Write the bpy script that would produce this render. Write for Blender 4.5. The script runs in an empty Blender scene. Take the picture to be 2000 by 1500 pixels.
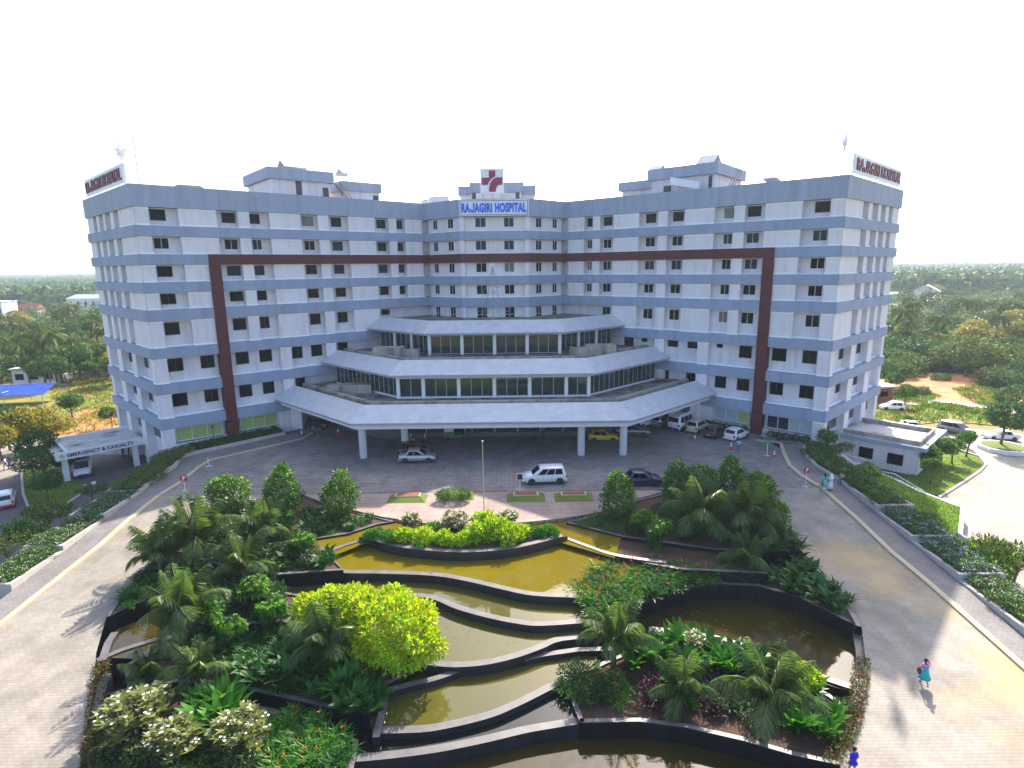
import bpy, bmesh, math, random
import numpy as np
from mathutils import Vector, Matrix
from mathutils.geometry import tessellate_polygon
random.seed(7); np.random.seed(7)
R = math.radians
SC = bpy.context.scene
COL = SC.collection

# ------------------------------------------------------------------ camera, sky, sun, exposure
CAM = Vector((2.3727, 0.0, 21.8925)); PITCH = 0.199954; YAW = 0.00058; ROLL = -0.012152; FPX = 1129.15
cd = bpy.data.cameras.new('camera'); cam = bpy.data.objects.new('camera', cd); COL.objects.link(cam)
cd.sensor_fit = 'HORIZONTAL'; cd.sensor_width = 36.0; cd.lens = 36.0 * FPX / 2000.0
cd.clip_start = 0.1; cd.clip_end = 20000
cam.matrix_world = (Matrix.Translation(CAM) @ Matrix.Rotation(YAW, 4, 'Z') @ Matrix.Rotation(math.pi/2 - PITCH, 4, 'X')
                    @ Matrix.Rotation(ROLL, 4, 'Z'))
SC.camera = cam

SUN_AZ = R(22.5); SUN_EL = R(38.5)          # azimuth measured from +Y towards +X: behind the hospital
wd = bpy.data.worlds.new('World'); SC.world = wd; wd.use_nodes = True
nt = wd.node_tree; bg = nt.nodes['Background']; sky = nt.nodes.new('ShaderNodeTexSky')
sky.sky_type = 'NISHITA'; sky.sun_disc = False; sky.sun_elevation = SUN_EL; sky.sun_rotation = SUN_AZ
sky.altitude = 0; sky.air_density = 0.75; sky.dust_density = 2.6; sky.ozone_density = 1.0
nt.links.new(sky.outputs[0], bg.inputs[0]); bg.inputs[1].default_value = 0.15
sl = bpy.data.lights.new('sun', 'SUN'); sun = bpy.data.objects.new('sun', sl); COL.objects.link(sun)
sl.energy = 3.7; sl.angle = R(0.55); sl.color = (1.0, 0.90, 0.76)
sun.rotation_euler = Vector((math.sin(SUN_AZ)*math.cos(SUN_EL), math.cos(SUN_AZ)*math.cos(SUN_EL), math.sin(SUN_EL))).to_track_quat('Z', 'Y').to_euler()
vs = SC.view_settings; vs.view_transform = 'Standard'; vs.look = 'None'; vs.gamma = 1.0; vs.use_curve_mapping = False
vs.exposure = 1.52
SC.cycles.max_bounces = 6; SC.cycles.diffuse_bounces = 3; SC.cycles.glossy_bounces = 3; SC.cycles.transmission_bounces = 3
SC.cycles.transparent_max_bounces = 6; SC.cycles.volume_bounces = 0; SC.cycles.caustics_reflective = False; SC.cycles.caustics_refractive = False
SC.cycles.use_denoising = True
HAZE = 0.00025

# ------------------------------------------------------------------ photo measurements -> places in the world
def at(px, py, z):
    """the point of the world at height z that the photograph shows at pixel (px, py)"""
    u, v = px - 1000.0, py - 750.0
    cr, sr = math.cos(ROLL), math.sin(ROLL)
    u, v = (u*cr + v*sr)/FPX, (-u*sr + v*cr)/FPX
    cp, sp = math.cos(PITCH), math.sin(PITCH)
    y, dz = cp - v*sp, -sp - v*cp
    k = (z - CAM.z)/dz
    return Vector((CAM.x + u*k, y*k, z))
SLOPE = 0.075; RY = 54.2
def ramp(y): return min(0.0, -SLOPE*(RY - y))
def on(px, py):
    z = 0.0
    for _ in range(40):
        p = at(px, py, z); z = ramp(p.y)
    return Vector((p.x, p.y, z))
LOW = -3.7
def lo(px, py): return at(px, py, LOW)

# ------------------------------------------------------------------ materials
MAT = {}
def nod(t, kind, **kw):
    n = t.nodes.new(kind)
    for k, v in kw.items():
        if k.startswith('i_'):
            n.inputs[int(k[2:]) if k[2:].isdigit() else k[2:].replace('_', ' ')].default_value = v
        else: setattr(n, k, v)
    return n
def c4(c): return (c[0], c[1], c[2], 1.0)
def M(name, col, rough=0.7, var=0.12, scale=1.5, bump=0.0, bscale=12.0, metal=0.0, spec=0.4, col2=None, contrast=None, coat=0.0, streak=False, island=0.0, trans=0.0, tcol=None, emit=None, grime=0.0):
    m = bpy.data.materials.new(name); m.use_nodes = True; t = m.node_tree
    b = t.nodes['Principled BSDF']; L = t.links.new
    b.inputs['Roughness'].default_value = rough; b.inputs['Metallic'].default_value = metal
    b.inputs['Specular IOR Level'].default_value = spec; b.inputs['Coat Weight'].default_value = coat
    tc = nod(t, 'ShaderNodeTexCoord')
    src = tc.outputs['Object']
    if streak:
        mp = nod(t, 'ShaderNodeMapping'); mp.inputs['Scale'].default_value = (1, 1, 0.12); L(src, mp.inputs[0]); nsrc = mp.outputs[0]
    else: nsrc = src
    n = nod(t, 'ShaderNodeTexNoise', i_Scale=scale, i_Detail=6.0, i_Roughness=0.6); L(nsrc, n.inputs['Vector'])
    mx = nod(t, 'ShaderNodeMix', data_type='RGBA')
    a = [max(0, x*(1-var)) for x in col]; c2 = col2 or [min(1, x*(1+var)) for x in col]
    mx.inputs[6].default_value = c4(a if col2 is None else col); mx.inputs[7].default_value = c4(c2)
    rp = nod(t, 'ShaderNodeMapRange'); lo_, hi_ = contrast or (0.3, 0.7)
    rp.inputs[1].default_value = lo_; rp.inputs[2].default_value = hi_
    L(n.outputs[0], rp.inputs[0]); L(rp.outputs[0], mx.inputs[0]); out = mx.outputs[2]
    if island:
        g = nod(t, 'ShaderNodeNewGeometry'); hs = nod(t, 'ShaderNodeHueSaturation')
        m1 = nod(t, 'ShaderNodeMapRange'); m1.inputs[3].default_value = 1-island; m1.inputs[4].default_value = 1+island
        L(g.outputs['Random Per Island'], m1.inputs[0]); L(m1.outputs[0], hs.inputs['Value'])
        m2 = nod(t, 'ShaderNodeMapRange'); m2.inputs[3].default_value = 0.5+island*0.05; m2.inputs[4].default_value = 0.5-island*0.05
        L(g.outputs['Random Per Island'], m2.inputs[0]); L(m2.outputs[0], hs.inputs['Hue'])
        L(out, hs.inputs['Color']); out = hs.outputs[0]
    if grime:                               # rain streaks and dirt
        mg = nod(t, 'ShaderNodeMapping'); mg.inputs['Scale'].default_value = (1.5, 1.5, 0.14); L(src, mg.inputs[0]); ng = nod(t, 'ShaderNodeTexNoise', i_Scale=1.0, i_Detail=7.0, i_Roughness=0.7); L(mg.outputs[0], ng.inputs['Vector'])
        rg = nod(t, 'ShaderNodeMapRange'); rg.inputs[1].default_value = 0.52; rg.inputs[2].default_value = 0.75; rg.inputs[3].default_value = 1.0; rg.inputs[4].default_value = 1.0-grime*1.6; L(ng.outputs[0], rg.inputs[0])
        hg = nod(t, 'ShaderNodeHueSaturation'); L(rg.outputs[0], hg.inputs['Value']); L(out, hg.inputs['Color']); out = hg.outputs[0]
    L(out, b.inputs['Base Color'])
    if bump:
        nb = nod(t, 'ShaderNodeTexNoise', i_Scale=bscale, i_Detail=5.0); L(src, nb.inputs['Vector'])
        bp = nod(t, 'ShaderNodeBump', i_Strength=bump, i_Distance=0.05); L(nb.outputs[0], bp.inputs['Height']); L(bp.outputs[0], b.inputs['Normal'])
    if trans:
        tr = nod(t, 'ShaderNodeBsdfTranslucent'); ms = nod(t, 'ShaderNodeMixShader', i_0=trans)
        if tcol: 
            mm = nod(t, 'ShaderNodeMix', data_type='RGBA', blend_type='MULTIPLY'); mm.inputs[0].default_value = 1.0
            L(out, mm.inputs[6]); mm.inputs[7].default_value = c4(tcol); L(mm.outputs[2], tr.inputs['Color'])
        else: L(out, tr.inputs['Color'])
        L(b.outputs[0], ms.inputs[1]); L(tr.outputs[0], ms.inputs[2]); L(ms.outputs[0], t.nodes['Material Output'].inputs[0])
    if emit:
        b.inputs['Emission Color'].default_value = c4(emit[0]); b.inputs['Emission Strength'].default_value = emit[1]
    MAT[name] = m; return m
def BRICK(name, c1, c2, mortar, bw, bh, ms=0.02, rough=0.75, rot=0.0, blotch=None, sscale=0.12, off=0.5, bump=0.25, var=0.3, scon=(0.5, 0.75)):
    m = bpy.data.materials.new(name); m.use_nodes = True; t = m.node_tree; L = t.links.new
    b = t.nodes['Principled BSDF']; b.inputs['Roughness'].default_value = rough; b.inputs['Specular IOR Level'].default_value = 0.3
    tc = nod(t, 'ShaderNodeTexCoord'); mp = nod(t, 'ShaderNodeMapping'); mp.inputs['Rotation'].default_value = (0, 0, rot); L(tc.outputs['Object'], mp.inputs[0])
    br = nod(t, 'ShaderNodeTexBrick', offset=off); br.inputs['Color1'].default_value = c4(c1); br.inputs['Color2'].default_value = c4(c2); br.inputs['Mortar'].default_value = c4(mortar)
    br.inputs['Scale'].default_value = 1.0; br.inputs['Mortar Size'].default_value = ms; br.inputs['Brick Width'].default_value = bw; br.inputs['Row Height'].default_value = bh
    L(mp.outputs[0], br.inputs['Vector'])
    n = nod(t, 'ShaderNodeTexNoise', i_Scale=0.5, i_Detail=8.0, i_Roughness=0.65); L(tc.outputs['Object'], n.inputs['Vector'])
    rp = nod(t, 'ShaderNodeMapRange'); rp.inputs[1].default_value = 0.3; rp.inputs[2].default_value = 0.7; rp.inputs[3].default_value = 1-var; rp.inputs[4].default_value = 1+var*0.6
    L(n.outputs[0], rp.inputs[0])
    nl = nod(t, 'ShaderNodeTexNoise', i_Scale=0.13, i_Detail=5.0, i_Roughness=0.7); mpl = nod(t, 'ShaderNodeMapping'); mpl.inputs['Scale'].default_value = (1.6, 0.55, 1); mpl.inputs['Location'].default_value = (3.1, 1.7, 0); L(tc.outputs['Object'], mpl.inputs[0]); L(mpl.outputs[0], nl.inputs['Vector'])
    rl = nod(t, 'ShaderNodeMapRange'); rl.inputs[1].default_value = 0.35; rl.inputs[2].default_value = 0.65; rl.inputs[3].default_value = 0.80; rl.inputs[4].default_value = 1.10; L(nl.outputs[0], rl.inputs[0]); ml = nod(t, 'ShaderNodeMath', operation='MULTIPLY'); L(rp.outputs[0], ml.inputs[0]); L(rl.outputs[0], ml.inputs[1])
    hs = nod(t, 'ShaderNodeHueSaturation'); L(ml.outputs[0], hs.inputs['Value']); L(br.outputs['Color'], hs.inputs['Color']); out = hs.outputs[0]
    if blotch:  # noise mixes soft patches of a second colour over the bricks
        n2 = nod(t, 'ShaderNodeTexNoise', i_Scale=sscale, i_Detail=4.0); L(tc.outputs['Object'], n2.inputs['Vector'])
        r2 = nod(t, 'ShaderNodeMapRange'); r2.inputs[1].default_value = scon[0]; r2.inputs[2].default_value = scon[1]; r2.inputs[4].default_value = 0.6; L(n2.outputs[0], r2.inputs[0])
        mx = nod(t, 'ShaderNodeMix', data_type='RGBA'); L(r2.outputs[0], mx.inputs[0]); L(out, mx.inputs[6]); mx.inputs[7].default_value = c4(blotch); out = mx.outputs[2]
    L(out, b.inputs['Base Color'])
    bp = nod(t, 'ShaderNodeBump', i_Strength=bump, i_Distance=0.02); iv = nod(t, 'ShaderNodeMath', operation='SUBTRACT'); iv.inputs[0].default_value = 1.0
    L(br.outputs['Fac'], iv.inputs[1]); L(iv.outputs[0], bp.inputs['Height']); L(bp.outputs[0], b.inputs['Normal'])
    MAT[name] = m; return m

M('wall', (0.71, 0.68, 0.725), 0.85, 0.09, 0.6, 0.05, 30, streak=True, grime=0.22)
M('panel', (0.755, 0.725, 0.765), 0.85, 0.08, 0.7, 0.08, 25, streak=True, grime=0.16)
M('band', (0.30, 0.35, 0.475), 0.8, 0.10, 0.8, 0.05, 30, streak=True, grime=0.13)
M('parapet', (0.325, 0.37, 0.475), 0.8, 0.12, 0.8, 0.05, 30, streak=True, grime=0.14)
M('trim', (0.90, 0.90, 0.92), 0.7, 0.03, 1.0)
M('maroon', (0.10, 0.016, 0.022), 0.6, 0.12, 0.6)
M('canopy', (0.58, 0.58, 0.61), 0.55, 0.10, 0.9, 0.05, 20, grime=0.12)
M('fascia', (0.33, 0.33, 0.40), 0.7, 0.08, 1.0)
M('whitewall', (0.80, 0.79, 0.80), 0.75, 0.06, 0.7)
M('column', (0.62, 0.60, 0.64), 0.7, 0.06, 0.9)
M('roofdeck', (0.30, 0.27, 0.25), 0.95, 0.4, 0.5, col2=(0.10, 0.085, 0.075), contrast=(0.42, 0.62))
M('concrete', (0.40, 0.36, 0.32), 0.95, 0.3, 0.7, col2=(0.16, 0.13, 0.11), contrast=(0.45, 0.7), streak=True)
M('roofpale', (0.58, 0.56, 0.53), 0.9, 0.2, 0.35, col2=(0.13, 0.12, 0.11), contrast=(0.5, 0.72))
M('glass', (0.003, 0.004, 0.008), 0.08, 0.2, 0.6, spec=0.09)
M('glass_pale', (0.018, 0.025, 0.05), 0.08, 0.3, 0.6, spec=0.15)
M('glass_curtain', (0.14, 0.13, 0.12), 0.15, 0.3, 3, spec=0.5)
M('shopglass', (0.022, 0.036, 0.038), 0.03, 0.4, 0.5, spec=0.65)
M('blind_green', (0.36, 0.47, 0.16), 0.6, 0.1, 3.0, spec=0.5)
M('blind_grey', (0.40, 0.46, 0.50), 0.5, 0.1, 2.0, spec=0.5)
M('frame_white', (0.80, 0.80, 0.82), 0.5, 0.03)
M('frame_dark', (0.06, 0.06, 0.075), 0.5, 0.05)
M('frame_grey', (0.42, 0.45, 0.48), 0.5, 0.05)
M('steel', (0.35, 0.35, 0.36), 0.45, 0.1, 4, metal=0.6)
M('tin', (0.42, 0.45, 0.46), 0.5, 0.15, 2, metal=0.3)
M('sign_white', (0.80, 0.82, 0.86), 0.5, 0.03)
M('blue_letter', (0.015, 0.12, 0.85), 0.4, 0.05)
M('maroon_letter', (0.16, 0.02, 0.05), 0.5, 0.1)
M('logo_red', (0.30, 0.025, 0.09), 0.5, 0.05)
M('navy_letter', (0.02, 0.03, 0.10), 0.5, 0.05)
BRICK('plaza', (0.25, 0.22, 0.21), (0.18, 0.16, 0.158), (0.32, 0.29, 0.265), 0.85, 0.42, 0.035, var=0.25, off=0.5)
BRICK('drive', (0.345, 0.31, 0.262), (0.30, 0.268, 0.228), (0.23, 0.204, 0.172), 0.40, 0.20, 0.014, var=0.26, blotch=(0.56, 0.37, 0.12), sscale=0.11, scon=(0.54, 0.72))
BRICK('walk', (0.255, 0.235, 0.225), (0.215, 0.20, 0.195), (0.17, 0.16, 0.15), 0.4, 0.2, 0.02, var=0.2)
BRICK('deck', (0.40, 0.30, 0.255), (0.32, 0.24, 0.215), (0.20, 0.155, 0.135), 2.2, 0.24, 0.02, var=0.22)
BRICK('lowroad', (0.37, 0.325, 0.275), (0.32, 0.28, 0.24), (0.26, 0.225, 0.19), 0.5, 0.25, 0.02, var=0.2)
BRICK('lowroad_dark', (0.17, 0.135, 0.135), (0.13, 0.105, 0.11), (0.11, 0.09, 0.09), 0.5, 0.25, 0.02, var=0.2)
M('kerb', (0.52, 0.41, 0.20), 0.85, 0.2, 0.8, col2=(0.48, 0.44, 0.36))
M('planter_wall', (0.50, 0.45, 0.43), 0.85, 0.12, 0.8, streak=True)
M('granite', (0.026, 0.026, 0.034), 0.28, 0.35, 1.2, bump=0.03, bscale=40, spec=0.5, streak=True)
M('coping', (0.12, 0.115, 0.12), 0.5, 0.25, 1.4, spec=0.4)
M('soil', (0.10, 0.052, 0.035), 0.95, 0.4, 1.6, bump=0.6, bscale=6, col2=(0.05, 0.033, 0.022))
M('lawn', (0.085, 0.16, 0.018), 0.95, 0.3, 0.7, bump=0.5, bscale=20, col2=(0.15, 0.18, 0.03))
M('terracotta', (0.24, 0.085, 0.045), 0.9, 0.2, 5)
M('sand', (0.55, 0.42, 0.26), 0.9, 0.15, 3)
M('asphalt', (0.12, 0.10, 0.10), 0.9, 0.2, 0.8)
M('yellow_line', (0.45, 0.38, 0.14), 0.8, 0.2, 1)
M('trunk', (0.16, 0.125, 0.09), 0.95, 0.3, 4, bump=0.4, bscale=14)
M('palmtrunk', (0.23, 0.19, 0.14), 0.95, 0.3, 5, bump=0.4, bscale=14)
def LEAF(name, c, isl=0.35, tr=0.35, rough=0.45, tcol=(1.25, 1.3, 0.55), spec=0.35): M(name, c, rough, 0.18, 0.9, spec=spec, island=isl, trans=tr, tcol=tcol)
LEAF('leaf_ficus', (0.061, 0.162, 0.014)); LEAF('leaf_lime', (0.500, 0.560, 0.010), 0.25, 0.42, tcol=(1.2, 1.15, 0.4)); LEAF('leaf_lime2', (0.297, 0.513, 0.014), 0.3, 0.42)
LEAF('leaf_deep', (0.024, 0.108, 0.014), 0.35, 0.3, 0.42, spec=.25); LEAF('leaf_canna', (0.061, 0.223, 0.014), 0.3, 0.4, 0.4, spec=.25); LEAF('leaf_palm', (0.115, 0.185, 0.05), 0.4, 0.35, 0.35, tcol=(1.1, 1.25, 0.6), spec=.5)
LEAF('leaf_umbrella', (0.043, 0.135, 0.016), 0.35, 0.25, 0.4, spec=.15); LEAF('leaf_umbrella_new', (0.135, 0.324, 0.020), 0.25, 0.4, 0.45, spec=.15)
LEAF('leaf_frangipani', (0.162, 0.196, 0.047), 0.35, 0.3); LEAF('leaf_purple', (0.050, 0.012, 0.028), 0.4, 0.3, tcol=(1.6, 0.5, 0.8)); LEAF('leaf_hedge', (0.08, 0.165, 0.03), 0.4, 0.3)
LEAF('leaf_plumbago', (0.075, 0.17, 0.04), 0.35, 0.3); LEAF('leaf_red', (0.189, 0.047, 0.027), 0.5, 0.3, tcol=(1.3, 0.8, 0.6)); LEAF('leaf_yellow', (0.257, 0.230, 0.034), 0.35, 0.4)
LEAF('leaf_forest', (0.068, 0.138, 0.032), 0.4, 0.25, 0.6, spec=.15); LEAF('leaf_forest2', (0.100, 0.148, 0.034), 0.4, 0.25, 0.6, spec=.15); LEAF('leaf_forest3', (0.048, 0.122, 0.034), 0.4, 0.25, 0.6, spec=.15)
LEAF('leaf_rubber', (0.130, 0.163, 0.098), 0.45, 0.2, 0.35, spec=0.2); LEAF('leaf_coconut', (0.09, 0.13, 0.03), 0.3, 0.25, 0.6, spec=.1); LEAF('leaf_shade', (0.038, 0.084, 0.018), 0.4, 0.25)
LEAF('leaf_grass', (0.176, 0.257, 0.041), 0.4, 0.35, 0.6); LEAF('leaf_dry', (0.250, 0.200, 0.070), 0.3, 0.3, 0.7, tcol=(1.1, 1.0, 0.6))
M('flower_white', (0.85, 0.85, 0.80), 0.6, 0.05, trans=0.3); M('flower_blue', (0.42, 0.52, 0.82), 0.6, 0.1, trans=0.3)
M('flower_orange', (0.75, 0.13, 0.01), 0.6, 0.15, trans=0.3); M('flower_pink', (0.70, 0.08, 0.16), 0.6, 0.2, trans=0.3)

def WATER(name, deep, rough=0.03):
    m = bpy.data.materials.new(name); m.use_nodes = True; t = m.node_tree; L = t.links.new; b = t.nodes['Principled BSDF']
    tc = nod(t, 'ShaderNodeTexCoord'); n = nod(t, 'ShaderNodeTexNoise', i_Scale=0.35, i_Detail=5.0); L(tc.outputs['Object'], n.inputs['Vector'])
    mx = nod(t, 'ShaderNodeMix', data_type='RGBA'); mx.inputs[6].default_value = c4(deep); mx.inputs[7].default_value = c4([x*0.72 for x in deep]); L(n.outputs[0], mx.inputs[0]); L(mx.outputs[2], b.inputs['Base Color'])
    b.inputs['Roughness'].default_value = rough; b.inputs['IOR'].default_value = 1.47; b.inputs['Specular IOR Level'].default_value = 0.5
    w = nod(t, 'ShaderNodeTexNoise', i_Scale=1.6, i_Detail=3.0); L(tc.outputs['Object'], w.inputs['Vector'])
    bp = nod(t, 'ShaderNodeBump', i_Strength=0.12, i_Distance=0.02); L(w.outputs[0], bp.inputs['Height']); L(bp.outputs[0], b.inputs['Normal'])
    MAT[name] = m
WATER('water_olive', (0.175, 0.135, 0.005)); WATER('water_green', (0.10, 0.09, 0.018)); WATER('water_brown', (0.05, 0.038, 0.007)); WATER('water_dark', (0.012, 0.014, 0.011))

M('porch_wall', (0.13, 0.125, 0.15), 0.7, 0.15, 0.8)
def TERRAIN():
    m = bpy.data.materials.new('terrain'); m.use_nodes = True; t = m.node_tree; L = t.links.new; b = t.nodes['Principled BSDF']; b.inputs['Roughness'].default_value = 0.95
    tc = nod(t, 'ShaderNodeTexCoord')
    n1 = nod(t, 'ShaderNodeTexNoise', i_Scale=0.045, i_Detail=8.0, i_Roughness=0.65); n2 = nod(t, 'ShaderNodeTexNoise', i_Scale=0.6, i_Detail=6.0)
    L(tc.outputs['Object'], n1.inputs['Vector']); L(tc.outputs['Object'], n2.inputs['Vector'])
    r = nod(t, 'ShaderNodeValToRGB'); e = r.color_ramp.elements
    e[0].position = 0.38; e[0].color = (0.045, 0.085, 0.018, 1); e[1].position = 0.66; e[1].color = (0.30, 0.115, 0.04, 1)
    for p, c in ((0.48, (0.10, 0.13, 0.028, 1)), (0.56, (0.21, 0.175, 0.05, 1))):
        k = e.new(p); k.color = c
    ad = nod(t, 'ShaderNodeMath', operation='MULTIPLY_ADD'); ad.inputs[1].default_value = 0.22; L(n2.outputs[0], ad.inputs[0]); L(n1.outputs[0], ad.inputs[2])
    sb = nod(t, 'ShaderNodeMath', operation='SUBTRACT'); sb.inputs[1].default_value = 0.11; L(ad.outputs[0], sb.inputs[0]); L(sb.outputs[0], r.inputs[0]); L(r.outputs[0], b.inputs['Base Color'])
    bp = nod(t, 'ShaderNodeBump', i_Strength=0.6, i_Distance=0.2); L(n2.outputs[0], bp.inputs['Height']); L(bp.outputs[0], b.inputs['Normal']); MAT['terrain'] = m
TERRAIN()
M('red_earth', (0.42, 0.155, 0.055), 0.95, 0.3, 0.25, bump=0.5, bscale=3, col2=(0.50, 0.27, 0.12), contrast=(0.4, 0.65))
M('dry_grass', (0.16, 0.19, 0.03), 0.95, 0.3, 0.3, bump=0.5, bscale=4, col2=(0.30, 0.235, 0.05), contrast=(0.42, 0.62))
M('mown_grass', (0.10, 0.16, 0.022), 0.95, 0.3, 0.4, bump=0.5, bscale=5, col2=(0.17, 0.17, 0.03), contrast=(0.45, 0.65))

# ------------------------------------------------------------------ mesh helpers
class MB:
    def __init__(s): s.v = []; s.f = []; s.m = []
    def add(s, vs_, fs, mi=0):
        o = len(s.v); s.v += [tuple(p) for p in vs_]
        for f in fs: s.f.append(tuple(o+i for i in f)); s.m.append(mi)
    def quad(s, a, b, c, d, mi=0): s.add([a, b, c, d], [(0, 1, 2, 3)], mi)
    def hexa(s, p, mi=0):        # 8 corners: bottom ring 0-3, top ring 4-7
        s.add(p, [(3, 2, 1, 0), (4, 5, 6, 7), (0, 1, 5, 4), (1, 2, 6, 5), (2, 3, 7, 6), (3, 0, 4, 7)], mi)
    def box(s, x0, x1, y0, y1, z0, z1, mi=0):
        s.hexa([(x0, y0, z0), (x1, y0, z0), (x1, y1, z0), (x0, y1, z0), (x0, y0, z1), (x1, y0, z1), (x1, y1, z1), (x0, y1, z1)], mi)
    def fbox(s, F, u0, u1, d0, d1, z0, z1, mi=0):
        s.hexa([F.p(u0, d0, z0), F.p(u1, d0, z0), F.p(u1, d1, z0), F.p(u0, d1, z0), F.p(u0, d0, z1), F.p(u1, d0, z1), F.p(u1, d1, z1), F.p(u0, d1, z1)], mi)
    def poly(s, pts, mi=0):      # flat or sloping filled outline
        tr = tessellate_polygon([[Vector((p[0], p[1], 0)) for p in pts]])
        fs = []
        for t in tr:
            a, b, c = (pts[i] for i in t)
            up = (b[0]-a[0])*(c[1]-a[1]) - (b[1]-a[1])*(c[0]-a[0])
            fs.append(t if up > 0 else (t[0], t[2], t[1]))
        s.add(pts, fs, mi)
    def prism(s, pts, zb, mi_top=0, mi_side=0):  # outline with its own heights, walls down to zb
        s.poly(pts, mi_top)
        n = len(pts)
        for i in range(n):
            a, b = pts[i], pts[(i+1) % n]
            s.quad((a[0], a[1], zb), (b[0], b[1], zb), b, a, mi_side)
    def tube(s, path, r, n=6, mi=0, cap=True):
        rs = r if isinstance(r, (list, tuple)) else [r]*len(path)
        rings = []
        P = [Vector(p) for p in path]
        for i, p in enumerate(P):
            d = (P[min(i+1, len(P)-1)] - P[max(i-1, 0)]).normalized()
            a = d.cross(Vector((0.13, 0.21, 1.0) if abs(d.z) < 0.9 else (1, 0.1, 0))).normalized(); b = d.cross(a)
            rings.append([p + (a*math.cos(2*math.pi*k/n) + b*math.sin(2*math.pi*k/n))*rs[i] for k in range(n)])
        vs_ = [q for ring in rings for q in ring]; fs = []
        for i in range(len(P)-1):
            for k in range(n): fs.append((i*n+k, i*n+(k+1) % n, (i+1)*n+(k+1) % n, (i+1)*n+k))
        if cap: fs += [tuple(range(n-1, -1, -1)), tuple((len(P)-1)*n+k for k in range(n))]
        s.add(vs_, fs, mi)
    def lathe(s, prof, n=16, c=(0, 0, 0), mi=0, axis='Z'):
        vs_ = []
        for r, z in prof:
            for k in range(n):
                a = 2*math.pi*k/n; q = (r*math.cos(a), r*math.sin(a), z)
                if axis == 'Y': q = (q[0], q[2], q[1])
                if axis == 'X': q = (q[2], q[0], q[1])
                vs_.append((c[0]+q[0], c[1]+q[1], c[2]+q[2]))
        fs = [(i*n+k, i*n+(k+1) % n, (i+1)*n+(k+1) % n, (i+1)*n+k) for i in range(len(prof)-1) for k in range(n)]
        fs += [tuple(range(n-1, -1, -1)), tuple((len(prof)-1)*n+k for k in range(n))]
        s.add(vs_, fs, mi)
    def mesh(s, name, mats, smooth=False):
        me = bpy.data.meshes.new(name); me.from_pydata(s.v, [], s.f)
        for m in (mats if isinstance(mats, (list, tuple)) else [mats]): me.materials.append(MAT[m])
        me.polygons.foreach_set('material_index', s.m)
        if smooth: me.polygons.foreach_set('use_smooth', [True]*len(me.polygons))
        me.update(); return me
    def build(s, name, mats, parent=None, smooth=False): return obj(name, s.mesh(name, mats, smooth), parent)
def obj(name, data, parent=None, loc=None, rz=None, sc=None):
    o = bpy.data.objects.new(name, data); COL.objects.link(o)
    if parent: o.parent = parent
    if loc is not None: o.location = loc
    if rz is not None: o.rotation_euler = (0, 0, rz)
    if sc is not None: o.scale = sc if isinstance(sc, (tuple, list)) else (sc, sc, sc)
    return o
def tag(o, label, cat, group=None):
    o['label'] = label; o['category'] = cat
    if group: o['group'] = group
    return o
def thing(name, label, cat, loc=(0, 0, 0), rz=0.0, group=None, sc=None):
    o = obj(name, None, None, loc, rz, sc); o.empty_display_size = 0.3
    return tag(o, label, cat, group)
def struct(o, kind='structure'): o['kind'] = kind; return o
class Frame:                    # a stretch of facade: u along it, d inwards, z up
    def __init__(s, a, b, out=None):
        s.a = Vector((a[0], a[1])); b = Vector((b[0], b[1])); s.L = (b - s.a).length; s.U = (b - s.a)/s.L
        n = Vector((s.U.y, -s.U.x))
        if (n.dot(Vector((CAM.x, CAM.y)) - s.a) if out is None else n.dot(Vector(out))) < 0: n = -n
        s.n = n; s.rz = math.atan2(n.x, -n.y)
    def p(s, u, d, z): q = s.a + s.U*u - s.n*d; return Vector((q.x, q.y, z))
def offset(pts, d):             # mitred inward offset of an open plan polyline (left end wall .. right end wall)
    out = []
    for i in range(len(pts)):
        ns = []
        for a, b in ((i-1, i), (i, i+1)):
            if a >= 0 and b < len(pts):
                t = (Vector(pts[b][:2]) - Vector(pts[a][:2])).normalized(); ns.append(Vector((-t.y, t.x)))
        m = ns[0] if len(ns) == 1 else (ns[0] + ns[1])/(1 + ns[0].dot(ns[1]))
        out.append(Vector(pts[i][:2]) + m*d)
    return out
def islands(me):
    n = len(me.vertices); par = list(range(n))
    def find(a):
        while par[a] != a: par[a] = par[par[a]]; a = par[a]
        return a
    for e in me.edges: par[find(e.vertices[0])] = find(e.vertices[1])
    d = {}
    for i in range(n): d.setdefault(find(i), []).append(i)
    return list(d.values())
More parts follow.
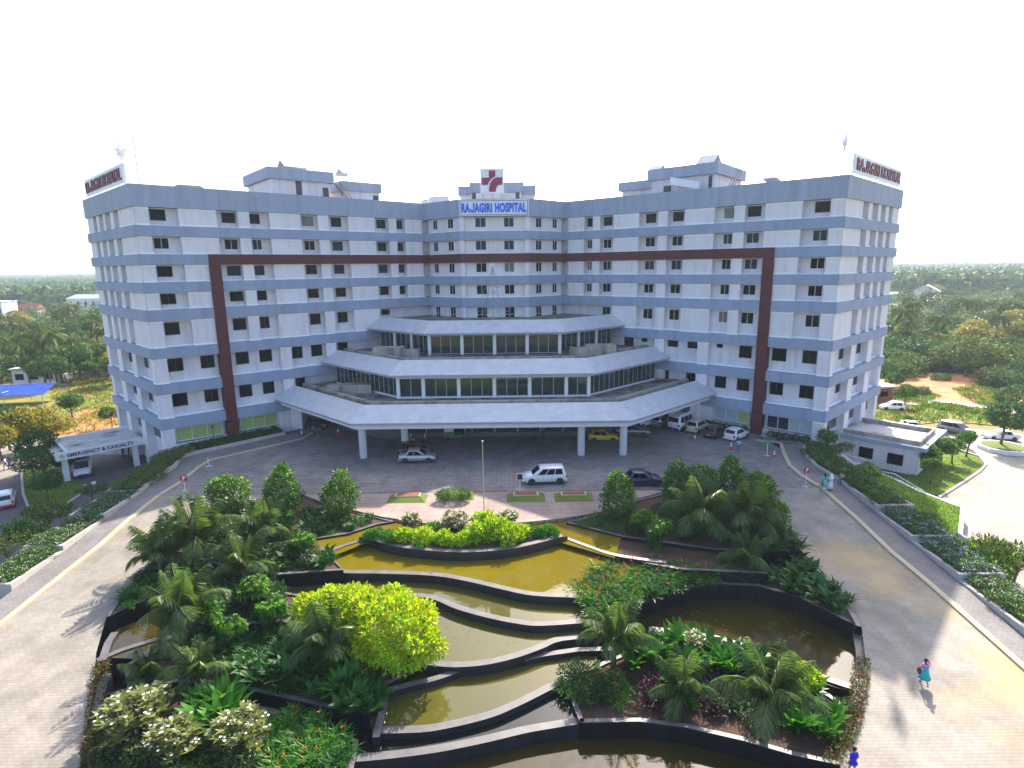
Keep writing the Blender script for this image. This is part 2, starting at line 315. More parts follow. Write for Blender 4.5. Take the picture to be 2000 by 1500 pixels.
def text_mesh(name, s, size, depth, mat, bold=0.0, sx=1.0, shear=0.0, align='CENTER'):
    isJ = s.find('J') if 'J' in s and 'U' not in s else -1
    cu = bpy.data.curves.new(name, 'FONT'); cu.body = s.replace('J', 'U') if isJ >= 0 else s; cu.size = size; cu.extrude = depth; cu.offset = bold; cu.align_x = align; cu.align_y = 'BOTTOM_BASELINE'; cu.resolution_u = 3; cu.space_character = 1.0 + bold/size*2.5
    o = bpy.data.objects.new(name, cu); COL.objects.link(o)
    dg = bpy.context.evaluated_depsgraph_get(); me = bpy.data.meshes.new_from_object(o.evaluated_get(dg))
    bpy.data.objects.remove(o); bpy.data.curves.remove(cu)
    b = bmesh.new(); b.from_mesh(me); bmesh.ops.remove_doubles(b, verts=b.verts, dist=1e-5); b.to_mesh(me); b.free()
    co = np.empty(len(me.vertices)*3); me.vertices.foreach_get('co', co); co = co.reshape(-1, 3)
    x, y, z = co[:, 0]*sx, co[:, 1].copy(), co[:, 2].copy()
    if isJ >= 0:                            # a J that stands on the base line: a U without its left stem
        g = sorted(islands(me), key=lambda g: x[g].mean())[isJ]; g = np.array(g); mid = (x[g].min()+x[g].max())/2; top = y[g].max()
        c = g[(x[g] < mid) & (y[g] > .45*top)]; y[c] = .36*top
    co = np.stack([x, -z, y], 1)            # stands upright, faces -Y
    me.vertices.foreach_set('co', co.ravel()); me.materials.clear(); me.materials.append(MAT[mat]); me.update(); me.name = name
    return me

def letters(me, parent, loc, rz=0.0):      # every letter of a word becomes a part of its sign
    b = bmesh.new(); b.from_mesh(me); seen = set(); b.verts.ensure_lookup_table(); mats = list(me.materials)
    for v in b.verts:
        if v.index in seen: continue
        st, isl = [v], []; seen.add(v.index)
        while st:
            q = st.pop(); isl.append(q)
            for e in q.link_edges:
                w = e.other_vert(q)
                if w.index not in seen: seen.add(w.index); st.append(w)
        ids = {q.index: i for i, q in enumerate(isl)}; fs = {f for q in isl for f in q.link_faces}; m = bpy.data.meshes.new('letter'); m.from_pydata([q.co[:] for q in isl], [], [[ids[w.index] for w in f.verts] for f in fs]); [m.materials.append(x) for x in mats]; obj('letter', m, parent, loc, rz)
    b.free()
# ------------------------------------------------------------------ the setting: terrain, plaza, ramps, walks
def sheet(name, pts, mat, dz=0.0):
    mb = MB(); mb.poly([(p[0], p[1], p[2]+dz) for p in pts]); o = mb.build(name, mat); struct(o); return o
mb = MB(); mb.box(-9000, 9000, -400, 14000, -9, LOW-0.1); o = mb.build('terrain', 'terrain'); struct(o)

KR = [on(*p) for p in ((1521, 867), (1525.5, 883.5), (1537, 909), (1560, 929.5), (1603, 956), (1669, 1015), (1736, 1080), (1808, 1140), (2000, 1312))]
KL = [on(*p) for p in ((413, 900), (393, 912), (357, 942), (312, 970), (253, 1018), (200, 1066), (0, 1226))]
KR = [Vector((34.5, 68.6, 0)), at(1478, 859, 0)] + KR; KL = [Vector((-24, 80, 0)), at(592, 858, 0), at(494, 881, 0)] + KL
def ext(P): 
    a, b = P[-2], P[-1]; t = (10 - b.y)/(a.y-b.y)*1.0; x = b.x + (a.x-b.x)*t; return P + [Vector((x, 10, ramp(10)))]
KR, KL = ext(KR), ext(KL)
def split(P):                   # the points on the level plaza, and those on the sloping drive
    hi = [p for p in P if p.y >= RY]; lw = [p for p in P if p.y < RY]; a, b = hi[-1], lw[0]
    t = (RY-a.y)/(b.y-a.y); m = Vector((a.x+(b.x-a.x)*t, RY, 0)); return hi+[m], [m]+lw
KRh, KRl = split(KR); KLh, KLl = split(KL)
sheet('plaza_paving', KLh + KRh[::-1] + [Vector((30, 98, 0)), Vector((-30, 98, 0))], 'plaza')
GL = [on(*p) for p in ((600, 958), (420, 985), (350, 1040), (300, 1090), (250, 1150), (207, 1205), (187, 1275), (180, 1360), (160, 1460))]
GR = [on(*p) for p in ((1310, 957), (1420, 952), (1500, 1005), (1562, 1073), (1640, 1150), (1682, 1225), (1690, 1290), (1680, 1390), (1640, 1492))]
FRONT = [(16.4, 20.6), (12.5, 17.6), (6.5, 15.6), (0, 15), (-6.5, 15.6), (-12.5, 18), (-17.6, 21.6)]
GF = [Vector((x, y, ramp(y))) for x, y in FRONT]
g0l = Vector((GL[0].x, RY, 0)); g0r = Vector((GR[0].x, RY, 0))
sheet('driveway', [g0r] + GR[1:] + GF + GL[1:][::-1] + [g0l] + KLl + KRl[::-1], 'drive')
DECK = [at(*p, 0) for p in ((600, 958), (596, 968), (640, 985), (740, 1008), (830, 1022), (920, 1025), (1000, 1022), (1090, 1013), (1180, 999), (1240, 975), (1310, 957))]
DECK[0].y = DECK[-1].y = RY
mb = MB(); mb.prism([(p.x, p.y, 0.0) for p in DECK][::-1], -3, 0, 0); struct(mb.build('stone_deck', 'deck'))
mb = MB(); mb.box(g0l.x, g0r.x, RY-0.02, RY+0.16, -0.05, 0.006); struct(mb.build('drain_channel', 'frame_dark'))

# raised walks behind yellow kerbs
WR = [at(1566, 876, 0), at(1570, 892, 0), at(1591, 914.5, 0)] + [on(*p) for p in ((1629, 937), (1657, 960), (1710, 1003), (1778, 1061), (1870, 1137), (2000, 1246))]
WL = [at(557, 851, 0), at(384, 889, 0), at(357, 897, 0), at(343, 916, 0), at(317, 931, 0)] + [on(*p) for p in ((273.5, 966), (204, 1018), (124, 1080), (22.8, 1157))]
def ext2(P): a, b = P[-2], P[-1]; t = (10-b.y)/(a.y-b.y); return P + [Vector((b.x+(a.x-b.x)*t, 10, ramp(10)))]
WR, WL = ext2(WR), ext2(WL)
STEP = 0.13
def ribbon(mb, P, w, z0, z1, side=1, mi=0):      # a kerb or wall that follows P, w wide towards +-side
    Q = []
    for i, p in enumerate(P):
        t = (P[min(i+1, len(P)-1)] - P[max(i-1, 0)]).xy.normalized(); Q.append(Vector((-t.y, t.x))*w*side)
    for i in range(len(P)-1):
        a, b = P[i], P[i+1]; qa, qb = Q[i], Q[i+1]
        za0 = z0(a) if callable(z0) else a.z+z0; zb0 = z0(b) if callable(z0) else b.z+z0
        za1 = z1(a) if callable(z1) else a.z+z1; zb1 = z1(b) if callable(z1) else b.z+z1
        mb.hexa([(a.x, a.y, za0), (b.x, b.y, zb0), (b.x+qb.x, b.y+qb.y, zb0), (a.x+qa.x, a.y+qa.y, za0),
                 (a.x, a.y, za1), (b.x, b.y, zb1), (b.x+qb.x, b.y+qb.y, zb1), (a.x+qa.x, a.y+qa.y, za1)], mi)
def dense(P, step=1.2):
    out = []
    for a, b in zip(P[:-1], P[1:]):
        n = max(1, int((b-a).length/step)); out += [a.lerp(b, i/n) for i in range(n)]
    out.append(P[-1]); 
    for p in out: p.z = ramp(p.y)
    return [p.copy() for p in out]
for nm, K_, W_, sd in (('walkway', KR, WR, 1), ('walkway', KL, WL, -1)):
    kd, wdn = dense(K_), dense(W_)
    ys = sorted({round(p.y, 3) for p in kd + wdn} | {RY}, reverse=True)
    hiK = [p for p in kd]; hiW = [p for p in wdn]
    def cut(P): 
        h = [p for p in P if p.y > RY]; l = [p for p in P if p.y <= RY]; m = h[-1].lerp(l[0], (h[-1].y-RY)/(h[-1].y-l[0].y)); m.z = 0
        return h + [m], [m] + l
    kh, kl = cut(hiK); wh, wl = cut(hiW)
    mb = MB()
    extra = [Vector((38.2, 67.5, 0))] if sd == 1 else []
    mb.poly([(p.x, p.y, p.z+STEP-0.01) for p in kh + wh[::-1] + extra]); mb.poly([(p.x, p.y, p.z+STEP-0.01) for p in kl + wl[::-1]])
    struct(mb.build(nm, 'walk'))
    mb = MB(); ribbon(mb, kd, 0.42, -0.2, STEP, sd); struct(mb.build('kerb', 'kerb'))

# ------------------------------------------------------------------ the hospital
ZP = dict(P0=31.6, P1=29.15, A0=27.08, A1=25.87, B0=23.83, B1=22.63, C0=20.59, C1=19.37, D0=17.37, D1=16.05, E0=12.81, E1=11.57, F0=8.46, F1=7.17, G0=4.15, G1=2.81)
E_, K_, F_, C_ = (40.41, 67.985), (10.87, 92.62), (56.835, 83.535), (5.04, 87.585)
PLAN = [(-F_[0], F_[1]), (-E_[0], E_[1]), (-K_[0], K_[1]), (-C_[0], C_[1]), C_, K_, E_, F_]
WING = {s: Frame((s*E_[0], E_[1]), (s*K_[0], K_[1])) for s in (-1, 1)}
END = {s: Frame((s*E_[0], E_[1]), (s*F_[0], F_[1]), out=(s*0.69, -0.73)) for s in (-1, 1)}
KC = {s: Frame((s*K_[0], K_[1]), (s*C_[0], C_[1])) for s in (-1, 1)}
CC = Frame((-C_[0], C_[1]), C_)
H = thing('hospital_building', 'large white and grey hospital with two angled wings and a maroon frame', 'building', (0, 85, 0))
HO = Matrix.Translation((0, -85, 0))
def part(mb, name, mats, parent=H, smooth=False):
    if isinstance(mb, MB):
        if parent is H: mb.v = [(v[0], v[1]-85, v[2]) for v in mb.v]
        return mb.build(name, mats, parent, smooth)
    return obj(name, mb, parent)
INS = 1.1                       # depth of the window recesses behind the bands
front = offset(PLAN, INS); back = offset(PLAN, 21.0)
mb = MB(); ring = [(p.x, p.y, 30.9) for p in front] + [(p.x, p.y, 30.9) for p in reversed(back)]
mb.prism(ring, LOW-0.3, 1, 0); part(mb, 'wall', ['wall', 'roofdeck'])
def bandring(z0, z1, d0=0.0, d1=INS+0.25, pl=PLAN, mi=0):
    a, b = offset(pl, d0), offset(pl, d1); mb = MB()
    for i in range(len(pl)-1):
        mb.hexa([(a[i].x, a[i].y, z0), (a[i+1].x, a[i+1].y, z0), (b[i+1].x, b[i+1].y, z0), (b[i].x, b[i].y, z0),
                 (a[i].x, a[i].y, z1), (a[i+1].x, a[i+1].y, z1), (b[i+1].x, b[i+1].y, z1), (b[i].x, b[i].y, z1)], mi)
    return mb
part(bandring(ZP['P1'], ZP['P0']), 'parapet', 'parapet')
for k in 'ACDEFG': part(bandring(ZP[k+'1'], ZP[k+'0']), 'floor_band', 'band')
UCOL = 7.35, 8.68
for s in (-1, 1):               # the band of the maroon frame is grey only outside the frame
    e = WING[s].p(UCOL[0], 0, 0); part(bandring(ZP['B1'], ZP['B0'], pl=[(s*F_[0], F_[1]), (s*E_[0], E_[1]), (e.x, e.y)] if s < 0 else [(e.x, e.y), E_, F_]), 'floor_band', 'band')
el, er = WING[-1].p(UCOL[0], 0, 0), WING[1].p(UCOL[0], 0, 0)
fr = [(el.x, el.y), (-K_[0], K_[1]), (-C_[0], C_[1]), C_, K_, (er.x, er.y)]
part(bandring(ZP['B1']-0.02, ZP['B0']+0.02, -0.12, INS+0.2, fr), 'frame_beam', 'maroon')
for s in (-1, 1):
    zz = [0, 2.6, 6.3, 9.6, 13.2, 16.7, 19.9, ZP['B1']-0.03]
    for a, b in zip(zz[:-1], zz[1:]):
        mb = MB(); mb.fbox(WING[s], UCOL[0], UCOL[1], -0.14, INS-0.01, a+0.015, b-0.015); part(mb, 'frame_panel', 'maroon')

# projecting wall panels and white trims, storey by storey
def pshift(u): return 0.2*(0.17 + 0.47*u/38.5)
def wshift(u): return INS*(0.17 + 0.47*u/38.5)
UP_P = [(0.32, 1.65), (4.65, 8.8), (11.25, 12.6), (15.1, 19.1), (21.55, 22.95), (25.9, 29.95), (32.25, 33.5), (35.0, 37.9)]
UP_W = [(1.7, 3.25), (9.3, 10.9), (12.6, 13.85), (19.3, 20.8), (23.3, 24.8), (30.2, 31.6), (33.5, 34.4)]
LO_P = [(0.32, 1.55), (14.95, 16.45), (21.35, 22.8)]
EF_W = {1: [(1.63, 3.2, 1), (5.07, 6.73, 1), (9.25, 10.85, 1), (13.03, 13.83, 0.3), (16.5, 17.9, .6), (19.28, 20.8, .6), (24.0, 24.85, .35), (26.2, 27.7, 1.4)],
        -1: [(1.5, 3.15, 1), (5.07, 6.7, 1), (9.2, 10.8, 1), (12.15, 13.75, 1), (16.4, 17.85, 1), (19.1, 20.7, 1), (23, 24.5, 1.2)]}
FG_W = {1: [(1.63, 3.2, 1), (5.12, 6.73, 1), (9.25, 10.88, 1), (12.3, 13.8, 1), (16.55, 17.9, 1.3), (20.45, 21.05, 1.6)],
        -1: [(1.5, 3.15, 1), (5.07, 6.7, 1), (9.2, 10.8, 1), (12.15, 13.7, 1), (16.6, 17.9, 1.3)]}
STO = [('P1', 'A0'), ('A1', 'B0'), ('B1', 'C0'), ('C1', 'D0'), ('D1', 'E0'), ('E1', 'F0'), ('F1', 'G0')]
_win = {}
def window_mesh(w, h, cols, rows, frame, glass):
    key = (round(w, 1), round(h, 1), cols, rows, frame, glass)
    if key not in _win:
        w, h = round(w, 1), round(h, 1); t = 0.055; mb = MB()
        mb.box(-w/2, w/2, -0.09, 0.05, -t, 0.02); mb.box(-w/2, w/2, -0.06, 0.05, -h, -h+t)
        mb.box(-w/2, -w/2+t, -0.06, 0.05, -h+t, -t); mb.box(w/2-t, w/2, -0.06, 0.05, -h+t, -t)
        pw = (w-2*t)/cols; ph = (h-2*t)/rows
        for c in range(1, cols): mb.box(-w/2+t+c*pw-0.025, -w/2+t+c*pw+0.025, -0.05, 0.05, -h+t, -t)
        for r in range(1, rows): mb.box(-w/2+t, w/2-t, -0.045, 0.045, -t-r*ph-0.025, -t-r*ph+0.025)
        p = MB(); p.box(-pw/2, pw/2, -0.012, 0.012, -ph/2, ph/2)
        _win[key] = (mb.mesh('window', frame), p.mesh('pane', glass), [(-w/2+t+(c+.5)*pw, -0.005 - 0.02*(c % 2), -t-(r+.5)*ph) for c in range(cols) for r in range(rows)])
    return _win[key]
def window(F, u0, u1, d, ztop, h, cols=2, rows=1, frame='frame_white', glass='glass', parent=H, name='window'):
    fm, pm, pos = window_mesh(u1-u0, h, cols, rows, frame, glass)
    q = F.p((u0+u1)/2, d, ztop); w = obj(name, fm, parent, (q.x, q.y-(85 if parent is H else 0), q.z), F.rz)
    for p_ in pos: obj('pane', pm, w, p_)
    return w
rnd = random.Random(3)
for s in (-1, 1):
    F = WING[s]
    for k, (a, b) in enumerate(STO):
        zt, zb = ZP[a], ZP[b]; trim = MB()
        for u0, u1 in (UP_P if k < 5 else LO_P):
            if k == 4 and u0 > 31: continue
            if k >= 5 and u0 > 20 and s < 0 and k == 6: continue
            sh = pshift(u0) if u0 > 1 else 0
            mb = MB(); mb.fbox(F, u0+sh, u1+sh, 0.2, INS-0.002, zb-0.02, zt-0.0); part(mb, 'wall_panel', 'panel')
            for z0, z1 in ((zt-0.24, zt-0.03), (zb+0.0, zb+0.2)): trim.fbox(F, u0+sh-0.03, u1+sh+0.03, 0.14, INS-0.2, z0, z1)
        trim.fbox(F, 0.5, 37.8, 0.62, INS-0.004, zb+0.001, zb+(0.15 if k < 4 else 0.24)); trim.fbox(F, 0.5, 37.8, 0.9, INS-0.004, zt-0.16, zt-0.04)
        part(trim, 'trim', 'trim')
        if k < 5:
            for i, (u0, u1) in enumerate(UP_W):
                if k == 4 and i == 6: continue
                sh = wshift(u0); two = (s > 0 and k > 0) or (s < 0 and k == 1 and i < 4)
                fr_ = 'frame_white' if two else 'frame_dark'; gl = 'glass_pale' if (k in (1, 2) and rnd.random() < 0.55) else ('glass_curtain' if rnd.random() < .06 else 'glass')
                h_ = 1.4 if k < 4 else 1.5
                if k == 4 and i == 5 and s < 0: h_ = 0.75
                window(F, u0+sh, u1+sh, INS-0.02, zt-0.02-(0.3 if k == 4 else 0.0), h_, 2 if two or rnd.random() < .5 else 1, 1, fr_, gl)
        else:
            for u0, u1, hf in (EF_W[s] if k == 5 else FG_W[s]):
                sh = wshift(u0); window(F, u0+sh, u1+sh, INS-0.02, zt-0.24, 1.55*hf, 2 if hf >= 1 and rnd.random() < .4 else 1, 1, 'frame_dark', 'glass')
    # ground storey: corner pier, the big display windows with their blinds, and the plain pier by the porch
    for u0, u1 in ((0.32, 1.4), (13.95, 16.4)):
        mb = MB(); mb.fbox(F, u0, u1, 0.2, INS-0.002, -0.3, ZP['G1']); part(mb, 'wall_panel', 'panel')
    mb = MB(); mb.fbox(F, 0.2, 13.9, 0.5, INS-0.003, -0.4, 0.75); part(mb, 'plinth', 'panel')
    mb = MB(); mb.fbox(F, 0.3, 1.43, 0.14, INS-0.2, ZP['G1']-0.28, ZP['G1']-0.04); part(mb, 'trim', 'trim')
    def display(u0, u1, mats_):
        n = len(mats_); t = 0.07; mb = MB(); z0, z1 = 0.98, 2.68
        mb.fbox(F, u0, u1, 0.42, 0.62, z1-t, z1); mb.fbox(F, u0, u1, 0.42, 0.62, z0, z0+t); mb.fbox(F, u0, u0+t, 0.42, 0.62, z0+t, z1-t); mb.fbox(F, u1-t, u1, 0.42, 0.62, z0+t, z1-t)
        pw = (u1-u0-2*t)/n
        for c in range(1, n): mb.fbox(F, u0+t+c*pw-0.03, u0+t+c*pw+0.03, 0.44, 0.62, z0+t, z1-t)
        w = part(mb, 'display_window', 'frame_white')
        for c, mt in enumerate(mats_):
            mb = MB()
            a0, a1 = u0+t+c*pw+0.035, u0+t+(c+1)*pw-0.035
            if mt.startswith('blind'):
                nl = 13
                for r in range(nl):
                    zz_ = z0+t+(z1-z0-2*t)*r/nl; dh = (z1-z0-2*t)/nl
                    mb.fbox(F, a0, a1, 0.55, 0.58, zz_+dh*0.12, zz_+dh)
            else: mb.fbox(F, a0, a1, 0.55, 0.57, z0+t, z1-t)
            mb.v = [(v[0], v[1]-85, v[2]) for v in mb.v]; mb.build('blind' if mt.startswith('blind') else 'pane', mt, w)
    if s < 0: display(1.5, 6.9, ['blind_green']*3); display(9.05, 13.85, ['blind_green']*3)
    else: display(1.5, 6.9, ['blind_grey', 'blind_grey', 'glass_pale', 'glass_pale']); display(9.05, 13.85, ['blind_green', 'blind_grey', 'blind_grey'])
    # end wall: piers with deep slots above, three bays with windows below
    F = END[s]; SL = [(6.55, 8.8), (10.35, 12.8), (13.95, 16.05), (17.4, 19.2)]
    for k, (a, b) in enumerate(STO + [('G1', None)]):
        zt, zb = ZP[a], ZP[b] if b else LOW; trim = MB()
        if k < 5: edges = [0.3] + [e for ab in SL for e in ab] + [22.3]; piers = list(zip(edges[0::2], edges[1::2]))
        else: piers = [(0.3, 1.4), (7.7, 9.5), (14.7, 16.7), (21.0, 22.3)]
        for u0, u1 in piers:
            mb = MB(); mb.fbox(F, u0, u1, 0.2, INS+(-0.002), zb-0.02, zt); part(mb, 'wall_panel', 'panel')
            if b: trim.fbox(F, u0, u1, 0.14, INS-0.2, zb+0.001, zb+0.16)
        if b: trim.fbox(F, 0.5, 22.2, 0.62, INS-0.004, zb+0.002, zb+0.22)
        if k < 5:
            for u0, u1 in SL: window(F, u0+0.55, u0+1.25, INS-0.02, zt-0.15, 1.7, 1, 1, 'frame_grey', 'glass')
        else:
            for u0, u1 in ((5.9, 7.6), (12.9, 14.6)) if k < 7 else ((3.4, 7.5), (10.8, 14.5), (18.0, 20.8)):
                window(F, u0, u1, INS-0.02, zt-0.25, 1.6 if k < 7 else 1.9, 1 if k < 7 else 2, 1, 'frame_grey', 'glass' if k < 7 else 'shopglass')
        if b: part(trim, 'trim', 'trim')
    # splayed bay between wing and centre
    F = KC[s]
    for k, (a, b) in enumerate(STO[:6]):
        zt, zb = ZP[a], ZP[b]; mb = MB(); mb.fbox(F, 0.3, F.L-0.1, 0.5, 0.8, zb+0.001, zb+0.17); part(mb, 'trim', 'trim')
        mb = MB(); mb.fbox(F, F.L-0.62, F.L-0.06, 0.25, INS, zb, zt); part(mb, 'wall_panel', 'panel')
        for u0, u1 in ((1.25, 2.25), (4.55, 5.75)):
            window(F, u0, u1, 0.62, zt-0.12, 1.35 if k < 4 else 2.2, 2, 1 if k < 4 else 2, 'frame_white', 'glass')
        mb = MB(); mb.fbox(F, 0.2, F.L-0.1, 0.66, INS, zb, zt); part(mb, 'wall_panel', 'panel')
for k, (a, b) in enumerate(STO[:6]):
    zt, zb = ZP[a], ZP[b]; mb = MB(); mb.fbox(CC, 0.3, 9.8, 0.5, 0.8, zb+0.001, zb+0.17); part(mb, 'trim', 'trim')
    mb = MB(); mb.fbox(CC, 0.1, 10.0, 0.66, INS, zb, zt); part(mb, 'wall_panel', 'panel')
    for u0, u1 in ((0.05, 0.6), (9.5, 10.03)): mb = MB(); mb.fbox(CC, u0, u1, 0.25, 0.655, zb, zt); part(mb, 'wall_panel', 'panel')
    for u0, u1 in ((2.2, 3.8), (6.4, 7.95)): window(CC, u0, u1, 0.62, zt-0.1, 1.35 if k < 4 else 2.2, 2, 1 if k < 4 else 2, 'frame_white', 'glass_pale' if k < 2 else ('glass_curtain' if k == 2 and u0 > 5 else 'glass'))

# porch: three stacked canopies with hipped, sloping slabs and glazed halls behind them
def mirror(P): return [(-x, y) for x, y in P] + [(x, y) for x, y in reversed(P)]
CAN = [dict(e=[(30.03, 76.63), (16.05, 63.35)], ze=4.68, r=[(28.0, 78.72), (15.12, 66.35)], zr=6.15),
       dict(e=[(24.72, 81.08), (12.7, 69.72)], ze=8.99, r=[(22.9, 82.98), (11.84, 72.8)], zr=10.42),
       dict(e=[(19.07, 85.79), (9.58, 77.6)], ze=13.23, r=[(17.52, 87.46), (8.72, 79.71)], zr=14.76)]
for ci, c in enumerate(CAN):
    e, r = mirror(c['e']), mirror(c['r']); mb = MB(); t = 0.26
    for i in range(3):
        a, b, q, p = e[i], e[i+1], r[i+1], r[i]
        mb.quad((a[0], a[1], c['ze']), (b[0], b[1], c['ze']), (q[0], q[1], c['zr']), (p[0], p[1], c['zr']), 0)
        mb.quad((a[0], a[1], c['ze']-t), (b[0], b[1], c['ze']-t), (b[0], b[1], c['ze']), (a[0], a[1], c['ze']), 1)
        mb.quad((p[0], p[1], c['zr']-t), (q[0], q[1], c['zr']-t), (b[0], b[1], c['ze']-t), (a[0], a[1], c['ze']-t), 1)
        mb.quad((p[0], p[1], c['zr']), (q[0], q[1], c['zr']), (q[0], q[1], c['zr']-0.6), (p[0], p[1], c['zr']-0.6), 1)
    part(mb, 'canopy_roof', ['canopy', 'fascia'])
    dk = [(x*0.985, y+0.25) for x, y in r]; zt = c['zr']-0.35       # flat roof behind the slope
    bk = [(CAN[ci]['r'][0][0]-3, 92.0)]
    mb = MB(); mb.poly([(x, y, zt) for x, y in dk] + [(bk[0][0]-6, 97, zt), (-bk[0][0]+6, 97, zt)]); mb.poly([(x, y, zt-0.45) for x, y in reversed(dk)] + [(-bk[0][0]+6, 97, zt-0.45), (bk[0][0]-6, 97, zt-0.45)]); part(mb, 'flat_roof', 'roofdeck')
    mb = MB(); g = [(x*0.97, y+1.0) for x, y in r]
    for i in range(3):
        a, b = g[i], g[i+1]; n = Vector((b[0]-a[0], b[1]-a[1])).normalized(); o_ = (-n.y*0.5, n.x*0.5)
        mb.hexa([(a[0], a[1], zt), (b[0], b[1], zt), (b[0]+o_[0], b[1]+o_[1], zt), (a[0]+o_[0], a[1]+o_[1], zt), (a[0], a[1], zt+.42), (b[0], b[1], zt+.42), (b[0]+o_[0], b[1]+o_[1], zt+.42), (a[0]+o_[0], a[1]+o_[1], zt+.42)])
    if ci < 2: part(mb, 'roof_gutter', 'concrete')
for s in (-1, 1):               # concrete duct boxes standing on the middle flat roof
    mb = MB(); mb.box(min(s*12.4, s*16.4), max(s*12.4, s*16.4), 77.2, 79.2, 10.0, 11.4); mb.box(min(s*10.2, s*12.38), max(s*10.2, s*12.38), 76.6, 78.4, 10.0, 11.1); part(mb, 'duct_box', 'concrete')
mb = MB(); mb.box(-20.0, -16.2, 74.4, 76.4, 5.75, 6.9); mb.box(-22.6, -20.02, 75.5, 77.2, 5.75, 6.6); part(mb, 'duct_box', 'concrete')
mb = MB(); e = mirror([(29.2, 76.9), (15.7, 64.1)])
for i in range(3):
    a, b = Vector(e[i]), Vector(e[i+1]); n = (b-a).normalized(); o_ = Vector((-n.y, n.x))*0.7
    mb.hexa([(a.x, a.y, 3.78), (b.x, b.y, 3.78), (b.x+o_.x, b.y+o_.y, 3.78), (a.x+o_.x, a.y+o_.y, 3.78), (a.x, a.y, 4.42), (b.x, b.y, 4.42), (b.x+o_.x, b.y+o_.y, 4.42), (a.x+o_.x, a.y+o_.y, 4.42)])
part(mb, 'canopy_beam', 'whitewall')
for x, y in ((-15.3, 65.3), (-10.7, 67.2), (10.4, 65.4), (15.35, 65.35), (-10.9, 76), (10.9, 76)):
    mb = MB(); mb.lathe([(0.44, -0.02), (0.44, 4.0)], 20, (x, y, 0)); part(mb, 'column', 'column', smooth=False)
mb = MB()
for s in (-1, 1): mb.box(min(s*27.0, s*28.4), max(s*27.0, s*28.4), 78.0, 84, 0, 5.2)
part(mb, 'wall', 'wall')
# entrance hall behind the porch, and the soffit over it
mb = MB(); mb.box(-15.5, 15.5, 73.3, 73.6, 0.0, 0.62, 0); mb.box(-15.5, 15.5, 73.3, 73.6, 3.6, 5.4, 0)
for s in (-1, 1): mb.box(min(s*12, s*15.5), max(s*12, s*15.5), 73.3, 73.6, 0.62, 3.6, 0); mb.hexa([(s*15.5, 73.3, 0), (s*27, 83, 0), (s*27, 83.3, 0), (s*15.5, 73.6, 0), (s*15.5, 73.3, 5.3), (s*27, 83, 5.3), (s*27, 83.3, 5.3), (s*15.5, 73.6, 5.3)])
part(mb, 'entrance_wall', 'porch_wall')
ent = MB()
for i in range(9): ent.box(-12+i*3-0.06, -12+i*3+0.06, 73.3, 73.42, 0.62, 3.6)
ent.box(-12, 12, 73.3, 73.42, 2.7, 2.78); ent = part(ent, 'entrance_glazing', 'frame_grey')
for i in range(8):
    mb = MB(); mb.box(-12+i*3+0.07, -9+i*3-0.07, 73.42, 73.45, 0.62, 3.6); mb.v = [(v[0], v[1]-85, v[2]) for v in mb.v]; mb.build('pane', 'shopglass', ent)
def glazed(line, cols, zs, zg0, zg1, zc, npan, colw=0.42, side=False):
    """one straight glazed front: columns at the given fractions, npan panes between each pair"""
    F = Frame(line[0], line[1]); mb = MB()
    mb.fbox(F, 0, F.L, 0.05, 0.45, zs, zg0); mb.fbox(F, 0, F.L, 0.0, 0.45, zg1, zc)
    if zg0 - zs > 0.2: part(mb, 'sill_wall', 'whitewall')
    fm = MB(); panes = []
    for a, b, n in zip(cols[:-1], cols[1:], npan):
        u0, u1 = a*F.L + colw/2, b*F.L - colw/2; pw = (u1-u0)/n
        for j in range(n+1): fm.fbox(F, u0+j*pw-0.035, u0+j*pw+0.035, 0.08, 0.2, zg0, zg1)
        fm.fbox(F, u0, u1, 0.06, 0.22, zg0-0.0, zg0+0.07); fm.fbox(F, u0, u1, 0.06, 0.22, zg1-0.07, zg1)
        for j in range(n): panes.append((u0+j*pw+0.04, u0+(j+1)*pw-0.04))
    g = part(fm, 'glazed_front', 'frame_grey')
    for a, b in panes:
        mb = MB(); mb.fbox(F, a, b, 0.13, 0.15, zg0+0.07, zg1-0.07); mb.v = [(v[0], v[1]-85, v[2]) for v in mb.v]; mb.build('pane', 'shopglass', g)
    for a in cols:
        if side and a in (0.0, 1.0): continue
        mb = MB(); u = a*F.L; mb.fbox(F, u-colw/2, u+colw/2, -0.08, 0.4, zs, zc); part(mb, 'glazing_pier', 'whitewall')
XB = 11.95
glazed(((-XB, 70.95), (XB, 70.95)), [0.0, 0.132, 0.318, 0.505, 0.69, 0.882, 1.0], 5.4, 5.98, 8.35, 8.75, [2, 3, 3, 3, 3, 2])
glazed(((-8.95, 78.8), (8.95, 78.8)), [0.0, 0.25, 0.5, 0.75, 1.0], 10.1, 10.22, 12.75, 13.0, [3, 3, 3, 3])
for s in (-1, 1):
    glazed(((s*XB, 71.1), (s*22.9, 81.4)), [0.0, 1.0], 5.4, 5.98, 8.35, 8.75, [14], 0.2, True)
    glazed(((s*8.95, 78.95), (s*17.4, 86.2)), [0.0, 0.34, 0.68, 1.0], 10.1, 10.22, 12.75, 13.0, [3, 3, 3], 0.42, True)
mb = MB(); mb.box(-12.3, 12.3, 82.5, 83.0, 0, 12.9); part(mb, 'inner_wall', 'frame_dark')

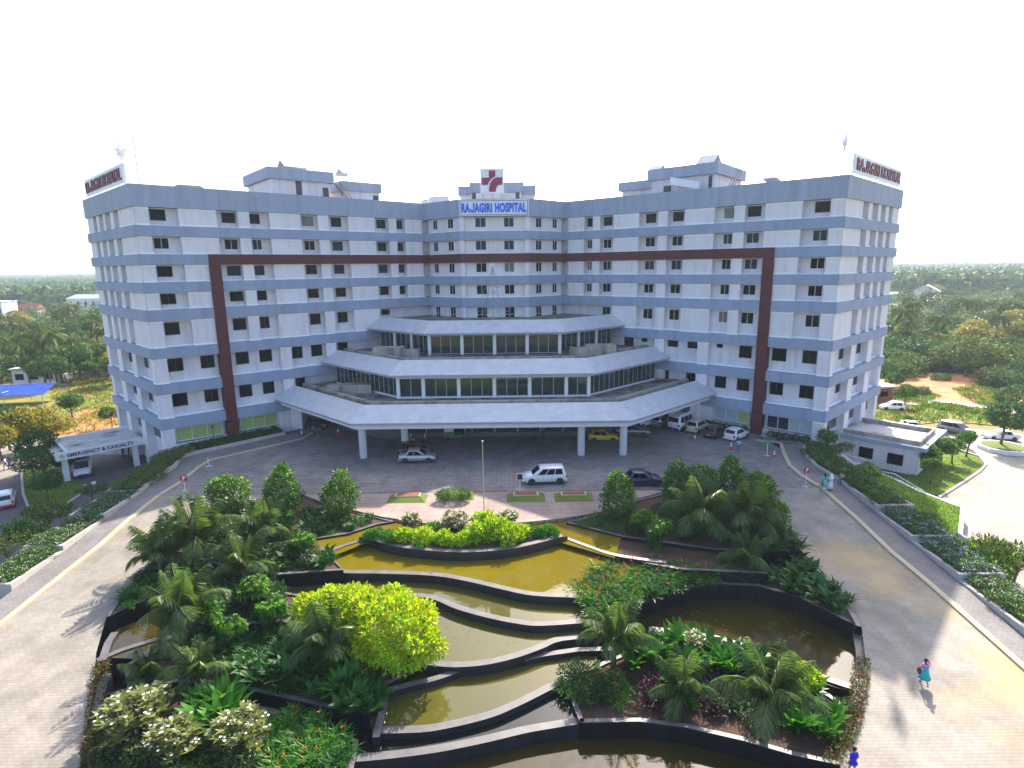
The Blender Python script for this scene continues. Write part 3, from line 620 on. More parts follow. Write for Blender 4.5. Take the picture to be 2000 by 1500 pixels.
# roof structures
def block(name, F, u0, u1, d0, d1, zt, par=1.7, over=0.5, door=None):
    mb = MB(); mb.fbox(F, u0, u1, d0, d1, 30.8, zt-par, 0); o = part(mb, name, ['wall'])
    for a in ((u0-over, u1+over, d0-over, d1+over),):
        mb = MB(); mb.fbox(F, a[0], a[1], a[2], a[3], zt-par, zt); mb.v = [(v[0], v[1]-85, v[2]) for v in mb.v]; mb.build('parapet', 'parapet', o)
    for du, w, z0, z1 in door or []:
        mb = MB(); mb.fbox(F, du, du+w, d0-0.04, d0+0.05, z0, z1); mb.v = [(v[0], v[1]-85, v[2]) for v in mb.v]; mb.build('door', 'frame_dark', o)
    return o
block('stair_tower', WING[-1], 17.7, 26.1, 6, 16.5, 35.75, 1.5, 0.5, [(3.4+17.7, 0.85, 31, 34.2), (25.0, 0.9, 31, 33.6)])
block('stair_tower', WING[-1], 28.2, 34.1, 6, 12, 34.75, 1.35, 0.3, [(33.0, 0.9, 31.0, 33.0)])
block('stair_tower', WING[1], 17.6, 27.1, 6, 16.5, 35.65, 1.5, 0.5, [(18.0, 0.5, 31.0, 34.0), (24.0, 1.2, 31, 33.2)])
block('stair_tower', WING[1], 26.6, 33.1, 8, 14, 34.6, 1.3, 0.5)
block('lift_tower', CC, 1.2, 9.3, 9.6, 15, 35.15, 1.5, 0.3, [(1.3, 0.6, 31, 33.6), (8.3, 0.6, 31, 33.6)])
block('lift_tower', CC, -0.6, 11.2, 10.0, 16, 34.65, 1.3, 0.35)
def gable(F, u0, u1, d0, d1, z0, zr, label, group=None):
    r = thing('tin_canopy', label, 'roof canopy', F.p((u0+u1)/2, (d0+d1)/2, z0-1.2), 0, group); o = r.location
    for a, b in ((d0, (d0+d1)/2), (d1, (d0+d1)/2)):
        mb = MB(); q = [F.p(u0, a, z0), F.p(u1, a, z0), F.p(u1, b, zr), F.p(u0, b, zr)]; mb.hexa([p - o for p in q] + [p - o + Vector((0, 0, 0.06)) for p in q]); mb.build('roof_sheet', 'tin', r)
    for u in (u0+0.2, u1-0.2):
        for d in (d0+0.2, d1-0.2): mb = MB(); p = F.p(u, d, z0) - o; mb.tube([(p.x, p.y, -0.2), (p.x, p.y, 1.25)], 0.04, 6); mb.build('post', 'steel', r)
gable(WING[-1], 20.8, 25.2, 9, 12.5, 36.5, 37.6, 'tin gable canopy on top of the roof block near the maroon beam')
gable(WING[-1], 28.8, 30.8, 7, 10, 36.0, 36.9, 'small tilted tin canopy over the lower roof block beside the metal stairs')
gable(WING[1], 19.3, 22.0, 9.5, 13, 36.2, 37.6, 'tin canopy peak above the roof block with the side staircase')
gable(WING[1], 27.6, 29.6, 9, 12.5, 35.7, 37.0, 'small tin canopy beside the white billboard box')
def stairs(F, u0, z0, u1, z1, d, label):
    n = 12; r = thing('metal_staircase', label, 'staircase', F.p(u0, d, z0)); o = r.location
    for dd in (d, d+0.9):
        mb = MB(); mb.tube([F.p(u0, dd, z0)-o, F.p(u1, dd, z1)-o], 0.07, 6); mb.build('stringer', 'steel', r)
        mb = MB(); mb.tube([F.p(u0, dd, z0+1)-o, F.p(u1, dd, z1+1)-o], 0.035, 6)
        for k in (0, 3, 6, 9, 12): p, q = F.p(u0+(u1-u0)*k/12, dd, z0+(z1-z0)*k/12)-o, F.p(u0+(u1-u0)*k/12, dd, z0+(z1-z0)*k/12+1)-o; mb.tube([p, q], 0.025, 5)
        mb.build('handrail', 'steel', r)
    for k in range(n):
        t = (k+0.5)/n; u, z = u0+(u1-u0)*t, z0+(z1-z0)*t; w = abs(u1-u0)/n*0.55; mb = MB(); q = [F.p(u-w, d, z), F.p(u+w, d, z), F.p(u+w, d+0.9, z), F.p(u-w, d+0.9, z)]
        mb.hexa([p-o for p in q] + [p-o+Vector((0, 0, 0.05)) for p in q]); mb.build('tread', 'steel', r)
stairs(WING[-1], 29.6, 30.9, 26.7, 34.9, 5.6, 'steep metal staircase between the two pale roof blocks above the maroon beam')
stairs(WING[1], 16.6, 30.9, 14.6, 35.0, 7.5, 'metal staircase up the side of the tall roof block near the satellite dish')
# white box billboard on the roof
F = WING[1]; r = thing('rooftop_box', 'white panelled box tilted in front of the tall roof block', 'billboard', F.p(21, 4, 31.4)); o = r.location
mb = MB(); q = [F.p(23.3, 4, 33.1), F.p(19.3, 4, 32.1), F.p(19.3, 4.9, 32.1), F.p(23.3, 4.9, 33.1)]; mb.hexa([p-o for p in q] + [p-o+Vector((0, 0, 1.0)) for p in q]); mb.build('box_panel', 'sign_white', r)
mb = MB(); 
for u in (19.6, 20.8, 22.0, 23.0): mb.tube([F.p(u, 4.4, 31.0)-o, F.p(u, 4.4, 32.3+(u-19.3)*0.25)-o], 0.04, 6)
mb.build('support_frame', 'steel', r)
for i, (u, h) in enumerate(((-5.2, 1.6), (-3.4, 1.9), (-1.6, 1.8))):
    p = KC[-1].p(u+2, 3.5, 30.9); r = thing('water_tank', 'white box tank standing on the roof beside the inner corner', 'water tank', p, KC[-1].rz, 'white tanks on the roof')
    mb = MB(); mb.box(-0.75, 0.75, -0.7, 0.7, 0.1, h); mb.build('tank_body', 'sign_white', r); mb = MB(); mb.box(-0.8, 0.8, -0.75, 0.75, h, h+0.08); mb.box(-0.8, -0.68, -0.75, 0.75, 0, 0.1); mb.box(0.68, 0.8, -0.75, 0.75, 0, 0.1); mb.build('tank_lid', 'tin', r)
p = WING[1].p(8.84, 3, 30.9); r = thing('satellite_dish', 'round grey satellite dish peeking over the parapet near the big letters', 'satellite dish', p)
mb = MB(); mb.lathe([(0.05, 0.35), (0.6, 0.2), (1.1, -0.15), (1.35, -0.45), (1.3, -0.5), (1.05, -0.22), (0.55, 0.1), (0.05, 0.25)], 24); d_ = mb.build('dish', 'steel', r, True); d_.location = (0, 0, 1.35); d_.rotation_euler = (0.5, 0.3, 0)
mb = MB(); mb.tube([(0, 0, 0), (0, 0, 1.3)], 0.07, 8); mb.build('mast', 'steel', r)
p = WING[-1].p(6.6, 2.2, 31.3); r = thing('roof_shed', 'low dark shed roof with a red edge just above the parapet', 'shed roof', p, WING[-1].rz)
mb = MB(); mb.hexa([(-2.6, 0, 0), (2.6, 0, 0), (2.6, 3, 0.0), (-2.6, 3, 0.0), (-0.9, 1.4, 1.0), (1.6, 1.4, 1.0), (1.6, 1.6, 1.0), (-0.9, 1.6, 1.0)]); mb.build('roof', 'frame_dark', r); mb = MB(); mb.box(-2.2, 2.2, 0.4, 2.8, -0.9, -0.01); mb.build('wall', 'terracotta', r)

# signs
def board(name, label, F, u0, u1, z0, z1, d, text, tmat, tsize, sx, bold, depth=0.25, border=None, legs=True, stretch=1.0, tmargin=0.8):
    c = F.p((u0+u1)/2, d, z0); r = thing(name, label, 'sign', c, F.rz); w = u1-u0; h = z1-z0
    mb = MB(); mb.box(-w/2, w/2, -depth/2, depth/2, 0, h); mb.build('sign_panel', 'sign_white', r)
    if border:
        mb = MB(); b = border; e = 0.12; y0, y1 = -depth/2-0.03, -depth/2
        mb.box(-w/2+e, w/2-e, y0, y1, e, e+b); mb.box(-w/2+e, w/2-e, y0, y1, h-e-b, h-e); mb.box(-w/2+e, -w/2+e+b, y0, y1, e+b, h-e-b); mb.box(w/2-e-b, w/2-e, y0, y1, e+b, h-e-b); mb.build('border', 'navy_letter', r)
    me = text_mesh('lettering', text, tsize, 0.06 if border else 0.07, tmat, bold, sx); xs = [v.co.x for v in me.vertices]; zs = [v.co.z for v in me.vertices]
    k = tmargin*w/(max(xs)-min(xs)); kz = stretch*h/(max(zs)-min(zs))
    for v in me.vertices: v.co.x = (v.co.x-(max(xs)+min(xs))/2)*k; v.co.z = (v.co.z-(max(zs)+min(zs))/2)*kz
    letters(me, r, (0, -depth/2-(0.055 if border else .065), h/2))
    if legs:
        mb = MB()
        for i in range(7): x = -w/2+0.4+i*(w-0.8)/6; mb.tube([(x, 0.1, -0.6), (x, 0.1, 0)], 0.05, 6); mb.tube([(x, depth/2, h*0.6), (x, 2.0, -0.6)], 0.04, 6)
        mb.build('support_frame', 'steel', r)
    return r
board('entrance_sign', 'pale board with bright blue letters over the central facade', CC, -0.02, 10.1, 29.2, 31.45, -0.3, 'RAJAGIRI HOSPITAL', 'blue_letter', 1.6, 0.62, 0.07, 0.3, 0.07, False, 0.60, 0.93)
board('rooftop_sign', 'white board with maroon letters on the roof edge above the shaded end wall', END[-1], 2.9, 21.5, 32.0, 34.1, 0.5, 'RAJAGIRI HOSPITAL', 'maroon_letter', 1.7, 1.0, 0.02, 0.3, None, True, 0.66, 0.94)
board('rooftop_sign', 'white board with maroon letters on the roof edge above the paler end wall', END[1], 2.6, 22.0, 32.05, 34.15, 0.5, 'RAJAGIRI HOSPITAL', 'maroon_letter', 1.7, 1.0, 0.02, 0.3, None, True, 0.66, 0.94)
r = thing('cross_sign', 'square white sign with a red medical cross on legs above the blue lettering', 'sign', CC.p(4.77, 2, 32.55), CC.rz)
mb = MB(); mb.box(-1.73, 1.73, -0.2, 0.2, 0, 3.5); mb.build('sign_panel', 'sign_white', r)
def plate(mb, P, y0, y1):
    n = len(P); mb.add([(x, y0, z) for x, z in P] + [(x, y1, z) for x, z in P], [tuple(t) for t in tessellate_polygon([[Vector((x, z, 0)) for x, z in P]])] + [(i, (i+1) % n, n+(i+1) % n, n+i) for i in range(n)])
def arc(cx, cz, rr, a0, a1, n=10): return [(cx+rr*math.cos(a0+(a1-a0)*i/n), cz+rr*math.sin(a0+(a1-a0)*i/n)) for i in range(n+1)]
g = lambda px, py: ((px-945)/545*3.46, 3.5-(py-120)/575*3.5)
mb = MB(); plate(mb, [g(710, 330), g(875, 330), g(875, 165), g(1025, 165), g(1025, 300)] + [g(960, 335), g(905, 380), g(870, 430), g(850, 493)] + [g(710, 493)], -0.27, -0.2); mb.build('cross', 'logo_red', r)
mb = MB(); plate(mb, [g(1185, 325), g(1185, 493), g(1110, 498), g(1060, 530), g(1035, 590), g(1030, 655), g(873, 655), g(880, 560), g(900, 470), g(940, 400), g(990, 350), g(1060, 326)], -0.27, -0.2); mb.build('cross', 'logo_red', r)
mb = MB()
for x in (-1.5, -1.25, -0.1, 0.15, 1.25, 1.5): mb.tube([(x, 0, -1.3), (x, 0, 0)], 0.05, 6)
mb.build('leg', 'steel', r)
def star(label, p, h, body):
    r = thing('star_lantern', label, 'star lantern', p, 0.35); mb = MB(); pts = []
    for i in range(10): a = math.pi/2 + math.pi*i/5; rr = (h*0.5 if i % 2 == 0 else h*0.16)*(1.0 if i in (0,) else (0.45 if i % 2 == 0 else 0.7)); pts.append((rr*math.cos(a), h*0.55+rr*math.sin(a)))
    pts[5] = (0, -0.1*h) if False else pts[5]
    n = 10; V_ = [(x, 0, z) for x, z in pts] + [(0, -0.35, h*0.55), (0, 0.35, h*0.55)]
    mb.add(V_, [(i, (i+1) % n, 10) for i in range(n)] + [((i+1) % n, i, 11) for i in range(n)]); mb.add([(0, -.25, h*.5), (0.35, 0, h*.5), (0, .25, h*.5), (-.35, 0, h*.5), (0, 0, 0)], [(0, 1, 4), (1, 2, 4), (2, 3, 4), (3, 0, 4)]); mb.build('star', body, r)
    mb = MB(); mb.tube([(0, 0, -2.8), (0, 0, 0.4)], 0.05, 6); mb.build('pole', 'steel', r)
M('star_paper', (0.88, 0.88, 0.92), 0.8, 0.05, trans=0.3)
star('tall white paper star standing behind the shaded rooftop sign', END[-1].p(5.8, 1.2, 33.9), 3.7, 'star_paper'); star('faint white paper star behind the sunlit rooftop sign', WING[1].p(1.2, 2.2, 33.9), 3.0, 'star_paper')
mb = MB(); p = WING[-1].p(1.25, 1.0, 31.5); mb.tube([(0, 0, 0), (0, 0, 5.2)], 0.05, 6); o = mb.build('flagpole', 'steel'); o.location = p; tag(o, 'bare thin pole on the roof corner beside the tall white star', 'pole')

# cone-shaped wire tree with a star on the top canopy
p = at(963, 625, 14.7); r = thing('wire_tree', 'tall bare wire Christmas tree frame with a white star on the top canopy', 'christmas tree frame', (p.x, 80.6, 14.3)); hh = 7.6
mb = MB(); mb.tube([(0, 0, 0), (0, 0, hh)], 0.07, 6); mb.build('mast', 'steel', r)
mb = MB()
for k in range(6): a = k*math.pi/3; mb.tube([(2.3*math.cos(a), 2.3*math.sin(a), 1.6), (0, 0, hh)], 0.02, 4)
for z in (1.6, 2.9, 4.0, 5.0, 5.9, 6.7):
    rr = 2.3*(hh-z)/(hh-1.6); ring = [(rr*math.cos(a), rr*math.sin(a), z-0.45*rr*0.6) for a in [k*math.pi/3 for k in range(7)]]
    for k in range(6): mb.tube([(0, 0, z+0.25*rr), ring[k]], 0.02, 4)
mb.tube([(2.3*math.cos(k*math.pi/3), 2.3*math.sin(k*math.pi/3), 1.6) for k in range(7)], 0.02, 4)
mb.build('wire_frame', 'steel', r)
mb = MB(); pts = [((0.42 if i % 2 == 0 else 0.16)*math.cos(math.pi/2+i*math.pi/5), (0.42 if i % 2 == 0 else 0.16)*math.sin(math.pi/2+i*math.pi/5)+hh+0.3) for i in range(10)]; plate(mb, pts, -0.05, 0.05); mb.build('star', 'sign_white', r)

# emergency entrance canopy against the left end wall
F = END[-1]; r = thing('emergency_canopy', 'flat concrete canopy with a lettered fascia on white columns at the lower entrance', 'entrance canopy', F.p(9.2, -9.3, LOW)); o = Vector(r.location)
def fb(mb, F, *a, mi=0): mb.fbox(F, *a, mi=mi)
def pb(mb, name, mats, r, o): mb.v = [tuple(Vector(v)-o) for v in mb.v]; return mb.build(name, mats, r)
mb = MB(); mb.fbox(F, 9.1, 17.3, -9.3, 0.2, -0.55, -0.15); pb(mb, 'roof_slab', 'roofpale', r, o)
mb = MB(); mb.fbox(F, 9.0, 9.25, -9.4, 0.2, -0.75, 0.22); mb.fbox(F, 17.2, 17.45, -9.4, 0.2, -0.7, 0.25); mb.fbox(F, 9.251, 17.199, -8.3, -8.0, -0.15, 0.2); mb.fbox(F, 9.251, 17.199, -9.4, -9.3, -0.7, -0.12); pb(mb, 'fascia', 'whitewall', r, o)
for u, d in ((9.6, -8.8), (16.6, -8.8), (9.6, -1.2), (16.6, -1.2)): mb = MB(); mb.fbox(F, u, u+0.6, d, d+0.6, LOW-0.05, -0.55); pb(mb, 'column', 'whitewall', r, o)
me = text_mesh('lettering', 'EMERGENCY & CASUALTY', 0.62, 0.02, 'navy_letter', 0.014, 1.0); xs = [v.co.x for v in me.vertices]; k = 7.1/(max(xs)-min(xs)); [setattr(v.co, 'z', v.co.z-.22) for v in me.vertices]
for v in me.vertices: v.co.x *= k; v.co.z *= 1.0
q = F.p(8.985, -4.7, -0.26) - o; t = Vector((F.n.x, F.n.y)); letters(me, r, q, math.atan2(-F.n.y, -F.n.x))
mb = MB(); mb.box(-0.28, 0.28, -0.03, 0, -0.1, 0.1); mb.box(-0.1, 0.1, -0.031, 0, -0.28, 0.28); b = mb.build('cross', 'sand', r); b.location = F.p(8.99, -8.75, -0.26) - o; b.rotation_euler = (0, 0, math.atan2(-F.n.y, -F.n.x))
# annex with a parapet roof against the right end wall
F = END[1]; r = thing('annex_building', 'low grey annex with two dark windows and a walled flat roof', 'annex', F.p(12.5, -4.5, LOW)); o = Vector(r.location)
mb = MB(); mb.fbox(F, 7.5, 17.7, -8.5, 0.9, LOW-0.2, -0.5); pb(mb, 'wall', 'wall', r, o)
mb = MB(); mb.fbox(F, 6.9, 18.3, -9.2, 0.2, -0.5, -0.02, mi=0); pb(mb, 'roof_slab', ['roofpale'], r, o)
mb = MB(); mb.fbox(F, 6.88, 18.32, -9.22, -9.2, -0.52, 0.0); mb.fbox(F, 6.86, 6.9, -9.2, 0.2, -0.52, 0.0); pb(mb, 'roof_edge', 'band', r, o)
mb = MB(); mb.fbox(F, 7.7, 8.0, -8.4, 0.1, -0.02, 0.5); mb.fbox(F, 15.4, 15.7, -8.4, 0.1, -0.02, 0.5); mb.fbox(F, 8.001, 15.399, -8.4, -8.1, -0.02, 0.5); pb(mb, 'parapet', 'concrete', r, o)
Fa = Frame((F.p(7.5, -8.5, 0).x, F.p(7.5, -8.5, 0).y), (F.p(7.5, 0.9, 0).x, F.p(7.5, 0.9, 0).y), out=(-0.7, -0.7))
for u0, u1, z in ((1.6, 3.3, -1.5), (4.9, 6.5, -1.4)):
    fm, pm, pos = window_mesh(u1-u0, 1.4, 1, 1, 'frame_dark', 'glass'); q = Fa.p((u0+u1)/2, -0.03, z) - o; w = obj('window', fm, r, q, Fa.rz)
    for p_ in pos: obj('pane', pm, w, p_)
Fb = Frame((F.p(7.5, -8.5, 0).x, F.p(7.5, -8.5, 0).y), (F.p(17.7, -8.5, 0).x, F.p(17.7, -8.5, 0).y), out=(0.7, -0.7))
mb = MB(); mb.fbox(Fb, 0.9, 2.4, -0.06, 0.05, -2.6, -1.4); pb(mb, 'door', 'terracotta', r, o)

# ------------------------------------------------------------------ garden: black granite terraces, pools, beds
def P3(L): return [at(px, py, z) for px, py, z in L]
def Z(z, *pts): return [(x, y, z) for x, y in pts]
def thick(mb, P, w, z0, dz=0.0, side=-1, mi_t=0, mi_s=1, ztop=None):   # wall with pale coping, front face along P
    P = [p.copy() for p in P]
    Q = []
    for i, p in enumerate(P):
        t = (P[min(i+1, len(P)-1)] - P[max(i-1, 0)]).xy.normalized(); n = Vector((-t.y, t.x))*w*side; Q.append(Vector((p.x+n.x, p.y+n.y, p.z)))
    for i in range(len(P)-1):
        a, b, c, d = P[i], P[i+1], Q[i+1], Q[i]
        mb.quad(a, b, c, d, mi_t)
        for e, f in ((a, b), (c, d)): mb.quad((e.x, e.y, z0), (f.x, f.y, z0), f, e, mi_s)
    for e, f in ((P[0], Q[0]), (P[-1], Q[-1])): mb.quad((e.x, e.y, z0), (f.x, f.y, z0), f, e, mi_s)
def smooth(P, n=5):             # Catmull-Rom through the points
    out = []
    for i in range(len(P)-1):
        p0, p1, p2, p3 = P[max(i-1, 0)], P[i], P[i+1], P[min(i+2, len(P)-1)]
        for k in range(n):
            t = k/n; out.append(0.5*((2*p1) + (p2-p0)*t + (2*p0-5*p1+4*p2-p3)*t*t + (3*p1-p0-3*p2+p3)*t**3))
    return out + [P[-1]]
TERR = []
def terrace(P, w, z0, label, side=1):
    mb = MB(); thick(mb, P, w, z0, side=side); o = mb.build('terrace_wall', ['coping', 'granite']); tag(o, label, 'garden wall', 'black granite walls of the water garden'); return o
def pool(mat, z, pts, name='pool_water'):
    mb = MB(); mb.poly([(p.x, p.y, z) for p in pts]); o = mb.build(name, mat); struct(o); return o
zi, z0_, l1, l2, l3, l4, l5, w6, fb_ = 0.15, -0.28, -0.57, -1.17, -1.67, -2.3, -2.65, -3.45, -2.4
ISL = smooth(P3(Z(zi, (708, 1047), (760, 1065), (830, 1074.5), (900, 1078.5), (980, 1074), (1040, 1063), (1100, 1047))))
LIP1 = smooth(P3(Z(l1, (640, 1112), (671, 1119), (730, 1120), (800, 1122), (860, 1126), (920, 1137), (980, 1151), (1040, 1163), (1125, 1167))))
LIP2 = smooth(P3(Z(l2, (700, 1170), (760, 1165), (818, 1166), (850, 1172), (890, 1189), (950, 1206), (1010, 1218), (1060, 1222), (1170, 1214))))
LIP3 = smooth(P3(Z(l3, (770, 1290), (838, 1299), (890, 1303), (950, 1298), (1010, 1284), (1060, 1266), (1100, 1251), (1200, 1243))))
LIP4 = smooth(P3(Z(l4, (727, 1433), (780, 1432), (850, 1427), (950, 1404), (1010, 1380), (1080, 1345), (1140, 1315))))
LIP5 = smooth(P3(Z(l5, (640, 1492), (740, 1484), (850, 1470), (950, 1450), (1030, 1431), (1100, 1419), (1150, 1411))))
terrace(ISL, 0.45, -3, 'curved black wall holding the island bed of lime shrubs')
terrace(LIP1, 0.5, -3, 'wavy black weir below the topmost yellow pool')
terrace(LIP2, 0.5, -3, 'wavy black weir below the narrow second pool')
terrace(LIP3, 0.5, -3.4, 'curved black weir in front of the pale grey green pool')
terrace(LIP4, 0.5, -3.6, 'curved black weir in front of the olive pool beside the large leaves')
terrace(LIP5, 0.5, -4, 'lowest black weir above the dark bottom pool')
terrace(smooth(P3(Z(-0.22, (604, 1096), (642, 1079), (675, 1066), (712, 1055)))), 0.4, -3, 'short black wall from the square planter corner to the island bed')
terrace(smooth(P3(Z(-0.22, (1098, 1050), (1140, 1066), (1190, 1083), (1240, 1092), (1300, 1100)))), 0.4, -3, 'black wall between the yellow pool and the bare brown soil bed', 1)
terrace(P3(Z(-2.0, (1025, 1291), (1060, 1282), (1130, 1272), (1200, 1270))), 0.4, -3.4, 'low black ledge under the right end of the pale pool')
terrace(smooth(P3(Z(-1.95, (744, 1355), (800, 1341), (850, 1329), (896, 1313)))), 0.4, -3.4, 'short curved black wall in front of the big lime bush')
terrace(P3([(726, 1440, -2.2), (736, 1400, -2.12), (746, 1352, -1.95)]), 0.4, -3.4, 'black side wall of the olive pool next to the large leaves', -1)
Yl = lambda P: [p for p in P]
pool('water_olive', z0_, P3(Z(z0_, (595, 1040), (735, 1015), (900, 1010), (1080, 1010), (1215, 1045), (1200, 1090), (1095, 1060), (900, 1085), (712, 1062), (600, 1105))))
pool('water_olive', l1-0.04, [LIP1[0]] + LIP1[1:] + P3(Z(l1, (1215, 1140), (1290, 1085), (1100, 1030), (700, 1030), (600, 1060))))
pool('water_green', l2-0.04, LIP2 + P3(Z(l2, (1190, 1150), (1000, 1120), (700, 1100), (545, 1120), (540, 1160))))
pool('water_green', l3-0.04, LIP3 + P3(Z(l3, (1230, 1200), (1000, 1180), (750, 1150), (700, 1200))))
pool('water_green', l4-0.05, LIP4 + P3(Z(l4, (1180, 1270), (1000, 1270), (760, 1320), (715, 1380))))
pool('water_dark', l5-0.05, LIP5 + P3(Z(l5, (1180, 1350), (1100, 1330), (950, 1380), (700, 1420), (600, 1460))))
pool('water_brown', w6, [Vector((-19, 26, 0)), Vector((-17.2, 22, 0)), Vector((-12.2, 18.3, 0)), Vector((-6.4, 15.9, 0)), Vector((0, 15.3, 0)), Vector((6.4, 15.9, 0)), Vector((12.2, 17.9, 0)), Vector((16, 20.9, 0)), Vector((18, 24.5, 0)), Vector((16, 28, 0)), Vector((0, 28.5, 0)), Vector((-14, 27, 0))])
pool('water_brown', -2.35, P3(Z(-2.35, (1090, 1245), (1200, 1190), (1300, 1150), (1400, 1135), (1560, 1160), (1650, 1210), (1700, 1260), (1690, 1360), (1560, 1320), (1400, 1260), (1280, 1240))))
def bed(label, pts, coping=True, group='planted beds of the water garden', zb=-4.2, soil='soil'):
    P = P3(pts); mb = MB()
    area = sum(P[i].x*P[(i+1) % len(P)].y - P[(i+1) % len(P)].x*P[i].y for i in range(len(P)))
    if area < 0: P = P[::-1]
    mb.prism([(p.x, p.y, p.z-0.10) for p in P], zb, 0, 1)
    r = tag(obj('garden_bed', None), label, 'planting bed', group); 
    mb.build('soil', [soil, 'granite'], r)
    if coping:
        w = MB(); thick(w, P + [P[0]], 0.28, zb, side=1); w.build('retaining_wall', ['coping', 'granite'], r)
    return r
bed('crescent island bed of lime shrubs and pale flowering bushes', [(p[0], p[1], zi) for p in ((700, 1046), (750, 1034), (850, 1026), (960, 1026), (1060, 1032), (1108, 1045), (1040, 1062), (980, 1073), (900, 1077), (830, 1073), (760, 1064))], False)
bed('back bed below the three clipped trees', Z(-0.12, (560, 985), (600, 968), (640, 985), (740, 1010), (770, 1018), (735, 1024), (680, 1042), (608, 1053), (606, 1080), (645, 1083), (670, 1113), (545, 1122), (450, 1110), (330, 1075), (420, 990)))
bed('bed of palms and umbrella trees in the upper part of the garden', Z(-0.95, (300, 1098), (400, 1080), (545, 1122), (550, 1155), (610, 1165), (560, 1215), (400, 1222), (290, 1166), (207, 1206), (240, 1150)))
pool('water_brown', -1.78, P3(Z(-1.78, (195, 1285), (215, 1235), (300, 1200), (420, 1220), (420, 1290))))
terrace(P3([(190, 1292, -1.7), (240, 1271, -1.7), (300, 1252, -1.7), (380, 1240, -1.7)]), 0.4, -3.6, 'straight black wall in front of the small pool beside the drive')
terrace(P3([(190, 1292, -1.68), (203, 1255, -1.62), (216, 1236, -1.6)]), 0.45, -3.6, 'short black rim between the drive and the small pool', -1)
bed('long shaded bed of orange flowered plants under the palms', Z(-1.75, (330, 1255), (420, 1205), (610, 1200), (700, 1190), (800, 1240), (835, 1290), (744, 1345), (720, 1395), (640, 1382), (530, 1357), (450, 1341), (360, 1331), (250, 1345), (240, 1300)))
bed('nearest bed of white flowered bushes', Z(-2.3, (183, 1362), (260, 1340), (380, 1352), (540, 1385), (700, 1445), (690, 1500), (660, 1580), (180, 1620), (166, 1450)))
terrace(P3([(178, 1392, -1.8), (190, 1340, -1.72), (200, 1318, -1.7)]), 0.45, -3.6, 'short black seat wall beside the drive', -1)
bed('bed under the clipped tree beside the dark blue car', Z(-0.12, (1105, 1020), (1180, 1001), (1240, 977), (1300, 962), (1420, 955), (1500, 1008), (1560, 1074), (1400, 1074), (1215, 1048)))
bed('bare brown soil bed beside the yellow pool', Z(-0.32, (1205, 1047), (1400, 1074), (1500, 1120), (1330, 1112), (1255, 1098), (1192, 1083)))
bed('bed of orange flowers curving over the dark pool', [(1195, 1092, -.9), (1330, 1114, -.9), (1480, 1118, -.9), (1565, 1082, -.95), (1640, 1150, -1.15), (1682, 1224, -1.25), (1640, 1206, -1.25), (1560, 1166, -1.2), (1480, 1144, -1.1), (1400, 1140, -1.1), (1330, 1150, -1.1), (1250, 1178, -1.1), (1167, 1213, -1.2), (1107, 1166, -1.1), (1150, 1110, -1.0)])
terrace(smooth(P3([(1682, 1240, -1.9), (1690, 1290, -2.0), (1686, 1346, -2.1), (1676, 1395, -2.2)])), 0.5, -4, 'curved black rim of the dark pool beside the drive', -1)
terrace(smooth(P3(Z(-2.25, (1270, 1232), (1330, 1238), (1400, 1250), (1480, 1276), (1560, 1311), (1672, 1349)))), 0.5, -4, 'pale topped black wall behind the broad leaved plants')
bed('front bed of palms and purple plants above the bottom pool', Z(fb_, (1100, 1330), (1180, 1290), (1280, 1250), (1400, 1262), (1520, 1305), (1620, 1355), (1668, 1390), (1660, 1440), (1642, 1494), (1550, 1475), (1450, 1446), (1340, 1421), (1250, 1409), (1132, 1411)))
# mown grass beds with terracotta plaques on the stone deck
pr = None
for i, (x0, x1, y0, y1) in enumerate(((762, 829, 967, 982), (857, 921, 958, 981), (994, 1059, 965, 980), (1086, 1154, 964, 980))):
    a, b = at((x0+x1)/2-34, y1, 0), at((x0+x1)/2+34, y0, 0); cx, cy = (at((x0+x1)/2, (y0+y1)/2, 0)).xy; w, d_ = 1.85, 1.0
    r = thing('grass_bed', ('trim grass mound with a brown plaque in the sunlit patch of the deck', 'trim grass mound hidden under a dark clipped shrub', 'shaded grass mound with a brown plaque beside the flagpole', 'grass mound with a brown plaque nearest the clipped tree and blue car')[i], 'grass bed', (cx, cy, 0), 0, 'grass mounds on the stone deck')
    mb = MB(); mb.hexa([(-w, -d_, 0.0), (w, -d_, 0.0), (w, d_, 0.0), (-w, d_, 0.0), (-w*.7, -d_*.25, .28), (w*.7, -d_*.25, .28), (w*.7, d_*.75, .28), (-w*.7, d_*.75, .28)]); mb.build('turf', 'lawn', r)
    if i != 1:
        mb = MB(); mb.box(-w*.66, w*.66, -d_*.18, d_*.7, .28, .36); mb.build('plaque_frame', 'sand', r); mb = MB(); mb.box(-w*.58, w*.58, -d_*.08, d_*.6, .36, .39); mb.build('plaque', 'terracotta', r)

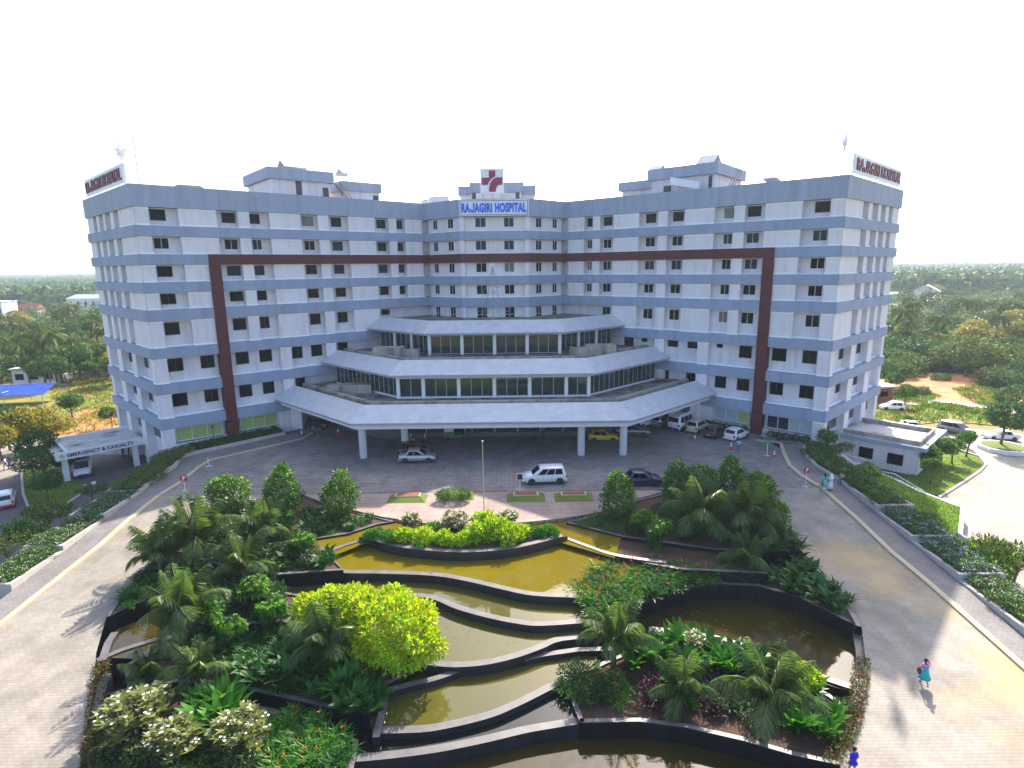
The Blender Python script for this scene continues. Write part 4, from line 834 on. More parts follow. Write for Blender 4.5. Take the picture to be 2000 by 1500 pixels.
# ------------------------------------------------------------------ stepped planters beside the walks
def planter_run(P, side, tops, labels, width):
    for i, (a, b, n_) in enumerate(tops):
        seg = P[a:b+1]; end = seg[-1]; zt = ramp(end.y) + STEP + 0.52
        if n_: zt = n_
        d = [p.copy() for p in seg]; dd = []
        for p, q in zip(d[:-1], d[1:]):
            k = max(1, int((q-p).length/1.5)); dd += [p.lerp(q, j/k) for j in range(k)]
        dd.append(d[-1]); out = []
        for j, p in enumerate(dd):
            t = (dd[min(j+1, len(dd)-1)] - dd[max(j-1, 0)]).xy.normalized(); nn = Vector((-t.y, t.x))*side; out.append(nn)
        r = tag(obj('planter', None), labels[i], 'planter', 'stepped planters along the walks'); mb = MB()
        for j in range(len(dd)-1):
            p, q = dd[j], dd[j+1]; np_, nq = out[j], out[j+1]
            for (o0, o1) in ((0.0, 0.28), (width-0.25, width)):
                mb.hexa([(p.x+np_.x*o0, p.y+np_.y*o0, LOW-.2), (q.x+nq.x*o0, q.y+nq.y*o0, LOW-.2), (q.x+nq.x*o1, q.y+nq.y*o1, LOW-.2), (p.x+np_.x*o1, p.y+np_.y*o1, LOW-.2),
                         (p.x+np_.x*o0, p.y+np_.y*o0, zt), (q.x+nq.x*o0, q.y+nq.y*o0, zt), (q.x+nq.x*o1, q.y+nq.y*o1, zt), (p.x+np_.x*o1, p.y+np_.y*o1, zt)])
        for j in (0, len(dd)-1):
            p, n_2 = dd[j], out[j]; t = (dd[min(j+1, len(dd)-1)] - dd[max(j-1, 0)]).xy.normalized()*0.26*(1 if j == 0 else -1)
            a0, a1 = (p.x+n_2.x*.281, p.y+n_2.y*.281), (p.x+n_2.x*(width-.251), p.y+n_2.y*(width-.251))
            mb.hexa([(a0[0], a0[1], LOW), (a1[0], a1[1], LOW), (a1[0]+t.x, a1[1]+t.y, LOW), (a0[0]+t.x, a0[1]+t.y, LOW), (a0[0], a0[1], zt), (a1[0], a1[1], zt), (a1[0]+t.x, a1[1]+t.y, zt), (a0[0]+t.x, a0[1]+t.y, zt)])
        mb.build('planter_wall', 'planter_wall', r); mb = MB()
        mb.poly([(p.x+n_2.x*.2, p.y+n_2.y*.2, zt-.12) for p, n_2 in zip(dd, out)] + [(p.x+n_2.x*(width-.1), p.y+n_2.y*(width-.1), zt-.12) for p, n_2 in reversed(list(zip(dd, out)))]); mb.build('soil', 'soil', r)
        PLANTERS.append((dd, out, zt, width, side, i))
PLANTERS = []
planter_run(WR, 1, [(0, 5, 0.42), (5, 6, None), (6, 7, None), (7, 8, None), (8, 9, None)], ['long curved planter of dark hedge beside the annex steps', 'planter of blue flowers above the sloping lawn', 'stepped planter of pale blue flowers below the lawn corner', 'stepped planter of low hedge beside the drive near the lime shrubs', 'lowest stepped planter beside the walking woman'], 3.4)
planter_run(WL, -1, [(0, 1, 0.5), (1, 5, 0.5), (5, 6, None), (6, 7, None), (7, 8, None), (8, 9, None)], ['long white planter under the green blinds', 'curved planter of red leaved shrubs below the emergency canopy', 'planter of blue grey groundcover beside the low tree', 'stepped planter of white flowered groundcover by the two women', 'stepped planter of pale bushes at the edge of the drive', 'lowest stepped planter of bushes on the sunlit side'], 3.2)

# ------------------------------------------------------------------ lower ground on both sides
def low(name, pts, mat, dz): sheet(name, [lo(*p) for p in pts], mat, dz)
low('lower_road', [(1700, 975), (1836, 972), (1925, 905), (1900, 880), (1860, 860), (1830, 830), (1900, 838), (2100, 858), (2300, 1000), (2300, 1400), (2050, 1250), (1900, 1080)], 'lowroad', 0.02)
low('access_road', [(1690, 783), (1800, 792), (2250, 832), (2250, 818), (1820, 780), (1690, 770)], 'lowroad', 0.02)
low('red_clearing', [(1700, 745), (1800, 722), (1900, 724), (1960, 738), (2050, 765), (2200, 800), (2100, 815), (1930, 806), (1820, 786), (1700, 772)], 'red_earth', 0.012)
low('grass_verge', [(1690, 790), (1800, 795), (2200, 833), (2200, 850), (1990, 835), (1850, 822), (1690, 840)], 'dry_grass', 0.016)
low('lower_lawn', [(1760, 950), (1790, 912), (1860, 880), (1915, 893), (1920, 912), (1838, 970)], 'lawn', 0.03)
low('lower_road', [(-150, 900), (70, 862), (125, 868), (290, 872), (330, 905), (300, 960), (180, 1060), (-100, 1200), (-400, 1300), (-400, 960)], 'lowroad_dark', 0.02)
low('entrance_paving', [(-300, 885), (0, 868), (120, 856), (300, 868), (290, 890), (100, 885), (20, 935), (-200, 960)], 'lowroad', 0.024)
low('lower_lawn', [(38, 922), (75, 910), (110, 905), (150, 940), (165, 950), (150, 972), (110, 998), (60, 1010), (40, 965)], 'lawn', 0.03)
low('grass_field', [(-200, 860), (0, 840), (110, 856), (230, 830), (215, 740), (150, 735), (100, 760), (-200, 790)], 'dry_grass', 0.012)
low('red_clearing', [(90, 855), (235, 842), (222, 795), (160, 800), (120, 820)], 'red_earth', 0.016)
# sloping lawn, its white coping and the stair rail
LW = P3([(1700, 930, -0.35), (1714, 921, -1.0), (1752, 938, -1.5), (1790, 958, -1.9), (1835, 976, -2.2), (1875, 991, -2.4), (1870, 1039, -2.55), (1855, 1042, -2.3), (1800, 1012, -1.4), (1750, 988, -0.9), (1712, 965, -0.5)])
mb = MB(); mb.prism([tuple(p) for p in LW][::-1], LOW-.2, 0, 1); struct(mb.build('sloping_lawn', ['lawn', 'planter_wall']))
mb = MB(); thick(mb, P3([(1700, 916, -0.7), (1714, 923, -0.95), (1752, 939, -1.4), (1790, 958, -1.8), (1835, 975, -2.1), (1875, 991, -2.35), (1870, 1040, -2.5), (1900, 1060, -2.9)]), 0.35, LOW-.2, side=1, mi_s=0); o = mb.build('lawn_coping', ['whitewall', 'whitewall']); tag(o, 'low white coping wall along the edge of the sloping lawn', 'wall')
RL = P3([(1626, 868, 0.2), (1664, 892, -0.4), (1680, 893, -0.8), (1724, 921, -1.2), (1746, 925, -1.4), (1800, 957, -2.0)])
r = tag(obj('stair_railing', None), 'white metal railing stepping down beside the annex', 'railing'); mb = MB(); mb.tube([p + Vector((0, 0, .0)) for p in RL], 0.04, 6); mb.build('handrail', 'frame_white', r)
for i in range(len(RL)-1):
    n = max(2, int((RL[i+1]-RL[i]).length/0.28))
    for k in range(n): q = RL[i].lerp(RL[i+1], k/n); mb = MB(); mb.tube([q - Vector((0, 0, 1.0)), q], 0.018, 4); mb.build('baluster', 'frame_white', r)
mb = MB(); d = [p - Vector((0, 0, 1.05)) for p in RL]; thick(mb, d, 1.4, LOW-.2, side=1, mi_s=0); o = mb.build('annex_steps', ['planter_wall', 'planter_wall']); tag(o, 'sloping concrete flight between the railing and the annex', 'steps')
def kerbline(label, pts, h=0.18):
    P = [lo(*p) for p in pts]; mb = MB(); ribbon(mb, P, 0.25, -0.1, h, 1); o = mb.build('kerb', 'planter_wall'); struct(o)
kerbline('', [(1836, 973), (1870, 952), (1915, 922), (1927, 908), (1915, 893), (1870, 878)]); kerbline('', [(38, 922), (42, 968), (58, 1010), (110, 1000), (155, 970), (168, 948)])
p = lo(1958, 878); r = thing('tree_planter', 'low white many sided planter ring round the dark tree on the lower road', 'planter', p)
mb = MB(); mb.lathe([(3.0, 0), (3.0, 0.55)], 9); mb.build('planter_ring', 'whitewall', r); mb = MB(); mb.lathe([(2.7, 0.5), (2.5, 0.62), (0.1, 0.7)], 9); mb.build('soil', 'lawn', r)
# ------------------------------------------------------------------ plants
RN = np.random.default_rng(11)
def unit(v): return v/np.maximum(1e-9, np.linalg.norm(v, axis=-1, keepdims=True))
def leaves(C, D, N, ln, wd, fold=0.25, droop=0.0):
    """kite shaped leaves: C base points, D lengthwise directions, N rough normals, ln lengths, wd widths -> verts, faces"""
    n = len(C); S = unit(np.cross(D, N)); Nn = unit(np.cross(S, D)); ln = ln.reshape(-1, 1); wd = wd.reshape(-1, 1)
    mid = C + D*ln*0.45; tip = C + D*ln - np.array([0, 0, 1.0])*droop*ln
    V = np.stack([C, mid + S*wd*.5 - Nn*wd*fold, tip, mid - S*wd*.5 - Nn*wd*fold], 1).reshape(-1, 3)
    i = np.arange(n)*4
    return V, np.concatenate([np.stack([i, i+1, i+2], 1), np.stack([i, i+2, i+3], 1)])
def npmesh(name, parts, mats):
    """parts: list of (verts, faces, material index)"""
    me = bpy.data.meshes.new(name); V = []; Fc = []; mi = []; o = 0
    for v, f, m in parts: V.append(np.asarray(v, float)); Fc.append(np.asarray(f)+o); mi += [m]*len(f); o += len(v)
    V = np.concatenate(V); Fc = np.concatenate(Fc)
    me.vertices.add(len(V)); me.vertices.foreach_set('co', V.ravel()); nf, k = Fc.shape
    me.loops.add(nf*k); me.loops.foreach_set('vertex_index', Fc.ravel().astype(np.int32)); me.polygons.add(nf)
    me.polygons.foreach_set('loop_start', np.arange(nf, dtype=np.int32)*k); me.polygons.foreach_set('material_index', np.array(mi, np.int32))
    for m in mats: me.materials.append(MAT[m])
    me.update(calc_edges=True); return me
def rdir(n, up=0.0):
    d = RN.normal(size=(n, 3)); d[:, 2] += up; return unit(d)
def blobs_pts(blobs, n, shell=0.3):
    b = np.array(blobs, float); w = (b[:, 3]*b[:, 4] + b[:, 4]*b[:, 5] + b[:, 3]*b[:, 5]); k = RN.choice(len(b), n, p=w/w.sum())
    d = rdir(n); ph = k*1.7; r = (1 - shell*RN.random(n)**1.6)*(1+.10*np.sin(7*d[:,0]+ph)*np.sin(6*d[:,1]+2*ph)+.09*np.sin(8*d[:,2]+5*d[:,0]+ph)+.05*np.sin(15*d[:,1]-11*d[:,2])); P = b[k, :3] + d*b[k, 3:6]*r[:, None]
    keep = np.ones(n, bool)                                # drop points buried deep inside another blob
    for j in range(len(b)): q = ((P-b[j, :3])/b[j, 3:6]); keep &= ~((k != j) & ((q*q).sum(1) < 0.45))
    return P[keep], unit(d[keep]/b[k[keep], 3:6])
def crown(name, blobs, n, ln, mat, asp=0.5, shell=0.35, out=0.55, up=0.25, flower=None, fn=0, extra=None, fs=0.12):
    P, O = blobs_pts(blobs, n, shell); m = len(P)
    D = unit(O*out + rdir(m)*0.8 + np.array([0, 0, up-0.15])); Nn = unit(O + rdir(m)*0.5 + np.array([0, 0, up]))
    L = ln*(0.6+0.8*RN.random(m)); V, Fx = leaves(P, D, Nn, L, L*asp); parts = [(V, Fx, 0)]; mats = [mat]
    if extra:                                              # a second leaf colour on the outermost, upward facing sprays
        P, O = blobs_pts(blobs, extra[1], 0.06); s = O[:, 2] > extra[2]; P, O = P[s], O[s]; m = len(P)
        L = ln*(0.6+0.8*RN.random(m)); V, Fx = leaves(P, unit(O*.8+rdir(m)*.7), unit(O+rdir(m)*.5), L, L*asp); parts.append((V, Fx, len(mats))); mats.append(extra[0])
    if flower:
        P, O = blobs_pts(blobs, fn, 0.04); P = P + O*0.08; s = O[:, 2] > -0.3; P, O = P[s], O[s]; m = len(P)
        for q in range(3):
            D = unit(np.cross(O, rdir(m))); V, Fx = leaves(P - D*fs*.5, D, O, np.full(m, fs), np.full(m, fs*.6)); parts.append((V, Fx, len(mats)))
        mats.append(flower)
    return npmesh(name, parts, mats)
def trunk_mesh(h, r, mat='trunk', limbs=5, spread=1.0, seed=0, bend=0.1):
    rr = random.Random(seed); mb = MB(); p = [(0, 0, -0.15)]; x = y = 0
    for i in range(1, 5): x += rr.uniform(-bend, bend)*h*.25; y += rr.uniform(-bend, bend)*h*.25; p.append((x, y, h*i/4))
    mb.tube(p, [r*1.25, r, r*.85, r*.7, r*.5], 7)
    for k in range(limbs):
        a = 2*math.pi*k/limbs + rr.uniform(-.4, .4); z0 = h*rr.uniform(.5, .85); q = (x*.7, y*.7, z0); l = spread*rr.uniform(.7, 1.1)
        mb.tube([q, (q[0]+math.cos(a)*l*.5, q[1]+math.sin(a)*l*.5, z0+l*.45), (q[0]+math.cos(a)*l, q[1]+math.sin(a)*l, z0+l*rr.uniform(.7, 1.0))], [r*.5, r*.35, r*.15], 5)
    return mb.mesh('trunk', mat, True)
def plant(name, label, cat, loc, parts, group=None, rz=0.0, sc=1.0):
    r = thing(name, label, cat, loc, rz, group, sc)
    for nm, me in parts: obj(nm, me, r)
    return r
def blade(n, ln, wd, th0, th1, arch, seg=4, fold=0.0, az=None, base_r=0.05, base_h=0.0):
    """n long arching leaves from a common base -> verts, quads"""
    az = RN.random(n)*2*math.pi if az is None else az; th = th0 + (th1-th0)*RN.random(n); L = ln*(0.7+0.5*RN.random(n)); V = []; Fx = []
    prof = np.interp(np.linspace(0, 1, seg+1), [0, .25, .6, 1], [0.18, 0.85, 1.0, 0.06])
    for i in range(n):
        o = len(V); x, z = base_r*RN.random(), base_h*RN.random(); t = th[i]; s = np.array([-math.sin(az[i]), math.cos(az[i])]); d = np.array([math.cos(az[i]), math.sin(az[i])]); tw = RN.normal()*0.25
        for j in range(seg+1):
            w = wd*prof[j]*(0.8+0.4*((i*7) % 5)/5); p = d*x
            V += [(p[0]+s[0]*w/2, p[1]+s[1]*w/2, z+w*fold+tw*w*.4), (p[0]-s[0]*w/2, p[1]-s[1]*w/2, z+w*fold-tw*w*.4)]
            x += math.cos(t)*L[i]/seg; z += math.sin(t)*L[i]/seg; t -= arch/seg
        for j in range(seg): q = o+2*j; Fx.append((q, q+1, q+3, q+2))
    return np.array(V), np.array(Fx)

# palms: trunk and separate feather fronds
def frond_mesh(L, droop, seed):
    r = np.random.default_rng(seed); n = 40; t = np.linspace(0.1, 1, n); ang = 1.05 - droop*t**1.3; ds = L/n; x = np.cumsum(np.cos(ang)*ds); z = np.cumsum(np.sin(ang)*ds)
    parts = []; mb = MB(); mb.tube([(0, 0, 0)] + [(x[i], 0, z[i]) for i in range(0, n, 4)], [0.05*(1-.85*i/11) for i in range(12)][:1+len(range(0, n, 4))], 5)
    for s in (-1, 1):
        m = n; C = np.stack([x, np.zeros(m), z], 1); ln = L*0.31*np.sin(np.clip(t*2.7+.25, 0, 3.0))**.7*(0.85+0.3*r.random(m)); fwd = 0.55
        D = np.stack([np.cos(ang)*fwd, s*np.full(m, .8), np.sin(ang)*fwd-0.28-.35*r.random(m)], 1); Nn = np.stack([-np.sin(ang), np.zeros(m), np.cos(ang)], 1)
        V, Fx = leaves(C, unit(D), Nn, ln, L*.020*(.8+.5*r.random(m)), 0.2, 0.34); parts.append((V, Fx, 0))
    v = np.array(mb.v); tri = np.array([(f[0], f[k], f[k+1]) for f in mb.f for k in range(1, len(f)-1)]); parts.append((v, tri, 0)); return npmesh('frond', parts, ['leaf_palm'])
FRONDS = [frond_mesh(3.0, d, 40+i) for i, d in enumerate((0.45, 1.0, 1.7, 2.3))]
def palm(label, loc, th, size, group='feather palms in the garden beds', nf=13, rz=0.0, cat='palm tree', name='palm_tree', seed=0):
    r = thing(name, label, cat, loc, rz, group); rr = random.Random(seed+5); mb = MB()
    bx, by = rr.uniform(-.2, .2), rr.uniform(-.2, .2); mb.tube([(0, 0, -.2), (bx*.4, by*.4, th*.5), (bx, by, th)], [0.2*size, 0.14*size, 0.11*size], 8); mb.build('trunk', 'palmtrunk', r, True)
    for k in range(nf):
        f = min(3, int(k/nf*4)); a = k*2.399+rr.uniform(-.2, .2); o = obj('frond', FRONDS[f], r, (bx, by, th-0.05*f)); s = size*rr.uniform(.85, 1.1); o.scale = (s, s, s); o.rotation_euler = (rr.uniform(-.25, .25), -0.50+0.2*f+rr.uniform(-.12, .12), a)
    return r
bx_ = 0
def zat(px, py, z): return at(px, py, z)
PALMS = [((312, 1112, -.6), 1.0, 1.05, 'feather palm leaning out over the sunlit drive'), ((388, 1094, -.6), 1.9, 1.25, 'tall upright palm with a brown stem beside the dark umbrella tree'),
         ((511, 1068, -.3), 1.3, 1.1, 'palm behind the olive pool corner, below the round clipped tree'), ((474, 1140, -.9), 1.3, 1.0, 'shaded palm in the middle of the dense clump'),
         ((362, 1256, -1.6), 2.0, 1.15, 'palm with drooping yellowed fronds over the small pool'), ((640, 1300, -1.8), 1.5, 1.05, 'palm standing against the bright lime bush'),
         ((1369, 1045, -.3), 1.7, 1.35, 'largest palm with pale arching fronds near the dark blue car'), ((1459, 1051, -.3), 1.8, 1.2, 'upright palm beside the round shaded trees'),
         ((1197, 1296, -2.2), 1.5, 1.0, 'palm by the right ends of the black weirs'), ((1330, 1372, -2.4), 0.7, 0.85, 'low palm among the purple plants'), ((1490, 1440, -2.4), 2.4, 1.1, 'palm on a thin leaning stem in the front bed'),
         ((390, 1338, -1.8), 0.8, .75, 'small shaded palm above the curved black wall'), ((1455, 1105, -.9), 0.6, .85, 'drooping low palm in the shaded bed of orange flowers'), ((285, 1335, -1.9), 0.35, .7, 'yellow green young palm beside the black seat wall')]
for i, (p, th, s, lb) in enumerate(PALMS): palm(lb, at(*p), th, s, nf=(15 if s > 1 else 11), rz=i*1.3, seed=i)

# clipped ficus trees
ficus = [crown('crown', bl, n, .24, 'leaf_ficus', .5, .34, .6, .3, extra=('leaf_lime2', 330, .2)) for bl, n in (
    ([(0, 0, 1.75, 1.75, 1.75, 1.6), (.4, .3, 2.5, 1.1, 1.1, .9)], 3600), ([(0, 0, 1.5, 1.6, 1.6, 1.3), (.1, 0, 2.4, 1.3, 1.3, 1.2), (0, .1, 3.3, .85, .85, 1.0), (-.2, 0, 4.0, .45, .4, .5)], 3900), ([(0, 0, 1.5, 1.5, 1.5, 1.35), (0, .1, 2.5, 1.25, 1.2, 1.1), (.1, 0, 3.4, .7, .75, .85), (-.4, -.2, 1.9, 1.3, 1.2, 1.1)], 3700))]
ftr = trunk_mesh(1.6, .09, limbs=4, spread=.8, seed=2)
for p, k, s, lb in (((450, 1003, 0), 0, 1.05, 'rounded clipped tree, broadest of the row behind the palms'), ((555, 1004, -.1), 1, 1.08, 'dark pointed clipped tree in the middle of the row'), ((669, 1006, -.1), 2, 1.02, 'pointed clipped tree next to the sunlit deck'),
                    ((1206, 1010, -.1), 1, .98, 'clipped cone tree in front of the dark blue car'), ((1320, 984, 0), 2, 1.0, 'dark rounded tree between the blue car and the large palm'), ((1362, 982, 0), 0, 1.05, 'light green rounded tree beside the dark one near the blue car'),
                    ((1425, 985, 0), 1, 1.05, 'tall pointed tree behind the upright palm'), ((1470, 996, 0), 0, 1.0, 'wide round tree at the edge of the drive'), ((1500, 1040, -.2), 0, .85, 'dark drooping tree at the edge of the drive')):
    plant('clipped_tree', lb, 'tree', at(*p), (('trunk', ftr), ('crown', ficus[k])), 'clipped trees round the garden', k*1.7+p[0], s)

# umbrella trees: domes of drooping leaflets
def umbrella_mesh(seed, nd=22, R_=.95):
    r = np.random.default_rng(seed); parts = []
    for i in range(nd):
        d = unit(r.normal(size=3)+np.array([0, 0, .75])); c = np.array([0, 0, .9]) + d*np.array([R_, R_, R_*.95])*(.75+.3*r.random()); m = 22
        for ring in range(3):
            az = r.random(m)*6.283; el = (.75, .2, -.35)[ring]; C = np.repeat(c[None], m, 0) + np.stack([np.cos(az)*.05*(ring+1), np.sin(az)*.05*(ring+1), np.zeros(m)+.12-.09*ring], 1)
            D = unit(np.stack([np.cos(az)*math.cos(el), np.sin(az)*math.cos(el), np.full(m, math.sin(el))-.35], 1)); V, Fx = leaves(C, D, np.array([[0, 0, 1.0]]).repeat(m, 0), .36*(.8+.4*r.random(m)), np.full(m, .10), .2, .45)
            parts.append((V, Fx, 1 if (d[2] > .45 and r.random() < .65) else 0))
    return npmesh('crown', parts, ['leaf_umbrella', 'leaf_umbrella_new'])
umb = [umbrella_mesh(s) for s in (1, 2, 3)]; utr = trunk_mesh(1.1, .05, limbs=3, spread=.5, seed=5)
for p, s, lb in (((345, 1082, -.5), 1.3, 'dark umbrella tree between two tall palms'), ((405, 1232, -1.6), 1.25, 'umbrella tree with bright green domes above the shaded bed'), ((500, 1182, -1.0), 1.1, 'umbrella tree with a tall top cluster behind the lime bush'), ((535, 1225, -1.7), 1.15, 'umbrella tree touching the lime bush'),
                 ((592, 1085, -.3), 1.0, 'umbrella tree at the square planter corner'), ((562, 1022, -.2), .6, 'small umbrella tree below the dark pointed tree'), ((1256, 1040, -.2), 1.05, 'umbrella tree beside the clipped cone tree'), ((1287, 1062, -.3), 1.1, 'umbrella tree on a thin stem over the bare brown soil'), ((450, 1262, -1.7), 1.05, 'dark low umbrella tree in the shade of the palms')):
    plant('umbrella_tree', lb, 'tree', at(*p), (('trunk', utr), ('crown', umb[int(p[0]) % 3])), 'umbrella trees in the garden', p[0], s)

# the big lime bush and the lime shrubs of the island
B0 = at(770, 1298, -1.75)
def lobe(px, py, z, rx, ry, rz): p = at(px, py, z) - B0; return (p.x, p.y, p.z, rx, ry, rz)
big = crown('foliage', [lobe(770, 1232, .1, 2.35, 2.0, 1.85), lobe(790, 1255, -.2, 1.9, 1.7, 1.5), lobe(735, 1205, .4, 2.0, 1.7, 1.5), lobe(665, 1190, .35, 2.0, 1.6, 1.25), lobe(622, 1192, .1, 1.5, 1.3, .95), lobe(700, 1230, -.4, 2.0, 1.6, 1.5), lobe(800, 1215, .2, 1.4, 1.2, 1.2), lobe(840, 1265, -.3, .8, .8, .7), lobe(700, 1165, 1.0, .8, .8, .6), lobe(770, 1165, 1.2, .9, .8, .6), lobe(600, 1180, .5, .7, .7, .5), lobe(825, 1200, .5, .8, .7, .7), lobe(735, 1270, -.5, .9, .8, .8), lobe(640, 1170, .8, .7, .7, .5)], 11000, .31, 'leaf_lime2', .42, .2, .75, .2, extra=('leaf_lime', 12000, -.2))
plant('lime_bush', 'very large bright lime yellow bush beside the pale pool', 'bush', B0, (('foliage', big), ('stems', trunk_mesh(1.0, .08, limbs=6, spread=1.2, seed=4))))
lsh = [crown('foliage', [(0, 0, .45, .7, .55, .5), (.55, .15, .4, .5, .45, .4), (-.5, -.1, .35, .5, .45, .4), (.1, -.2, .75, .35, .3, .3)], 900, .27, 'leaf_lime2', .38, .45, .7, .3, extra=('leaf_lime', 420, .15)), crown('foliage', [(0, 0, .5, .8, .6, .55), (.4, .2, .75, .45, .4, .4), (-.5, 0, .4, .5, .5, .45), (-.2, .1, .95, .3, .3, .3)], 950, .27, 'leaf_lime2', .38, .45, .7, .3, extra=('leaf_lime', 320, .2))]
dsh = crown('foliage', [(0, 0, .3, .7, .5, .42), (.4, .1, .3, .5, .4, .35)], 800, .24, 'leaf_canna', .35, .35, .5, .5)
for i, (x, y, k, s) in enumerate(((790, 1056, 0, 1), (830, 1060, 1, 1.0), (868, 1062, 0, 1.0), (905, 1063, 1, .9), (930, 1055, 1, 1.15), (965, 1052, 1, 1.35), (990, 1055, 0, 1.3), (950, 1035, 1, 1.3), (1015, 1050, 0, 1.05), (738, 1050, 2, 1), (762, 1055, 2, 1), (1040, 1045, 2, 1), (1065, 1045, 2, 1), (1082, 1046, 2, .8), (850, 1040, 2, 1.1), (722, 1050, 2, .8))):
    if k == 2: plant('island_shrub', 'low deep green shrub at the tip of the island bed', 'shrub', at(x, y, zi-.1), (('foliage', dsh),), 'dark shrubs on the island bed', i*1.1, s)
    else: plant('lime_shrub', 'bright lime shrub in the row along the island wall', 'shrub', at(x, y, zi-.1), (('foliage', lsh[k]),), 'lime shrubs on the island bed', i*1.3, s)
# frangipani: bare forking branches, leaf rosettes and white flowers
def frangipani_mesh(seed, R_=1.1, nt=70, flow=.30, leaf='leaf_frangipani'):
    r = np.random.default_rng(seed); mb = MB(); parts = []; tips = []
    for i in range(nt): d = unit(r.normal(size=3)+np.array([0, 0, .55])); tips.append(np.array([0, 0, .75]) + d*np.array([R_, R_*.9, R_*.8])*(.6+.4*r.random()))
    for t in tips[::2]: mb.tube([(0, 0, .0), tuple(t*np.array([.45, .45, .5])), tuple(t-np.array([0, 0, .05]))], [.045, .03, .018], 4)
    for t in tips:
        m = 11; az = r.random(m)*6.283; D = unit(np.stack([np.cos(az), np.sin(az), .15+.6*r.random(m)], 1)); V, Fx = leaves(t[None].repeat(m, 0), D, np.array([[0, 0, 1.]]).repeat(m, 0), .30*(.7+.5*r.random(m)), np.full(m, .095), .15, .12); parts.append((V, Fx, 0))
        if r.random() < flow:
            for q in range(r.integers(1, 4)):
                c = t + np.array([r.normal()*.09, r.normal()*.09, .14+r.random()*.06]); az = np.arange(5)*1.2566+r.random(); V, Fx = leaves(c[None].repeat(5, 0), unit(np.stack([np.cos(az), np.sin(az), np.full(5, .25)], 1)), np.array([[0, 0, 1.]]).repeat(5, 0), np.full(5, .062), np.full(5, .05), .1); parts.append((V, Fx, 1))
    v = np.array(mb.v); tri = np.array([(f[0], f[k], f[k+1]) for f in mb.f for k in range(1, len(f)-1)])
    return npmesh('foliage', parts, [leaf, 'flower_white']), npmesh('branches', [(v, tri, 0)], ['trunk'])
frg = [frangipani_mesh(21, 1.0, 95, .28), frangipani_mesh(22, 1.15, 120, .33), frangipani_mesh(23, 1.0, 100, .25)]
for p, k, s, lb in (((803, 1036, 0), 0, 1.0, 'pale frangipani bush over the sunlit deck'), ((888, 1040, 0), 1, 1.15, 'widest frangipani bush in the middle of the island bed'), ((990, 1036, 0), 2, 1.15, 'frangipani bush with one tall sprig beside the flagpole'),
                    ((262, 1440, -2.35), 1, 1.55, 'large white flowered frangipani by the drive'), ((345, 1478, -2.35), 0, 1.35, 'frangipani showing bare forked stems at the bottom edge'), ((470, 1465, -2.35), 1, 1.35, 'frangipani full of white flowers beside the broad green leaves'), ((300, 1405, -2.3), 2, 1.2, 'frangipani bush below the black seat wall'), ((1355, 1275, -2.35), 2, .9, 'small white flowered frangipani above the dark pool wall')):
    f, b = frg[k]; plant('frangipani', lb, 'bush', at(*p), (('foliage', f), ('branches', b)), 'white flowered frangipani bushes', p[0], s)
# clumps of strap leaved plants
def clump(n, ln, wd, mat, fl=None, nfl=0, th=(.7, 1.45), arch=1.2, R_=.35, seg=4):
    parts = []
    for k in range(n):
        V, Fx = blade(7, ln, wd, th[0], th[1], arch, seg, base_r=.05); a, q = RN.random()*6.283, R_*math.sqrt(RN.random()); V = V + np.array([math.cos(a)*q, math.sin(a)*q, 0]); parts.append((V, Fx, 0))
    if fl:
        for k in range(nfl):
            a, q = RN.random()*6.283, R_*math.sqrt(RN.random()); c = np.array([math.cos(a)*q, math.sin(a)*q, ln*(.75+.3*RN.random())]); V, Fx = blade(4, ln*.2, ln*.06, .2, 1.3, -.3, 2); parts.append((V+c, Fx, 1))
    return npmesh('foliage', parts, [mat] + ([fl] if fl else []))
hel = [clump(13, .95, .085, 'leaf_canna', 'flower_orange', 1, R_=.5), clump(13, .9, .085, 'leaf_deep', None, 0, R_=.5), clump(9, .9, .11, 'leaf_deep', None, R_=.45)]
can = [clump(4, 1.35, .36, 'leaf_canna', None, 0, (.95, 1.5), .7, .35, 5), clump(4, 1.2, .42, 'leaf_deep', None, 0, (.7, 1.4), .9, .35, 5)]
pur = clump(6, .75, .13, 'leaf_purple', None, 0, (.5, 1.5), .9, .3)
grs = clump(10, .55, .05, 'leaf_canna', None, 0, (.6, 1.4), 1.4, .5); shr = crown('foliage', [(0, 0, .4, .7, .65, .5), (.4, .3, .35, .5, .5, .4)], 800, .17, 'leaf_shade', .45, .5)
def inside(P, x, y):
    c = False; j = len(P)-1
    for i in range(len(P)):
        if (P[i][1] > y) != (P[j][1] > y) and x < (P[j][0]-P[i][0])*(y-P[i][1])/(P[j][1]-P[i][1])+P[i][0]: c = not c
        j = i
    return c
LAND = [(p, n_) for (p, *_), n_ in zip(PALMS, ('palm leaning over the drive', 'tall upright palm', 'palm below the round clipped tree', 'shaded middle palm', 'yellowed palm', 'palm against the lime bush', 'largest palm', 'palm by the round trees', 'palm by the weirs', 'low palm', 'palm on the leaning stem', 'palm above the curved wall', 'drooping palm', 'yellow green young palm'))]
